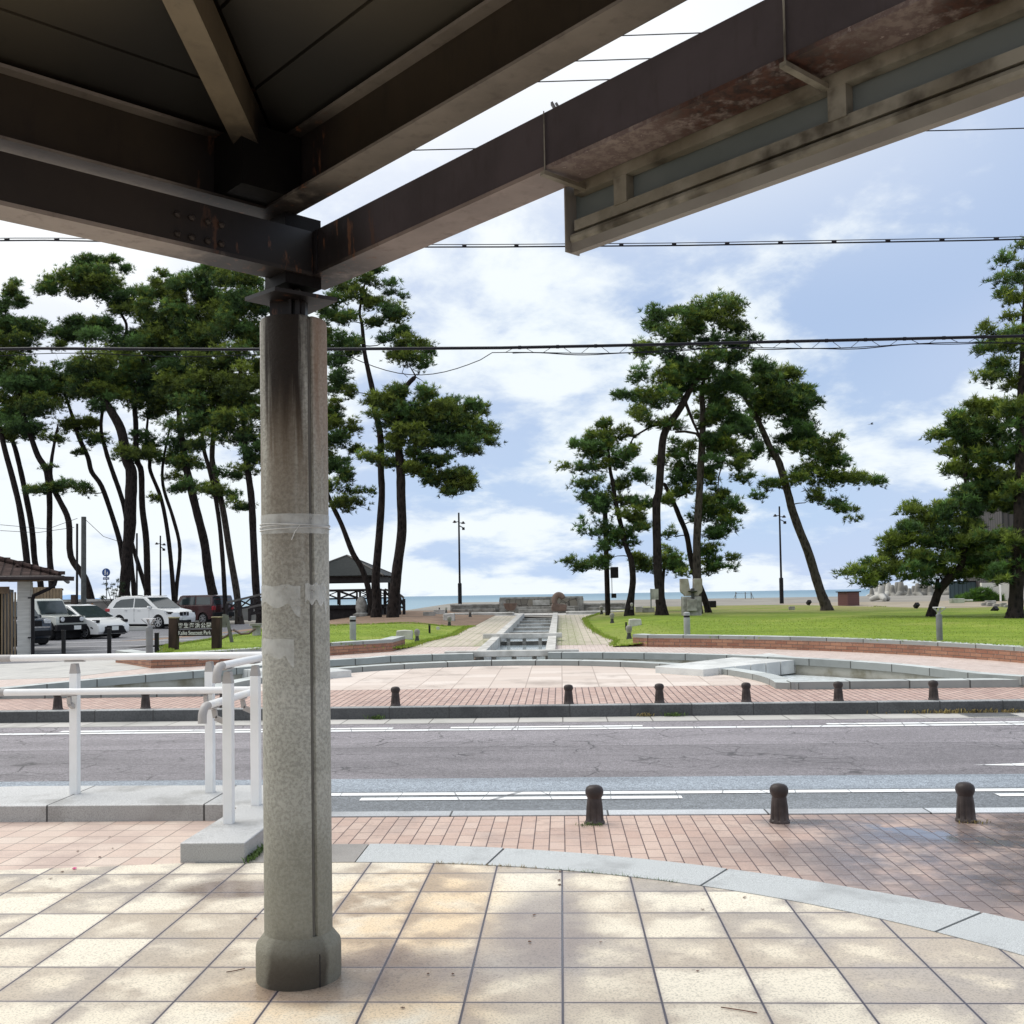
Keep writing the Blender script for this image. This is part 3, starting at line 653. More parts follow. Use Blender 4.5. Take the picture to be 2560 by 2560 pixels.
for yb, hw, zz in ((22.75,1.48,.14),(29.2,1.12,.17)):
    mb = MB(); mb.box(((chL+chR)/2-.05,yb,H(0,yb)+zz-.01),(2*hw,.34,.13)); mb.build('cross_beam', M['palestone'], ch, bevel=.012)
    for dx in (-.45,.0,.45):
        mb = MB(); mb.box(((chL+chR)/2+dx,yb,H(0,yb)-.06),(.10,.12,.26)); mb.build('beam_block', M['stone'], ch)
mb = MB(); mb.box(((chL+chR)/2,22.42,.06),(1.9,.16,.14)); mb.build('sill', M['stone'], ch)
# service covers, gutter grate
mb = MB(); p = gh(1705,1322); mb.box((p[0],p[1]-.15,p[2]+.002),(1.1,.5,.008)); struct(mb,'utility_cover',M['stone'])
mb = MB(); p = gh(270,1343); mb.box((p[0]+.1,p[1]+.15,p[2]+.002),(1.2,.45,.008)); struct(mb,'utility_cover',M['stone'])
gr = thing('drain_grate', 'steel drain grate in the gutter at the far kerb', 'drain', (5.65,14.05,-.088))
for i in range(22): mb = MB() if i == 0 else mb; mb.box((5.35+i*.03,14.05,-.082),(.012,.36,.012))
mb.build('grate_bars', mat('galvanised_steel',(.35,.36,.37),(.28,.28,.29),8,.4,.1,metal=.6), gr)
# ------------------------------------------------------------------ bollards
iron = mat('brown_cast_iron', (.080,.064,.060), (.040,.032,.030), 5., .38, .15, 60., .002)
def make_bollard(label, group):
    t = thing('bollard', label, 'bollard', group=group); s = .27/.27
    fl = lambda a, z: 1-.11*max(0,math.cos(a*9))**2 if .02 < z < .17 else 1.
    b = MB(); b.lathe([(.073,0),(.073,.015),(.066,.025),(.064,.06),(.060,.12),(.054,.172),(.052,.185)], n=72, flute=fl); b.build('shaft', iron, t, smooth=True, local=True)
    b = MB(); b.lathe([(.050,.180),(.054,.19),(.062,.205),(.067,.222),(.066,.242),(.058,.262),(.040,.274),(.015,.279),(.001,.280)], n=32); b.build('cap', iron, t, smooth=True, local=True)
    return t
NB = [(1122,'on the near brick pavement, left one of three'),(1470,'on the near brick pavement, middle one of three'),(1824,'on the near brick pavement, rightmost, beside the wet patch')]
b0 = None
for x, l in NB:
    p = gp(x,1550,-.06); lab = 'short dark brown fluted bollard '+l
    if b0 is None: b0 = make_bollard(lab, 'short fluted bollards along the kerbs'); b0.location = (p[0],7.60,H(0,7.6))
    else: dup(b0, (p[0],7.60,H(0,7.6)), R_(random.uniform(0,40)), lab)
for x, y, l in ((82,1345,'leftmost in the far row, seen under the handrail'),(260,1341,'second from left in the far row, seen under the handrail'),(405,1341,'in the far row, half hidden behind the handrail posts'),(743,1334,'in the far row, just right of the column'),(1073,1328,'in the far row, directly below the carved ring stone'),(1246,1328,'in the far row, below the tall dark pine trunk'),(1411,1326,'in the far row, at the right part of the slab plaza'),(1586,1324,'in the far row, at the left corner of the right pond'),(1767,1322,'rightmost in the far row, beside the utility cover')):
    p = gp(x,y,.07); c = dup(b0, (p[0],14.55,H(0,14.55)), R_(random.uniform(0,40)), 'short dark brown bollard '+l); c.scale = (1,1,.97)
# ------------------------------------------------------------------ granite planter kerb with handrails
mb = MB(); z = H(0,8)
arm = [(-9,7.80),(-5.2,7.80),(-4.5,7.76),(-2.52,7.77),(-2.44,7.62),(-2.45,6.5),(-2.03,6.5),(-2.03,8.03),(-2.2,8.55),(-4.6,8.6),(-5.6,8.45),(-9,8.3)]
mb.vprism([(a,b,H(a,min(b,7.9))) for a,b in arm], -.05, .125)
tag(mb.build('granite_plinth', M['planter'], None, bevel=.008), 'L-shaped light granite plinth carrying the white handrails', 'plinth')
white = mat('white_rail_coating', (.88,.88,.87), (.80,.80,.79), 3., .32, .05, 20., .001); cap_g = mat('grey_plastic_fitting', (.42,.40,.38), (.36,.34,.33), 5., .5, .05)
postm = mat('white_painted_post', (.86,.86,.85), (.78,.78,.76), 2., .45, .05)
def handrail(label, top, low, posts, off, ends):
    t = thing('handrail', label, 'handrail', (posts[0][0],posts[0][1],.06))
    for path, nm in ((top,'upper_rail'),(low,'lower_rail')):
        b = MB(); b.tube(path, .0275, 20); b.build(nm, white, t, smooth=True)
    for x, y in posts:
        zt = top[0][2]; b = MB(); b.box((x,y,(zt-.13+.06)/2),(.066,.066,zt-.13-.06)); p = b.build('post', postm, t, bevel=.004)
        b = MB(); b.box((x,y,zt-.10),(.05,.05,.07)); b.prism([(x-.034,zt-.13),(x+.034,zt-.13),(x+.02,zt-.05),(x-.02,zt-.05)], y-.03, y+.03)
        if abs(off[1]) > .01: b.box((x,y,zt-.032),(.16,.04,.008))
        else: b.box((x,y,zt-.032),(.04,.16,.008))
        b.build('saddle', cap_g, p)
        zl = low[0][2]; a = Vector((x,y,zl-.14)); e = Vector((x+off[0],y+off[1],zl-.04)); k = Vector((x+off[0]*.9,y+off[1]*.9,zl-.10))
        b = MB(); b.bar(a,k,.03,.035); b.bar(k,e,.03,.03); b.box((x+off[0],y+off[1],zl-.03),(.12,.035,.008) if abs(off[1]) > .01 else (.035,.12,.008)); b.build('bracket', cap_g, p)
    for e in ends:
        b = MB(); b.tube(e, [.029]*len(e), 20); b.build('end_bend', cap_g, t, smooth=True)
    return t
zA, zL = 1.165, .895; ya = 8.24; yl = 8.14
handrail('white double handrail running along the road on the granite plinth',
    [(-4.5,ya,zA),(-3.4,ya,zA),(-2.36,ya-.02,zA)], [(-4.5,yl,zL),(-3.4,yl,zL),(-2.42,yl-.02,zL)],
    [(-3.97,8.24),(-2.86,8.26)], (0,-.10),
    [[(-4.5,ya,zA),(-4.62,ya,zA)],[(-4.5,yl,zL),(-4.62,yl,zL)],[(-4.60,ya,zA),(-4.64,ya+.01,zA),(-4.95,ya+.1,zA-.01),(-6.5,ya+.5,zA-.02)],[(-4.60,yl,zL),(-4.64,yl+.01,zL),(-4.95,yl+.1,zL-.01),(-6.5,yl+.5,zL-.02)]])
xB, xb = -2.325, -2.425
def bend(x, y, z): return [(x,y,z),(x,y-.05,z-.002),(x,y-.085,z-.02),(x,y-.105,z-.055),(x,y-.11,z-.11)]
handrail('white double handrail running towards the camera, ending in downturned grips',
    [(xB,6.95,zA),(xB,7.5,zA),(xB+.02,8.1,zA),(xB-.04,8.22,zA)], [(xb,6.95,zL),(xb,7.5,zL),(xb+.01,8.0,zL),(xb-.0,8.12,zL)],
    [(xB,7.09),(xB,7.73)], (-.10,0), [bend(xB,6.96,zA), bend(xb,6.96,zL)])
# ------------------------------------------------------------------ lamps and posts in the park
dark = mat('dark_brown_metal', (.022,.02,.022), (.015,.014,.016), 5., .5, .05); grey = mat('grey_metal_post', (.19,.20,.20), (.15,.155,.155), 5., .5, .1)
galv = mat('galvanised_post', (.36,.37,.38), (.3,.3,.31), 5., .5, .1)
def lamp(px, py, Y, label, ht=5.85):
    p = dp(px,py,Y); z = H(p[0],Y); t = thing('street_lamp', label, 'street lamp', (p[0],Y,z), group='tall dark park lamps')
    b = MB(); b.tube([(p[0],Y,z),(p[0],Y,z+1.55)], .12, 12); b.tube([(p[0],Y,z+1.55),(p[0],Y,z+1.6)],[.12,.07],12); b.build('pole_base', dark, t)
    b = MB(); b.tube([(p[0],Y,z+1.6),(p[0],Y,z+ht)], [.065,.05], 10); b.build('pole', dark, t)
    for sx, zz in ((-1,ht-.55),(1,ht-.62)):
        b = MB(); b.bar((p[0],Y,z+zz),(p[0]+sx*.22,Y,z+zz),.04,.04); b.lathe([(.03,0.14),(.07,.09),(.12,.02),(.13,0),(.02,-.02)],(p[0]+sx*.26,Y,z+zz-.05),16); b.build('lamp_head', dark, t, smooth=True)
    b = MB(); b.bar((p[0]+.05,Y,z+ht-.8),(p[0]+.30,Y-.1,z+ht-.95),.05,.05); b.box((p[0]+.28,Y-.1,z+ht-.98),(.15,.12,.16)); b.build('floodlight', dark, t)
    return t
lamp(868,1143,62,'tall dark park lamp standing alone left of the water channel, against the sea')
lamp(1475,1138,62,'tall dark park lamp right of the pine group')
lamp(303,1127,70,'tall dark park lamp above the white parked cars')
def post_light(px, py, hpx, label, fan=False, w=.085):
    p = gh(px,py,0,HL); D = p[1]; h = hpx*U*D/F; z = p[2]-.03; m = grey
    t = thing('post_light', label, 'garden light', (p[0],p[1],z))
    b = MB()
    if not fan:
        b.lathe([(w,0),(w,h*.78)],(p[0],p[1],z),18); b.build('post', galv, t, smooth=True)
        b = MB(); b.lathe([(w*.93,h*.78),(w*.93,h*.86)],(p[0],p[1],z),18); b.build('lens', dark, t); b = MB(); b.lathe([(w,h*.86),(w,h*.97),(w*.6,h)],(p[0],p[1],z),18); b.build('cap', galv, t, smooth=True)
    else:
        b.lathe([(w,0),(w,h*.78),(w*.7,h*.8)],(p[0],p[1],z),18); b.build('post', m, t, smooth=True)
        b = MB(); b.lathe([(w*.5,h*.78),(w*.5,h*.84)],(p[0],p[1],z),12)
        for k in range(5): a = -.9+k*.45; b.bar((p[0],p[1],z+h*.82),(p[0]+a*w*2.4,p[1]+(.05 if k%2 else -.05),z+h*.985),.018,.018)
        b.build('prongs', galv, t); b = MB(); b.lathe([(w*1.9,h*.985),(w*1.9,h)],(p[0],p[1],z),18); b.build('reflector', white, t)
    return t
post_light(666,1208,48,'grey round bollard light behind the left brick wall')
post_light(1296.5,1199,46,'grey round bollard light with a dark band behind the right brick wall')
post_light(1773,1210,66,'slim grey garden light with a fan top on the right lawn',True,.065)
post_light(282,1243,80,'slim grey garden light with a fan top left of the park sign',True,.07)
def head_post(px, py, hpx, label, grp='small stone-headed path lights'):
    p = gh(px,py,0,HL); D = p[1]; h = hpx*U*D/F; z = p[2]-.02; t = thing('stone_light', label, 'path light', (p[0],p[1],z), group=grp); q = (p[0],p[1],z)
    b = MB(); b.lathe([(h*.2,0),(h*.19,h*.1),(h*.125,h*.36),(h*.12,h*.5)],q,16); b.build('base', M['stonedark'], t, smooth=True)
    b = MB(); b.lathe([(h*.12,h*.48),(h*.17,h*.58),(h*.205,h*.72),(h*.2,h*.86),(h*.13,h*.96),(.01,h)],q,18); b.build('head', M['stone'], t, smooth=True)
M['stonedark'] = mat('dark_weathered_stone', (.09,.09,.085), (.05,.05,.05), 6., .8, .3)
for a in ((787,1212,27,'on the left lawn, nearest the brick wall'),(848,1183,22,'on the left lawn beside a pale stone block'),(887,1164,16,'at the left edge of the park path, farthest up'),(842,1155,11,'far off behind the stone blocks left of the path'),
          (1187,1207,29,'on the right lawn before the white boulder'),(1155,1177,22,'on the right lawn by the path edge, middle one'),(1135,1160,18,'on the right side of the path, farthest of three'),(1192,1149,13,'tiny, standing at the foot of the slanting pine')):
    head_post(a[0],a[1],a[2],'stone path light with rounded head '+a[3])
def thin_post(px, py, hpx, label, w=.06, m=None):
    p = gh(px,py,0,HL); h = hpx*U*p[1]/F; b = MB(); b.box((p[0],p[1],p[2]+h/2-.02),(w,w,h)); b.box((p[0],p[1],p[2]+h),(w*1.15,w*1.15,.03)); solo(b,'marker_post',m or dark,label,'post')
thin_post(810.5,1195,16,'short dark marker post on the left lawn'); thin_post(1181.6,1190,15,'short dark marker post beside the nearest stone light on the right lawn')
thin_post(829,1156,9,'tiny dark post left of the stone blocks'); thin_post(857,1171,13,'short dark post leaning on the stone block left of the path')
for x,y,l in ((1526.6,1146,'small black spotlight at the foot of the leaning pine'),(1730,1153,'small black spotlight left of the low spreading pine'),(1878,1163,'small black spotlight left of the big right pine trunk')):
    p = gh(x,y); t = thing('spotlight', l, 'spotlight', (p[0],p[1],p[2])); b = MB(); b.box((p[0],p[1],p[2]+.05),(.18,.12,.05)); b.bar((p[0],p[1],p[2]+.05),(p[0],p[1],p[2]+.2),.05,.04); b.build('stand', dark, t)
    b = MB(); b.bar((p[0]-.04,p[1]+.1,p[2]+.18),(p[0]+.03,p[1]-.06,p[2]+.34),.19,.16); b.build('lamp_head', dark, t, bevel=.01)
# boulders, blocks
def block(x0, x1, y0, y1, label, m=None, name='stone_block', seed=1, flat=False, grp=None, dep=None, ff=HL):
    p = gh((x0+x1)/2,y1,0,ff); w = (x1-x0)*U*p[1]/F; h = (y1-y0)*U*p[1]/F*.95; d = dep or w*.6; b = MB()
    if flat: b.box((p[0],p[1]+d/2,p[2]+h/2-.02),(w,d,h)); return solo(b,name,m or M['stone'],label,'stone block',grp,bevel=.02)
    b.rock((p[0],p[1]+d/2,p[2]+h*.48-.02),(w,d,h),seed,.10); return solo(b,name,m or M['palestone'],label,'boulder' if name == 'boulder' else 'stone block',grp,bevel=.01)
block(747,777,1187,1206,'pale squared boulder on the left lawn above the brick wall',name='boulder',seed=3)
block(836,857,1156,1171,'pale stone block left of the park path',seed=4,flat=False)
block(798,820,1153,1162,'long low stone bench block left of the path, nearest the pines',M['stone'],flat=True); block(818,841,1149,1159,'long low stone bench block with its end to the dark stone light',M['palestone'],flat=True)
block(1187,1210,1166,1182,'white rough boulder on the right lawn',name='boulder',seed=8)
block(1199,1213,1143,1155,'low pale stone block left of the big dark pine trunk',M['palestone'],flat=True); block(1212,1235,1145,1155,'low brown-grey stone block touching the big dark pine trunk',M['stone'],flat=True)
block(823,829,1181,1187,'small white stone on the left lawn',seed=12); block(1489,1500,1143,1150,'small grey stone box in the grass below the right lamp',M['stone'],flat=True)
p = gh(1343.5,1148,0,H); b = MB(); b.box((p[0],p[1]+.2,p[2]+.2),(.46,.4,.4)); solo(b,'equipment_box',dark,'dark low box on the grass right of the stone monument','box',bevel=.03)
# memorial wall, terraces
pier = M['stone']; mosaic = NT('crazy_paved_stone'); vo = mosaic.n('TexVoronoi', feature='DISTANCE_TO_EDGE', i_Vector=mosaic.pos(), i_Scale=2.6).outputs[0]; vc = mosaic.n('TexVoronoi', i_Vector=mosaic.pos(), i_Scale=2.6).outputs[1]
vcs = mosaic.sep(vc)[0]; cc = mosaic.mix(vcs, (.22,.20,.17), (.34,.31,.26)); cc = mosaic.mix(mosaic.ramp(vo,.01,.05), (.08,.07,.06), cc); M['mosaic'] = mosaic.out(cc, .85, vo, .4, .02)
Yw = 54.5; wl_ = dp(943,1130,Yw)[0]; wr_ = dp(1100,1130,Yw)[0]; zb = H(0,Yw); zt = float(dp(1020,1127.5,Yw)[2])
t = thing('memorial_wall', 'broad crazy-paved stone wall with end piers at the head of the water channel', 'wall', ((wl_+wr_)/2,Yw,zb))
b = MB(); b.box(((wl_+wr_)/2,Yw,(zb+zt)/2-.05),(wr_-wl_-.3,.35,zt-zb)); b.build('wall', M['mosaic'], t)
b = MB(); b.box(((wl_+wr_)/2,Yw,zt),(wr_-wl_,.45,.09)); b.build('coping', M['stone'], t, bevel=.01)
for x in (wl_+.15,wr_-.15): b = MB(); b.box((x,Yw-.03,(zb+zt)/2-.05),(.34,.44,zt-zb)); b.build('pier', M['stone'], t, bevel=.01)
a = dp(1005,1132,Yw-.35); c = dp(1037,1142,Yw-.35); b = MB(); b.box(((a[0]+c[0])/2,Yw-.26,(a[2]+c[2])/2),(c[0]-a[0],.14,a[2]-c[2])); b.build('name_slab', M['palestone'], t, bevel=.01)
for k, (dy, hh) in enumerate(((.9,.30),(1.5,.18))): b = MB(); b.box(((wl_+wr_)/2+.3,Yw-.2-dy/2,zb+hh/2),(wr_-wl_-1.1-.4*k,dy,hh)); b.build('step', M['stone'], t, bevel=.01)
for x0, x1, hh, l in ((dp(850,1150,Yw)[0],wl_-.03,.52,'low grey terrace wall left of the crazy-paved wall'),(wr_+.03,dp(1180,1150,Yw)[0],.46,'low grey terrace wall right of the crazy-paved wall')):
    t = thing('terrace_wall', l, 'terrace', ((x0+x1)/2,Yw,zb))
    b = MB(); b.box(((x0+x1)/2,Yw+.2,zb+hh*.4),(x1-x0,.5,hh*.8)); b.build('wall', M['stone'], t)
    b = MB(); b.box(((x0+x1)/2,Yw+.2,zb+hh*.86),(x1-x0,.6,.08)); b.build('coping', M['palestone'], t, bevel=.01)
    b = MB(); b.box(((x0+x1)/2,Yw-.5,zb+hh*.22),(x1-x0-.4,.5,hh*.42)); b.build('step', M['stone'], t, bevel=.01)
for sx, l in ((-1,'flat paved plinth left of the channel head'),(1,'flat paved plinth right of the channel head')):
    x = -1.05+sx*2.9; b = MB(); b.box((x,51.3,H(0,51)+.06),(3.2,1.6,.12)); solo(b,'stone_plinth',M['palestone'],l,'plinth',bevel=.01)
# carved ring stone and bowl stone
brownst = mat('brown_carved_stone', (.20,.135,.105), (.12,.08,.065), 3., .75, .3, 20.)
p = gh(1055,1151,0,H); rr = 17.*U*p[1]/F; b = MB(); pts = []; rad = []
for k in range(33):
    a = R_(25+k*8.1); pts.append((p[0]+rr*.50*math.cos(a), p[1]+.12*math.sin(a), p[2]+rr*1.06+rr*.60*math.sin(a))); rad.append(rr*.33*(.72+.38*math.sin(PI*min(1,.12+k/30))))
t = thing('ring_sculpture', 'brown carved open ring stone beside the head of the channel', 'sculpture', tuple(p))
b.tube(pts, rad, 14); b.build('ring', brownst, t, smooth=True); b = MB(); b.rock((p[0],p[1]+.1,p[2]+.12),(.75,.6,.34),5,.06); b.build('base', brownst, t, bevel=.01)
p = gh(963,1152,0,H); b = MB(); b.lathe([(.16,0),(.26,.1),(.33,.3),(.34,.36),(.26,.35),(.18,.22),(.01,.18)],tuple(p),20); solo(b,'stone_bowl',brownst,'brown tilted bowl stone left of the channel head','sculpture',smooth=True)
# U-shaped monument
Ym = 42.3; a = dp(1283,1092,Ym); c = dp(1325,1149,Ym); z0 = H(a[0],Ym); t = thing('monument', 'pale U-shaped stone monument on a block base below the pines', 'monument', ((a[0]+c[0])/2,Ym,z0)); mx = (a[0]+c[0])/2; hw = (c[0]-a[0])/2
zt = float(a[2]); zm = float(dp(1300,1124.5,Ym)[2]); ou = []
H2 = zt-zm
ou = [(-hw,zt),(-hw,zm+H2*.35)]+[(-hw*math.cos(R_(k*9)),zm+H2*.35-H2*.35*math.sin(R_(k*9))) for k in range(1,6)]+[(-hw*.62,zm),(hw*.62,zm)]+[(hw*math.cos(R_(45-k*9)),zm+H2*.35-H2*.35*math.sin(R_(45-k*9))) for k in range(0,5)]+[(hw,zm+H2*.35),(hw,zt),(hw*.22,zt),(hw*.2,zm+H2*.62)]+[(hw*.2*math.cos(R_(k*30)),zm+H2*.5-hw*.2*math.sin(R_(k*30))) for k in range(1,6)]+[(-hw*.2,zm+H2*.62),(-hw*.3,zt)]
b = MB(); b.prism([(mx+x,zz) for x,zz in ou], Ym-.22, Ym+.22); b.build('u_stone', M['monu'] if 'monu' in M else mat('pale_monument_stone',(.40,.37,.31),(.28,.25,.20),3.,.85,.3,20.), t, bevel=.015)
b = MB(); b.box((mx,Ym+.02,(z0+zm)/2-.02),(hw*1.72,.6,zm-z0)); b.build('base', M['stone'], t, bevel=.02)
b = MB(); b.box((mx-.02,Ym-.36,z0+(zm-z0)*.62),(hw*.9,.16,(zm-z0)*.5)); b.build('plaque', M['stone'], t, bevel=.01)
b = MB(); b.box((mx+.03,Ym-.26,zm+.1),(.12,.12,.42)); b.lathe([(.01,0),(.17,.05),(.19,.09),(.02,.1)],(mx+.03,Ym-.28,zm+.12),12); b.build('spout', M['stonedark'], t)
# info sign, cabinet, net posts
p = gh(1228.5,1147,0,H); t = thing('information_sign', 'small grey information board on a thin pole left of the big dark pine trunk', 'sign', tuple(p)); hh = 36*U*p[1]/F
b = MB(); b.tube([(p[0],p[1],p[2]),(p[0],p[1],p[2]+hh)],.025,8); b.build('pole', grey, t); b = MB(); b.box((p[0]+.14,p[1],p[2]+hh-.22),(.32,.03,.42)); b.build('board', M['stone'], t)
redb = NT('reddish_brown_boards'); x_,y_,z_ = redb.sep(redb.pos()); fr = redb.m_('FRACT', redb.m_('MULTIPLY', z_, 9.)); M['redb'] = redb.out(redb.mix(redb.ramp(fr,.0,.15),(.03,.012,.01),(.13,.05,.045)), .6)
p = gh(1604.5,1146,0,H); w = 32*U*p[1]/F; h = 29*U*p[1]/F; t = thing('cabinet', 'reddish brown boarded cabinet with a dark flat top on the lawn', 'cabinet', tuple(p))
b = MB(); b.box((p[0],p[1]+.3,p[2]+h*.5),(w*.9,.7,h*.95),R_(28)); b.build('body', M['redb'], t); b = MB(); b.box((p[0],p[1]+.3,p[2]+h),(w*1.05,.85,.05),R_(28)); b.build('top', dark, t); b = MB(); b.box((p[0],p[1]+.3,p[2]+.04),(w*.98,.78,.08),R_(28)); b.build('plinth', M['stonedark'], t)
t = thing('net_frame', 'thin posts and wires of a net frame on the beach', 'net', tuple(dp(1400,1130,80)))
b = MB(); 
for x in (1388,1406,1417): q = dp(x,1117,80); b.tube([(q[0],80,.75),(q[0],80,q[2])],.035,6)
q = dp(1384,1130,80); r = dp(1390,1118,80); b.tube([tuple(q),tuple(r)],.02,5); q = dp(1422,1130,80); r = dp(1417,1118,80); b.tube([tuple(q),tuple(r)],.02,5); b.build('posts', grey, t)
b = MB(); q = dp(1388,1120,80); r = dp(1417,1119,80); b.tube([tuple(q),tuple(r)],.012,4); b.build('line', grey, t)
# tetrapod and breakwater blocks
p = dp(1663,1139,66); M['tetra'] = mat('pale_concrete', (.55,.54,.51), (.42,.41,.38), 1., .8, .2); 
def tet(x, y, z, s, rot, label, m, group=None):
    b = MB(); dirs = [Vector((0,0,1))]+[Vector((math.cos(R_(rot+k*120))*.94,math.sin(R_(rot+k*120))*.94,-.33)) for k in range(3)]; c = Vector((x,y,z+s*.42))
    for d in dirs: b.tube([c-d*s*.05,c+d*s*.5,c+d*s*.85,c+d*s*.92],[s*.32,s*.24,s*.18,s*.12],12)
    return solo(b,'tetrapod',m,label,'tetrapod',group,smooth=True)
tet(p[0],66,H(p[0],66),.80,30,'pale tetrapod standing alone on the sand in front of the breakwater',M['tetra'])
rnd = random.Random(4); brk = mat('breakwater_concrete', (.30,.29,.26), (.17,.165,.15), .8, .85, .3)
for k in range(20):
    px = 1646+k*7.9+rnd.uniform(-2,2); py = 1125+rnd.uniform(-4,2) ; Yb = 90+rnd.uniform(-4,3); q = dp(px,py,Yb)
    s_ = rnd.uniform(.55,1.0); tet(q[0],Yb,.74,s_*1.15,rnd.uniform(0,120),'grey weathered tetrapod in the breakwater heap on the shore',[brk,M['tetra']][k in (1,4)],'tetrapods in the breakwater heap')
 
# stones and wall at the right
for k,(x0,x1,y0,y1) in enumerate(((1853,1864,1136,1148),(1864,1876,1135,1149),(1876,1890,1138,1150),(1889,1900,1136,1151),(1862,1880,1132,1138),(1922,1932,1137,1153),(1896,1906,1140,1152))):
    block(x0,x1,y0,y1,['leftmost squared grey stone of the row','second squared grey stone from the left','wide squared stone in mid row','fourth squared grey stone','flat slab lying on the row of stones','squared grey stone right of the big pine trunk','squared grey stone touching the big pine trunk'][k]+' at the right edge of the lawn',M['stone'],seed=20+k,grp=None,ff=H)
block(1376+420,1376+444,1128,1137,'small white block in front of the blue-grey fence',M['palestone'],flat=True,ff=H); block(1822,1836,1130,1134,'low white slab in the grass by the blue-grey fence',M['palestone'],flat=True,ff=H)
Yf = 64.; a = dp(1791,1128,Yf); c = dp(1877,1096,Yf); zt = float(c[2]); z0 = H(a[0],Yf); bl = NT('blue_grey_corrugated'); x_,y_,z_ = bl.sep(bl.pos()); fr = bl.m_('FRACT', bl.m_('MULTIPLY', x_, 4.)); M['corr'] = bl.out(bl.mix(bl.ramp(fr,.0,.3),(.03,.05,.06),(.085,.13,.15)), .5)
t = thing('sheet_fence', 'tall blue-grey corrugated sheet fence at the right side of the beach', 'fence', (a[0],Yf,z0))
b = MB(); w = float(c[0]-a[0]); n = 40
for k in range(n): b.box((a[0]+w*(k+.5)/n,Yf+(.03 if k%2 else 0),(z0+zt)/2),(w/n,.03,zt-z0))
b.build('sheets', M['corr'], t); b = MB(); b.box((a[0]+w/2,Yf,zt),(w,.08,.06)); b.build('top_rail', dark, t)
# tall dark screened building behind the right pines
Yd = 60; a = dp(1896,1133,Yd); tall = float(dp(1900,915,Yd)[2]); sl = NT('dark_slatted_cladding'); x_,y_,z_ = sl.sep(sl.pos()); fr = sl.m_('FRACT', sl.m_('MULTIPLY', sl.m_('ADD',x_,y_), 3.2)); M['slat'] = sl.out(sl.mix(sl.ramp(fr,.2,.5),(.02,.019,.02),(.065,.058,.058)), .7)
t = thing('building', 'tall dark slat-clad building behind the big right pine', 'building', (a[0]+3,Yd+3,0))
b = MB(); b.box((a[0]+4,Yd+3,(tall)/2+.5),(8,6,tall)); b.build('wall', M['slat'], t)
b = MB(); b.box((a[0]+4,Yd+3,tall+.55),(8.3,6.3,.15)); b.build('roof', dark, t)
b = MB(); b.box((a[0]+2.6,Yd-.03,1.9),(1.4,.06,2.0)); b.build('door', mat('dark_brown_panel',(.09,.06,.045),None,3,.6,.1), t)
b = MB(); b.box((a[0]-.2,Yd-1.2,H(10,Yd)+.55),(3.2,.25,1.1)); solo(b,'white_wall',mat('white_render',(.72,.70,.64),(.6,.58,.52),1.,.8,.1),'low white wall behind the big right pine trunk','wall')
for px, l in ((1888,'thin white twin-arm pole half hidden in the right pine'),):
    q = dp(px,1133,57); b = MB(); b.tube([(q[0],57,H(q[0],57)),(q[0],57,float(dp(px,1072,57)[2]))],.05,8); b.bar((q[0]-.3,57,float(dp(px,1073,57)[2])),(q[0]+.3,57,float(dp(px,1073,57)[2])),.06,.06); solo(b,'pole',white,l,'pole')
# ------------------------------------------------------------------ shelter: column, beams, hip roof, hanging screen
M['col'] = column_mat(); cx, cy = -1.175, 4.52
t = thing('column', 'round rough plastered column streaked with brown water stains, holding up the shelter', 'column', (cx,cy,H(0,cy)))
zb = H(0,cy)
def notch(a, z):                                                      # shadow gap running up the front right of the shaft
    d = abs((math.degrees(a)-313+180) % 360-180); return .90 if d < 3.4 else 1.
b = MB(); b.lathe([(.147,zb+.2)]+[(.147,zb+.3+k*.2) for k in range(13)]+[(.147,2.845),(.143,2.855)], (cx,cy,0), 180, flute=notch); b.build('shaft', M['col'], t, smooth=True)
b = MB(); b.lathe([(.180,zb-.02),(.184,zb+.02),(.184,zb+.135),(.181,zb+.155),(.150,zb+.195),(.146,zb+.205)], (cx,cy,0), 72); b.build('base_collar', M['col'], t, smooth=True)
b = MB(); a = R_(313); b.bar((cx+.131*math.cos(a),cy+.131*math.sin(a),zb+.18),(cx+.131*math.cos(a),cy+.131*math.sin(a),2.84),.012,.012); b.build('joint_strip', mat('dull_joint_strip',(.2,.19,.17),None,5,.6,.1), t)
a = R_(313); b = MB(); b.bar((cx+.1835*math.cos(a),cy+.1835*math.sin(a),zb),(cx+.1835*math.cos(a),cy+.1835*math.sin(a),zb+.14),.004,.004); b.build('collar_joint', dark, t)
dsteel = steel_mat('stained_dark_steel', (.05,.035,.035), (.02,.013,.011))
b = MB(); b.bar((cx-.02,cy,2.85),(cx-.02,cy,2.96),.05,.16); b.bar((cx+.03,cy+.02,2.85),(cx+.03,cy+.02,3.05),.13,.02); b.bar((cx-.0,cy,2.85),(cx-.0,cy,3.04),.12,.012,(1,0,0)); b.build('steel_stub', dsteel, t)
b = MB(); q = [(cx-.205,cy-.05),(cx-.03,cy-.19),(cx+.20,cy-.0),(cx+.02,cy+.2)]; b.vprism(q,2.945,2.962); b.build('bearing_plate', dsteel, t)
tape = tape_mat()
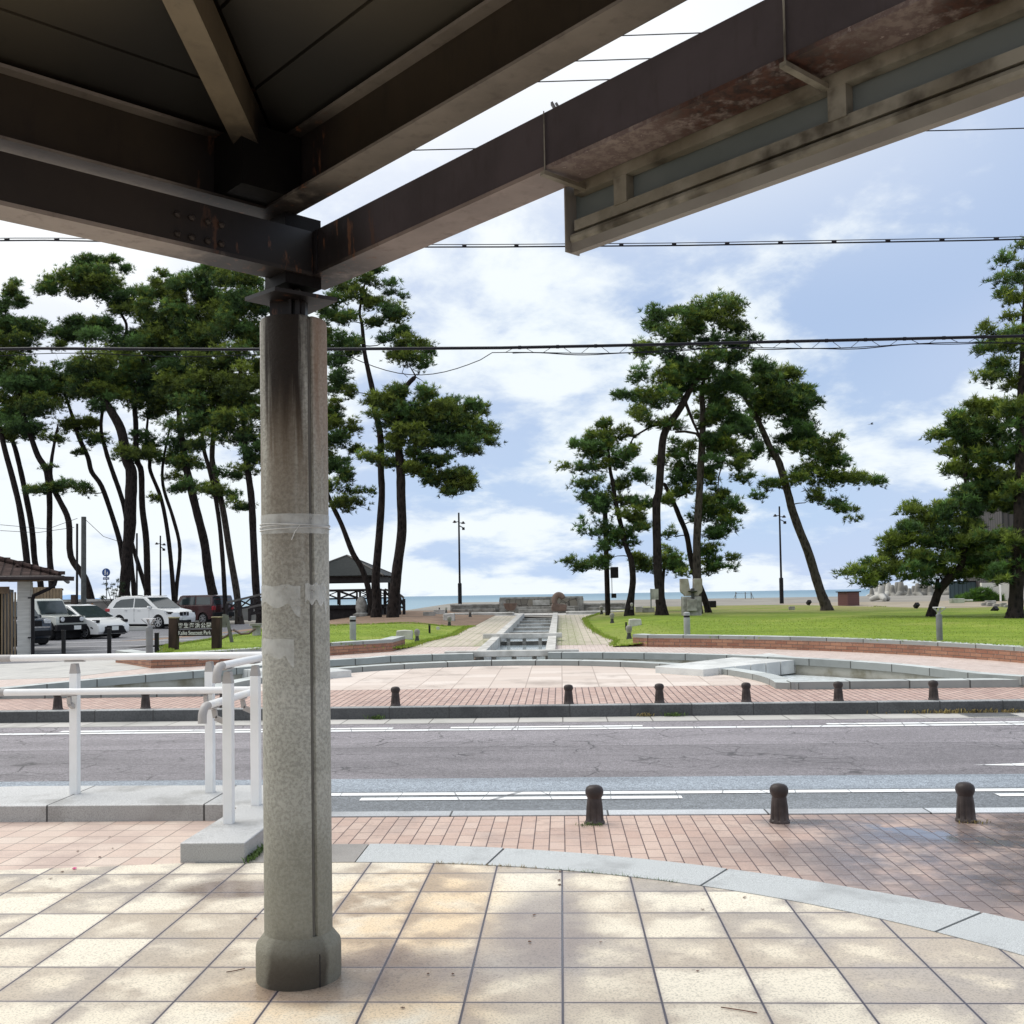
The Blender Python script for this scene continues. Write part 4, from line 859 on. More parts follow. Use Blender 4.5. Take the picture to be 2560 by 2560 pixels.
def wrap(z0, z1, a0, a1, nm, m, wob=.0, r=.1495):
    b = MB(); n = 40
    for i in range(n+1):
        a = R_(a0+(a1-a0)*i/n); w_ = wob*math.sin(i*.45)
        e = -.055*max(0,(i/n-.55))*2*(1 if wob else 0)*abs(math.sin(i*.28))
        b.v += [(cx+r*math.cos(a),cy+r*math.sin(a),z0+w_+e),(cx+r*math.cos(a),cy+r*math.sin(a),z1+w_*.4)]
    b.f = [(2*i,2*i+2,2*i+3,2*i+1) for i in range(n)]; o = b.build(nm, m, t, smooth=True); return o
wrap(1.90,1.985,150,395,'tape', tape); wrap(1.595,1.675,170,292,'tape', tape, .010); wrap(1.60,1.68,300,345,'tape', tape, .012, .1505); wrap(1.375,1.445,185,281,'tape', tape, .004)
b = MB()
for dz_, ph in ((0,0),(.008,1.5),(.016,3)):
    b.tube([(cx+.153*math.cos(R_(a)),cy+.153*math.sin(R_(a)),1.923+dz_+.006*math.sin(R_(a*1.3)+ph)) for a in range(0,361,12)], .0022, 6)
a = R_(292); q = Vector((cx+.155*math.cos(a),cy+.155*math.sin(a),1.935)); b.tube([q,q+Vector((-.02,-.01,-.03)),q+Vector((-.035,-.01,-.065))],.002,6); b.build('tied_cord', mat('white_cord',(.7,.7,.68),None,5,.6,.1), t)
# local frames: n = outward distance, u = along the beam
s2 = math.sqrt(.5)
def PR(n, u, z): return (n*s2+u*s2, n*s2-u*s2, z)                     # right beam: outward (1,1), along (1,-1)
def PL(n, u, z): return (-n*s2-u*s2, n*s2-u*s2, z)                    # left beam:  outward (-1,1), along (-1,-1)
def pbox(b, Pf, n0, n1, u0, u1, z0, z1, miter0=None):
    ua = u0 if not callable(u0) else None
    v = []
    for z in (z0,z1):
        for n, u in ((n0,0),(n1,0),(n1,1),(n0,1)):
            uu = (u0(n) if callable(u0) else u0) if u == 0 else u1
            v.append(Pf(n,uu,z))
    k = len(b.v); b.v += v; b.f += [tuple(k+i for i in f) for f in ((0,1,2,3),(7,6,5,4),(1,0,4,5),(2,1,5,6),(3,2,6,7),(0,3,7,4))]
NRo, NLo, BW = 2.55, 4.06, .15
# where the two frames meet: on PR, u such that PL's n equals nl
uR = lambda nl: (lambda n: -nl)                                       # PL n = (-x+y)*s2 = -u  -> u_R = -nL
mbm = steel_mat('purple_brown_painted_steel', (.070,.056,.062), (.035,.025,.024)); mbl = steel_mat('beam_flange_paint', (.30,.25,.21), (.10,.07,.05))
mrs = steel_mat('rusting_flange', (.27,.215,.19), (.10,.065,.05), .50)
ZB0, ZB1 = 3.05, 3.245
t = thing('roof_beam', 'dark purple-brown steel beam running right from the column head', 'beam', PR(NRo-BW/2,-NLo+BW,ZB0))
b = MB(); pbox(b,PR,NRo-BW,NRo,-NLo+.0,1.4,ZB0+.012,ZB1-.0); b.build('beam', mbm, t)
b = MB(); pbox(b,PR,NRo-BW-.004,NRo+.004,-NLo-.004,1.4,ZB0-.004,ZB0+.011); b.build('bottom_flange', mrs, t)
b = MB(); pbox(b,PR,NRo-BW-.004,NRo-BW-.0005,-NLo+BW+.02,-NLo+BW+.035,ZB0,ZB1); b.build('joint', dark, t)
t = thing('roof_beam', 'dark brown steel beam running left from the column head, bolted near its joint', 'beam', PL(NLo-BW/2,-NRo+BW,ZB0))
b = MB(); pbox(b,PL,NLo-BW+.002,NLo-.002,-NRo+BW+.002,3.4,ZB0+.012,ZB1-.002); b.build('beam', steel_mat('brown_painted_steel', (.028,.020,.015), (.022,.015,.012)), t)
b = MB(); pbox(b,PL,NLo-BW-.004,NLo+.004,-NRo+BW+.006,3.4,ZB0-.006,ZB0+.011); b.build('bottom_flange', mbl, t)
b = MB()
for u in (-1.96,-1.90,-1.83,-1.77):
    for z in (3.09,3.17): b.lathe([(.014,0),(.014,.008),(.006,.016)],(0,0,0),6,'y') ; m_ = b.v[-18:]; del b.v[-18:]; q = PL(NLo-BW-.001,u,z); b.v += [(q[0]+ (v[0]*s2+ v[1]*s2), q[1]+(v[0]*s2-v[1]*s2), q[2]+v[2]) for v in m_]
b.build('bolts', mat('worn_bolt_steel',(.06,.05,.045),None,20,.5,.1,metal=.4), t)
# eave channels and hip roof
ZE0, ZE1 = 3.305, 3.60; ERo, ELo, EF = 2.32, 4.085, .135
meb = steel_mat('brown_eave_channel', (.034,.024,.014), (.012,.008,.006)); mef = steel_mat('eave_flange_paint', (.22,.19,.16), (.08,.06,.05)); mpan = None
tp = NT('brown_ceiling_panels'); P_ = tp.pos(); n1 = tp.noise(P_,1.8,4); n2 = tp.noise(P_,7,4)
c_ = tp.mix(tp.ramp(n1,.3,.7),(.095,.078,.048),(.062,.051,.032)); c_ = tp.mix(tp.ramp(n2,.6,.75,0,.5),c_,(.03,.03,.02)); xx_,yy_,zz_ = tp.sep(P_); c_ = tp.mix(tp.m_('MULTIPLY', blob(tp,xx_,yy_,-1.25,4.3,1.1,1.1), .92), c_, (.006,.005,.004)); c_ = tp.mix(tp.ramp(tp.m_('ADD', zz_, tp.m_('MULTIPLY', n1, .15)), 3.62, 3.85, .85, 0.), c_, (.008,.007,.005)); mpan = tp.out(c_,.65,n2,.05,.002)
roof = thing('shelter_roof', 'dark brown hipped shelter roof seen from below, with light steel eaves', 'roof', (-1.24,4.52,ZE0))
for Pf, no, other, u1 in ((PR,ERo,ELo,1.4),(PL,ELo,ERo,3.2)):
    u0 = -other
    b = MB(); pbox(b,Pf,no-EF,no,(lambda n, o=other, N=no: -(o-(N-n))),u1,ZE0,ZE0+.012); b.build('eave_flange', mef, roof)
    b = MB(); pbox(b,Pf,no-.05,no-.004,-other+.008,u1,ZE0+.0125,ZE1); b.build('eave_web', meb, roof)
    b = MB(); pbox(b,Pf,no-.105,no-.052,-other+.11,u1,ZE1-.014,ZE1); b.build('eave_top_flange', mef, roof)
    b = MB(); pbox(b,Pf,no+.002,no+.03,-other-.03,u1,ZE0+.02,ZE1+.06); b.build('fascia', meb, roof)
SL = .30; rise = lambda d: ZE1+.004+SL*d                               # underside height at distance d inside the eave
hip0 = (lambda d: ((ERo-d-(ELo-d))*s2, (ERo-d+ELo-d)*s2))
def panel(Pf, no, other, d0, d1, u1, g=.006):
    b = MB(); q = []
    for dz_ in (0,.02):
        for d in (d0+g,d1-g): q.append(Pf(no-d,-(other-d)+.06,rise(d)+dz_)); q.append(Pf(no-d,u1,rise(d)+dz_))
    b.v = q; b.f = [(0,1,3,2),(6,7,5,4),(0,4,5,1),(1,5,7,3),(3,7,6,2),(2,6,4,0)]; return b
step = .30
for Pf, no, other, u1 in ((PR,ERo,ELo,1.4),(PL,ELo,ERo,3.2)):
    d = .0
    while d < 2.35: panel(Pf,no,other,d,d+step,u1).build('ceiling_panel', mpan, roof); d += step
b = MB()
for Pf, no, other, u1 in ((PR,ERo,ELo,1.4),(PL,ELo,ERo,3.2)):
    q = [Pf(no+.03,-(other+.03),rise(-.03)+.05),Pf(no+.03,u1,rise(-.03)+.05),Pf(no-2.45,u1,rise(2.45)+.05),Pf(no-2.45,-(other-2.45),rise(2.45)+.05)]; b.quad(*q)
b.build('roof_sheet', meb, roof)
h0 = hip0(.10); h1 = hip0(2.3)
b = MB(); b.bar((h0[0]-.02,h0[1]-.02,rise(.1)-.10),(h1[0]-.02,h1[1]-.02,rise(2.3)-.10),.105,.16); b.build('hip_rafter', steel_mat('tan_hip_rafter', (.19,.15,.095), (.09,.07,.045)), roof)
b = MB(); pbox(b,PR,ERo-.33,ERo-.056,-ELo+.056,-ELo+.30,ZE0+.013,ZE1-.02); b.build('corner_block', mat('black_corner_steel',(.004,.0035,.003),None,8,.6,.1), roof)
b = MB(); b.box((-1.17,4.50,3.15),(.18,.18,.31),R_(45)); b.build('corner_post', mat('sooty_steel',(.005,.004,.004),None,8,.6,.1), roof)
# hanging screen outside the right beam
scr = thing('hanging_screen', 'long grey-green panelled screen with a rusty gutter hung outside the right beam', 'screen', PR(NRo+.07,-1.78,2.82))
u0 = -2.465; u0 = (0.04-3.5)*s2-.045; Ns = NRo+.01
mg = mat('blue_grey_panel', (.14,.16,.155), (.105,.125,.12), 2., .45, .03); mfr = mat('cream_frame_paint', (.27,.25,.20), (.16,.14,.10), 4., .6, .15, 40., grime=((.05,.04,.025),6.)); mfl = mat('fascia_cream_paint', (.27,.25,.215), (.21,.19,.165), 3., .5, .1)
b = MB(); pbox(b,PR,Ns+.045,Ns+.055,u0,1.5,2.852,3.062); b.build('panels', mg, scr)
b = MB(); pbox(b,PR,Ns+.004,Ns+.04,u0+.03,1.5,3.012,3.072); b.build('top_rail', mfr, scr)
b = MB(); pbox(b,PR,Ns-.004,Ns+.044,u0+.03,1.5,3.073,3.122); b.build('gutter_side', mrs, scr)
b = MB(); pbox(b,PR,Ns+.012,Ns+.044,u0+.02,1.5,2.890,2.927); b.build('middle_rail', mfr, scr)
b = MB(); b.tube([PR(Ns+.020,u0+.005,2.867),PR(Ns+.020,1.5,2.867)],.017,10); b.build('pipe', mfr, scr)
b = MB(); pbox(b,PR,Ns+.015,Ns+.044,u0,1.5,2.817,2.860); b.build('fascia', mfl, scr)
b = MB(); pbox(b,PR,Ns-.01,Ns+.058,u0-.006,u0,2.817,3.070); b.build('end_plate', mfl, scr)
for u in (u0+.24,u0+.24+.80,u0+.24+1.62,u0+.24+2.4,u0+.24+3.2):
    b = MB(); pbox(b,PR,Ns+.006,Ns+.043,u-.028,u+.028,2.922,3.028); b.build('rib', mfr, scr)
for u in (u0+.06,u0+.99,u0+1.95):
    b = MB(); b.bar(PR(NRo-BW-.02,u,ZB0-.018),PR(Ns+.03,u+.02,ZB0-.03),.022,.014); b.bar(PR(NRo-BW-.008,u,ZB0-.01),PR(NRo-BW-.008,u,ZB1),.008,.004); b.build('strap', mfr, scr)
b = MB(); q = Vector(PR(NRo-.03,u0+.02,ZB1)); b.bar(q,q+Vector((.0,0,.03)),.05,.05); b.bar(q+Vector((0,0,.02)),q+Vector((-.035,.0,.085)),.022,.008); b.bar(q+Vector((.015,0,.02)),q+Vector((-.02,.0,.085)),.008,.008); solo(b,'wire_bracket',galv,'small metal bracket standing on top of the right beam','bracket')
# ------------------------------------------------------------------ overhead lines
wire = mat('black_cable', (.012,.013,.02), None, 5., .5, .02)
def cable(pts_px, Y, r, label, sag=0.):
    P = [dp(x,y,Y) for x,y in pts_px]; a, c = P[0], P[-1]
    sl = (c-a)/(c[0]-a[0]); out = []
    lo, hi = a-sl*45, c+sl*45; n = 80
    for i in range(n+1):
        x = lo[0]+(hi[0]-lo[0])*i/n
        z = float(np.interp(x,[p[0] for p in P],[p[2] for p in P])) if a[0] < x < c[0] else (float(a[2]) if x <= a[0] else float(c[2]))
        z = z+ (.0006*(x-a[0])**2 if x < a[0] else (.0006*(x-c[0])**2 if x > c[0] else 0)); out.append((x,Y,z))
    t = thing('power_line', label, 'overhead line', out[n//2]); b = MB(); b.tube(out, r, 6); b.build('wire', wire, t); return t, (lambda x: float(np.interp(x,[o[0] for o in out],[o[2] for o in out])))
t, zf = cable([(0,452),(180,455),(810,467),(1300,463),(1932,452)], 14.2, .010, 'double black wire with small spacers just above the pines')
b = MB(); b.tube([(x,14.2,zf(x)+.035) for x in np.linspace(-12,12,40)], .006, 5)
for k in range(-14,15): x = k*.73+.2; b.tube([(x-.03,14.2,zf(x)+.015),(x+.03,14.2,zf(x)+.015)],[.022,.022],6)
b.build('spacers', wire, t)
t, zf = cable([(0,657),(500,659.5),(980,656),(1500,644),(1932,634)], 14.0, .021, 'thick black cable bundle with a lashed lower strand, crossing the pines')
b = MB(); lowz = lambda x: zf(x)-.085-.02*math.sin(x*2.1)-(.0 if x > -.9 else .27*max(0,math.sin((x+2.9)/2.1*PI)) if -2.9 < x < -.8 else 0)
b.tube([(x,14.0,lowz(x)) for x in np.linspace(-12,14,160)], .006, 5); b.tube([(x,14.0,lowz(x)-.012-.01*math.sin(x*5)) for x in np.linspace(-.6,14,120)], .007, 5); b.build('lower_strand', wire, t)
b = MB(); x = -.7
while x < 12: b.tube([(x,14.0,lowz(x)),(x+.13,14.0,zf(x+.13))],.0045,4); b.tube([(x+.26,14.0,zf(x+.26)),(x+.39,14.0,lowz(x+.39))],.0045,4); b.lathe([(.026,-.02),(.026,.02)],(x+.2,14.0,zf(x+.2)),8,'x'); x += .52
b.build('lashing', wire, t)
for pp, l in (([(795,282),(930,280.5),(1680,248.5),(1932,242.5)],'thin single wire high above the sea view'),([(1027,153.5),(1190,149.5)],'lowest of three thin wires between roof and right beam'),([(1095,114.5),(1272,109.5)],'middle of three thin wires between roof and right beam'),([(1185,66.5),(1365,61)],'topmost of three thin wires between roof and right beam')):
    cable(pp, 14.6, .008, l)
# ------------------------------------------------------------------ pines
M['bark'] = bark_mat('dark_pine_bark', (.026,.020,.018), (.006,.005,.005)); M['bark2'] = bark_mat('grey_brown_pine_bark', (.065,.055,.046), (.018,.015,.013)); M['needle'] = needle_mat()
def cv(ox, oy, s): return lambda c: (ox+c[0]*s, oy+c[1]*s)
CA = (0,452.8,.2657); CB = (0,890.6,.2657); CD = (588.7,452.8,.2657); CE = (1026.4,528.3,.2657); CF_ = (1026.4,951,.2344); CG = (1418.9,452.8,.2657); CH = (1479.2,951,.2344)
def cl(base, L):
    ox, oy, s = base; return [(ox+c[0]*s, oy+c[1]*s, c[2]*s, c[3]*s) for c in L]
def needles(name, pts, dirs, size, cols, parent, K=14):
    n = len(pts); pts = np.array(pts); dirs = np.array(dirs); size = np.array(size); cols = np.array(cols)
    rs = np.random.RandomState(len(pts)); D = rs.normal(size=(n,K,3)); D /= np.linalg.norm(D,axis=2,keepdims=True)
    D = D*.8+dirs[:,None,:]*.75; D /= np.linalg.norm(D,axis=2,keepdims=True)
    W = rs.normal(size=(n,K,3)); W = np.cross(D,W); W /= np.linalg.norm(W,axis=2,keepdims=True)
    ln = size[:,None,None]*rs.uniform(.55,1.2,(n,K,1)); wd = size[:,None,None]*.058
    p0 = pts[:,None,:]-D*ln*.12; A = p0-W*wd; B = p0+D*ln*.45+W*wd*.9; Cc = p0+D*ln; E = p0+D*ln*.45-W*wd*.9
    V = np.stack([A,B,Cc,E],axis=2).reshape(-1,3); nf = n*K
    me = bpy.data.meshes.new(name); me.vertices.add(nf*4); me.vertices.foreach_set('co',(V-np.array(world_loc(parent))).ravel().astype(np.float32))
    me.loops.add(nf*4); me.loops.foreach_set('vertex_index',np.arange(nf*4,dtype=np.int32)); me.polygons.add(nf)
    me.polygons.foreach_set('loop_start',np.arange(0,nf*4,4,dtype=np.int32)); me.polygons.foreach_set('loop_total',np.full(nf,4,dtype=np.int32))
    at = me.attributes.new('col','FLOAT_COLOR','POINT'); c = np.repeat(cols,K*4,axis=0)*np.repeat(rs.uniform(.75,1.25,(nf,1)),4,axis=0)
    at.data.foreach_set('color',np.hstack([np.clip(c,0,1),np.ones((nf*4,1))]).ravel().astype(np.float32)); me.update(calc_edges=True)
    me.materials.append(M['needle']); o = bpy.data.objects.new(name,me); link(o); o.parent = parent; return o
def pine(label, Y, trunk, clumps, depth=1.5, bark='bark', dens=1., seed=1, name='pine_tree', group='black pines in the seaside park', extra=(), tone=0., flare=1.5, back=.5, f=H):
    rnd = random.Random(seed); T = []
    b0 = dp(trunk[0][0],trunk[0][1],Y); g = f(b0[0],Y); pts = []
    if b0[2] > g+.05:
        p1 = dp(trunk[1][0],trunk[1][1],Y); sl = (b0[0]-p1[0])/(p1[2]-b0[2]+1e-3); dz = b0[2]-g; pts.append(((b0[0]+sl*dz*.6,Y,g-.1),trunk[0][2]*U*Y/F*1.05))
    for x,y,hw in trunk: p = dp(x,y,Y); pts.append(((p[0],Y+rnd.uniform(-.05,.05),max(p[2],g-.1)),hw*U*Y/F))
    root = thing(name, label, 'pine tree', (pts[0][0][0],Y,g), group=group)
    P3 = [Vector(p) for p,_ in pts]; R3 = [r for _,r in pts]; R3[0] *= flare
    # finer curve through the trunk points
    PP = []; RR = []
    for i in range(len(P3)-1):
        a = P3[max(i-1,0)]; b = P3[i]; c = P3[i+1]; d = P3[min(i+2,len(P3)-1)]
        for k in range(4):
            u = k/4; q = .5*((2*b)+(c-a)*u+(2*a-5*b+4*c-d)*u*u+(3*b-a-3*c+d)*u**3); PP.append(q); RR.append((R3[i]*(1-u)+R3[i+1]*u)*rnd.uniform(.96,1.05))
    PP.append(P3[-1]); RR.append(R3[-1]*.5)
    tb = MB(); tb.tube(PP, RR, 12); limbs = MB(); tp, td, ts, tc = [], [], [], []
    for ex in extra: q = [dp(x,y,Y) for x,y,_ in ex]; limbs.tube([tuple(v) for v in q],[w*U*Y/F for _,_,w in ex],8)
    TN = [(q,RR[i]) for i,q in enumerate(PP)]; nodes = TN[len(TN)//3:]
    ctr = [Vector(dp(c_[0],c_[1],Y)) for c_ in clumps]; order = sorted(range(len(clumps)), key=lambda i: min((q-ctr[i]).length for q,_ in nodes))
    for ci in order:
        cx_, cy_, rx_, ry_ = clumps[ci]
        for rep in range(2 if rnd.random() < back else 1):
            dY = rnd.uniform(-.35,.15)*depth if rep == 0 else rnd.uniform(.2,1.)*depth
            jx = rnd.uniform(-.25,.25)*rx_ if rep else 0; jy = rnd.uniform(-.2,.2)*ry_ if rep else 0
            c = Vector(dp(cx_+jx,cy_+jy,Y+dY)); a = rx_*U*Y/F*1.12; h = max(ry_*U*Y/F*1.35,.12)
            # limb from the trunk
            tgt = Vector((c.x,c.y,c.z-.25*min(1.5,a))); k_ = min(range(len(nodes)), key=lambda i: (nodes[i][0]-tgt).length+(.25 if i < len(TN)-len(TN)//3 else 0)+max(0,nodes[i][0].z-c.z)*.6)
            s, rs_ = nodes[k_]; L = (c-s).length; r0 = min(rs_*.62,.016+.013*L); mid = s.lerp(c,.55)+Vector((rnd.uniform(-.12,.12),rnd.uniform(-.1,.1),rnd.uniform(-.16,.06)*min(1,L)))
            if rep == 0 or rnd.random() < .4: limbs.tube([s,s.lerp(mid,.5)+Vector((rnd.uniform(-.05,.05),0,rnd.uniform(-.05,.07))),mid,c],[r0,r0*.8,r0*.65,r0*.4],5)
            if rep == 0: nodes.append((c,r0*.75))
            ns = max(2,int(2+a*h*7)); sub = []
            for k in range(ns):
                for _ in range(10):
                    q = Vector((rnd.uniform(-1,1),rnd.uniform(-1,1),rnd.uniform(-1,1)))
                    if q.length < 1: break
                sub.append(Vector((c.x+q.x*a*.85,c.y+q.y*a*.7,c.z+q.z*h*.85)))
            nt_ = int(min(1000,max(20, a*h*520*dens*(1 if rep == 0 else .75))))
            shade = rnd.uniform(0,1)
            for q in sub[:5]:
                if (q-c).length > .15: limbs.tube([c-Vector((0,0,h*.3)),q-Vector((0,0,.06))],[r0*.25+.006,.005],4,cap=False)
            for k in range(nt_):
                q = rnd.choice(sub); sp = .085+a*.145
                p = Vector((q.x+rnd.gauss(0,sp),q.y+rnd.gauss(0,sp),q.z+rnd.gauss(0,min(.09+h*.16,sp*.6))))
                up = (p.z-c.z)/(h+.1); o = Vector(((p.x-c.x)/(a+.1)*.7,(p.y-c.y)/(a+.1)*.5,.75+.3*up)).normalized()
                tp.append(p); td.append(o); ts.append(rnd.uniform(.17,.30)*(Y/44)**.5); 
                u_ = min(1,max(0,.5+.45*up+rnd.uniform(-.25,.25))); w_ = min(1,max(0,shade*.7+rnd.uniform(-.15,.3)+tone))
                lo = (.008,.027,.016); hi = ((.20,.37,.11) if w_ < .5 else (.38,.48,.08)); k2 = u_**1.6  # crown light painted in: dark low in each clump, bright towards its top
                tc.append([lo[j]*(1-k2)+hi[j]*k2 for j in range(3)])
    k_ = len(tb.v); tb.v += limbs.v; tb.f += [tuple(i+k_ for i in f_) for f_ in limbs.f]
    tb.build('trunk', M[bark], root, smooth=True)
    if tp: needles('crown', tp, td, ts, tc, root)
    return root
def tr(base, L): ox, oy, s = base; return [(ox+x*s, oy+y*s, w) for x,y,w in L]
Pn = pine
# --- centre right group
Pn('small pine with a bare slanting stem, left of the centre group and leaning left', 44, tr(CF_,[(690,830,8),(705,720,6.5),(715,600,6),(700,450,5.5),(665,350,5),(620,170,4.5),(580,0,4.2)])+tr(CE,[(490,1450,3.8),(470,1350,3.2),(460,1230,2.5),(440,1100,1.6)]),
 cl(CE,[(430,1040,60,50),(520,1090,100,60),(380,1120,80,45),(280,1200,80,45),(400,1210,110,60),(190,1330,60,20),(270,1330,100,30),(420,1320,110,50),(560,1280,90,60),(640,1240,90,50),(240,1450,70,25),(350,1440,100,35),(300,1550,90,30),(420,1560,100,50),(560,1450,90,50),(650,1400,90,60),(380,1620,70,30),(560,1560,80,50),(340,1720,90,20),(320,1790,80,25),(450,1780,60,40),(560,1840,80,50),(420,1890,80,20),(620,1680,90,60),(690,1600,80,60),(670,1750,70,50)])
 +cl(CF_,[(220,450,60,20),(330,480,80,45),(430,460,70,35),(540,430,60,25),(650,250,70,50),(400,500,80,25)]), 1.2, seed=2)
Pn('tall dark pine with a thick curved trunk, left trunk of the centre group', 43.3, tr(CF_,[(945,850,11),(935,760,9),(920,600,8.2),(912,400,8),(905,0,7.6)])+tr(CE,[(815,1500,7.4),(832,1250,7.2),(852,1100,7),(905,1000,6.6),(955,930,6.4),(1000,850,6.2),(1050,760,5),(1120,640,4),(1180,480,3),(1210,330,2)]),
 cl(CE,[(820,250,90,60),(1000,280,110,70),(1230,200,150,80),(1370,280,110,80),(720,350,80,50),(900,390,150,70),(1150,400,120,50),(1420,400,90,50),(760,500,110,45),(950,520,130,60),(1130,590,160,80),(700,690,90,50),(850,720,150,80),(1050,700,140,80),(560,810,70,30),(700,840,90,50),(850,850,110,60),(640,930,70,40),(740,980,110,50),(890,1030,90,40),(1400,520,120,70),(1480,610,110,70),(1280,680,100,60),(1080,310,90,50),(1300,430,90,50),(1300,540,110,60),(960,620,120,60),(1180,300,120,60)]), 2.0, seed=3, extra=[tr(CE,[(900,1010,3),(760,1040,2.2),(640,1110,1.6),(560,1260,1)]),tr(CE,[(1000,860,3.5),(1060,1010,2.5),(1110,1120,2)])])
Pn('tall pine with a straight grey-brown trunk rising behind the stone monument', 44.5, tr(CF_,[(1235,800,8.5),(1230,500,7.5),(1230,300,7.2),(1245,0,7)])+tr(CE,[(1100,1550,6.8),(1120,1200,6.3),(1130,950,5.6),(1120,800,4.5),(1150,650,3)]),
 cl(CE,[(1180,850,100,60),(1270,960,110,60),(1170,1000,80,50),(1230,1100,110,70),(1300,1200,100,80),(1200,1170,60,60),(1380,1060,90,60),(1300,900,90,50),(1380,1300,70,50),(1400,1400,60,30),(1240,780,110,60),(1380,780,90,50),(1220,1290,60,50),(1050,1180,50,40)]), 1.5, 'bark2', seed=4, extra=[tr(CE,[(1120,1140,2.5),(1080,1090,2.4),(1000,1075,2.4),(930,1080,2)]),tr(CE,[(1280,1250,1.4),(1240,1400,1.2),(1235,1500,1)])])
Pn('thin dark pine leaning left between the two tall trunks of the centre group', 45.5, tr(CF_,[(1315,835,6),(1270,700,6),(1195,500,5.2),(1150,250,5),(1090,100,4.8)])+tr(CE,[(930,1600,4.2),(880,1500,3.8),(850,1440,3)]),
 cl(CE,[(900,1300,90,60),(1000,1300,90,60),(940,1400,110,50),(1060,1400,110,60),(1150,1430,50,30),(1180,1600,110,60),(1230,1530,60,60),(1300,1620,70,50),(1390,1630,60,22),(1120,1680,80,40),(1220,1680,80,40),(1300,1750,90,35),(1230,1800,90,30),(880,1800,70,22),(1180,1900,80,22),(950,1180,60,50),(890,1580,70,40),(1000,1500,80,40)])
 +cl(CF_,[(1330,380,80,35),(1400,430,100,45),(1330,500,90,45),(1480,440,80,25),(1420,520,80,40),(1450,150,70,30),(1350,230,90,35),(1080,570,60,20)]), 1.4, seed=5)
Pn('small background pine with low dark boughs behind the centre group', 49, tr(CF_,[(960,760,3),(958,640,2.8),(970,500,2.6),(985,440,2.2),(960,380,1.5)]), cl(CF_,[(820,420,90,45),(800,480,90,40),(960,390,60,30),(1020,480,90,40),(1100,500,90,40),(880,500,70,30),(960,440,80,35)]), 1., seed=6)
Pn('pine leaning left on the right side of the centre group, with a wide drooping crown', 46.8, tr(CH,[(335,815,10),(300,730,9),(260,600,8.4),(190,380,8),(120,200,7.8),(60,30,7.4)])+tr(CE,[(1740,1550,7),(1700,1400,6.8),(1660,1280,6.4),(1610,1200,6),(1560,1090,5.4),(1510,980,4.8),(1480,920,4.4),(1430,840,3.4),(1400,760,2)]),
 cl(CE,[(1530,700,130,70),(1650,700,120,70),(1760,660,60,28),(1400,740,90,50),(1550,820,130,70),(1700,850,140,90),(1840,830,90,60),(1450,1060,70,60),(1480,1200,60,60)])
 +cl(CG,[(100,950,100,70),(270,960,60,28),(230,1100,150,80),(400,1120,80,60),(150,1200,150,80),(380,1250,110,70),(250,1350,130,70),(400,1400,100,60),(540,1430,80,50),(350,1500,130,60),(500,1560,120,60),(630,1600,110,50),(730,1700,110,36),(860,1720,70,26),(420,1650,130,50),(550,1700,120,40),(300,1720,110,36),(120,1740,100,26),(80,1830,70,18),(450,1820,60,40),(560,1850,60,30),(30,1500,50,60),(280,1200,120,70),(120,1080,110,70),(180,1500,60,40)])+cl(CH,[(380,10,50,30),(450,60,60,25),(540,130,50,22),(500,40,60,25)]), 2.2, 'bark2', seed=7, tone=.12)
# --- pair left of the channel
Pn('tallest pine right of the column, with an open pointed crown', 46.8, [(710,1165,11),(711,1130,9),(709,1095,8),(715,1015,7),(720.7,936,6.4),(719,891,6.2),(717.5,825,6),(708,772,5.6),(703,737,5.2),(695,700,4.6),(688,665,4),(683,612,3.2),(679,586,2.6),(690,525,1.5)],
 cl(CD,[(470,230,70,50),(560,330,60,50),(400,280,80,60),(250,330,90,40),(180,420,90,40),(350,400,90,50),(480,450,90,60),(620,400,45,18),(560,500,90,50),(120,560,110,36),(250,560,70,36),(620,560,70,60),(660,640,60,50),(200,730,110,46),(300,760,80,46),(560,700,80,50),(680,730,110,50),(800,750,90,32),(600,830,90,50),(700,850,100,46),(820,800,50,22),(820,900,80,22),(430,560,80,50),(160,880,90,56),(200,980,90,56),(150,1060,100,36),(260,1080,70,28),(470,160,60,40),(60,470,60,40),(40,650,70,50)]), 2.0, seed=8)
Pn('pine with a dense round crown spreading right, beside the water channel lawn', 45.8, [(741,1166,13),(744,1125,10.5),(750,1069,9.6),(758,1002,9),(757,936,8.8),(756,889,8.4),(753,859,8),(750,820,6.5),(757,780,5),(763,735,5),(785,710,4.2)],
 cl(CD,[(500,1150,120,60),(620,1080,90,50),(650,1180,120,60),(780,1120,90,50),(780,1250,130,70),(930,1180,110,60),(900,1320,130,70),(1060,1200,80,60),(1160,1200,60,60),(1080,1330,110,70),(1220,1350,90,50),(1270,1430,50,25),(1100,1450,110,50),(960,1420,110,50),(640,1370,110,70),(780,1430,100,50),(580,1450,70,50),(1120,1500,70,30),(420,1560,90,35),(560,1590,70,35),(750,1530,110,50),(900,1560,80,50),(720,1640,110,50),(850,1680,110,50),(980,1660,90,40),(1080,1650,50,30),(980,1740,120,40),(1120,1730,70,50),(1000,1790,80,20),(640,1280,110,70),(520,1260,100,60),(1000,1260,110,60)]), 2.2, seed=9, tone=.15, dens=1.15, back=.9,
 extra=[tr(CD,[(735,965,1.5),(700,905,1),(660,890,.8),(640,940,.7),(680,975,.5)]),tr(CD,[(740,975,1),(785,1000,.4)])])
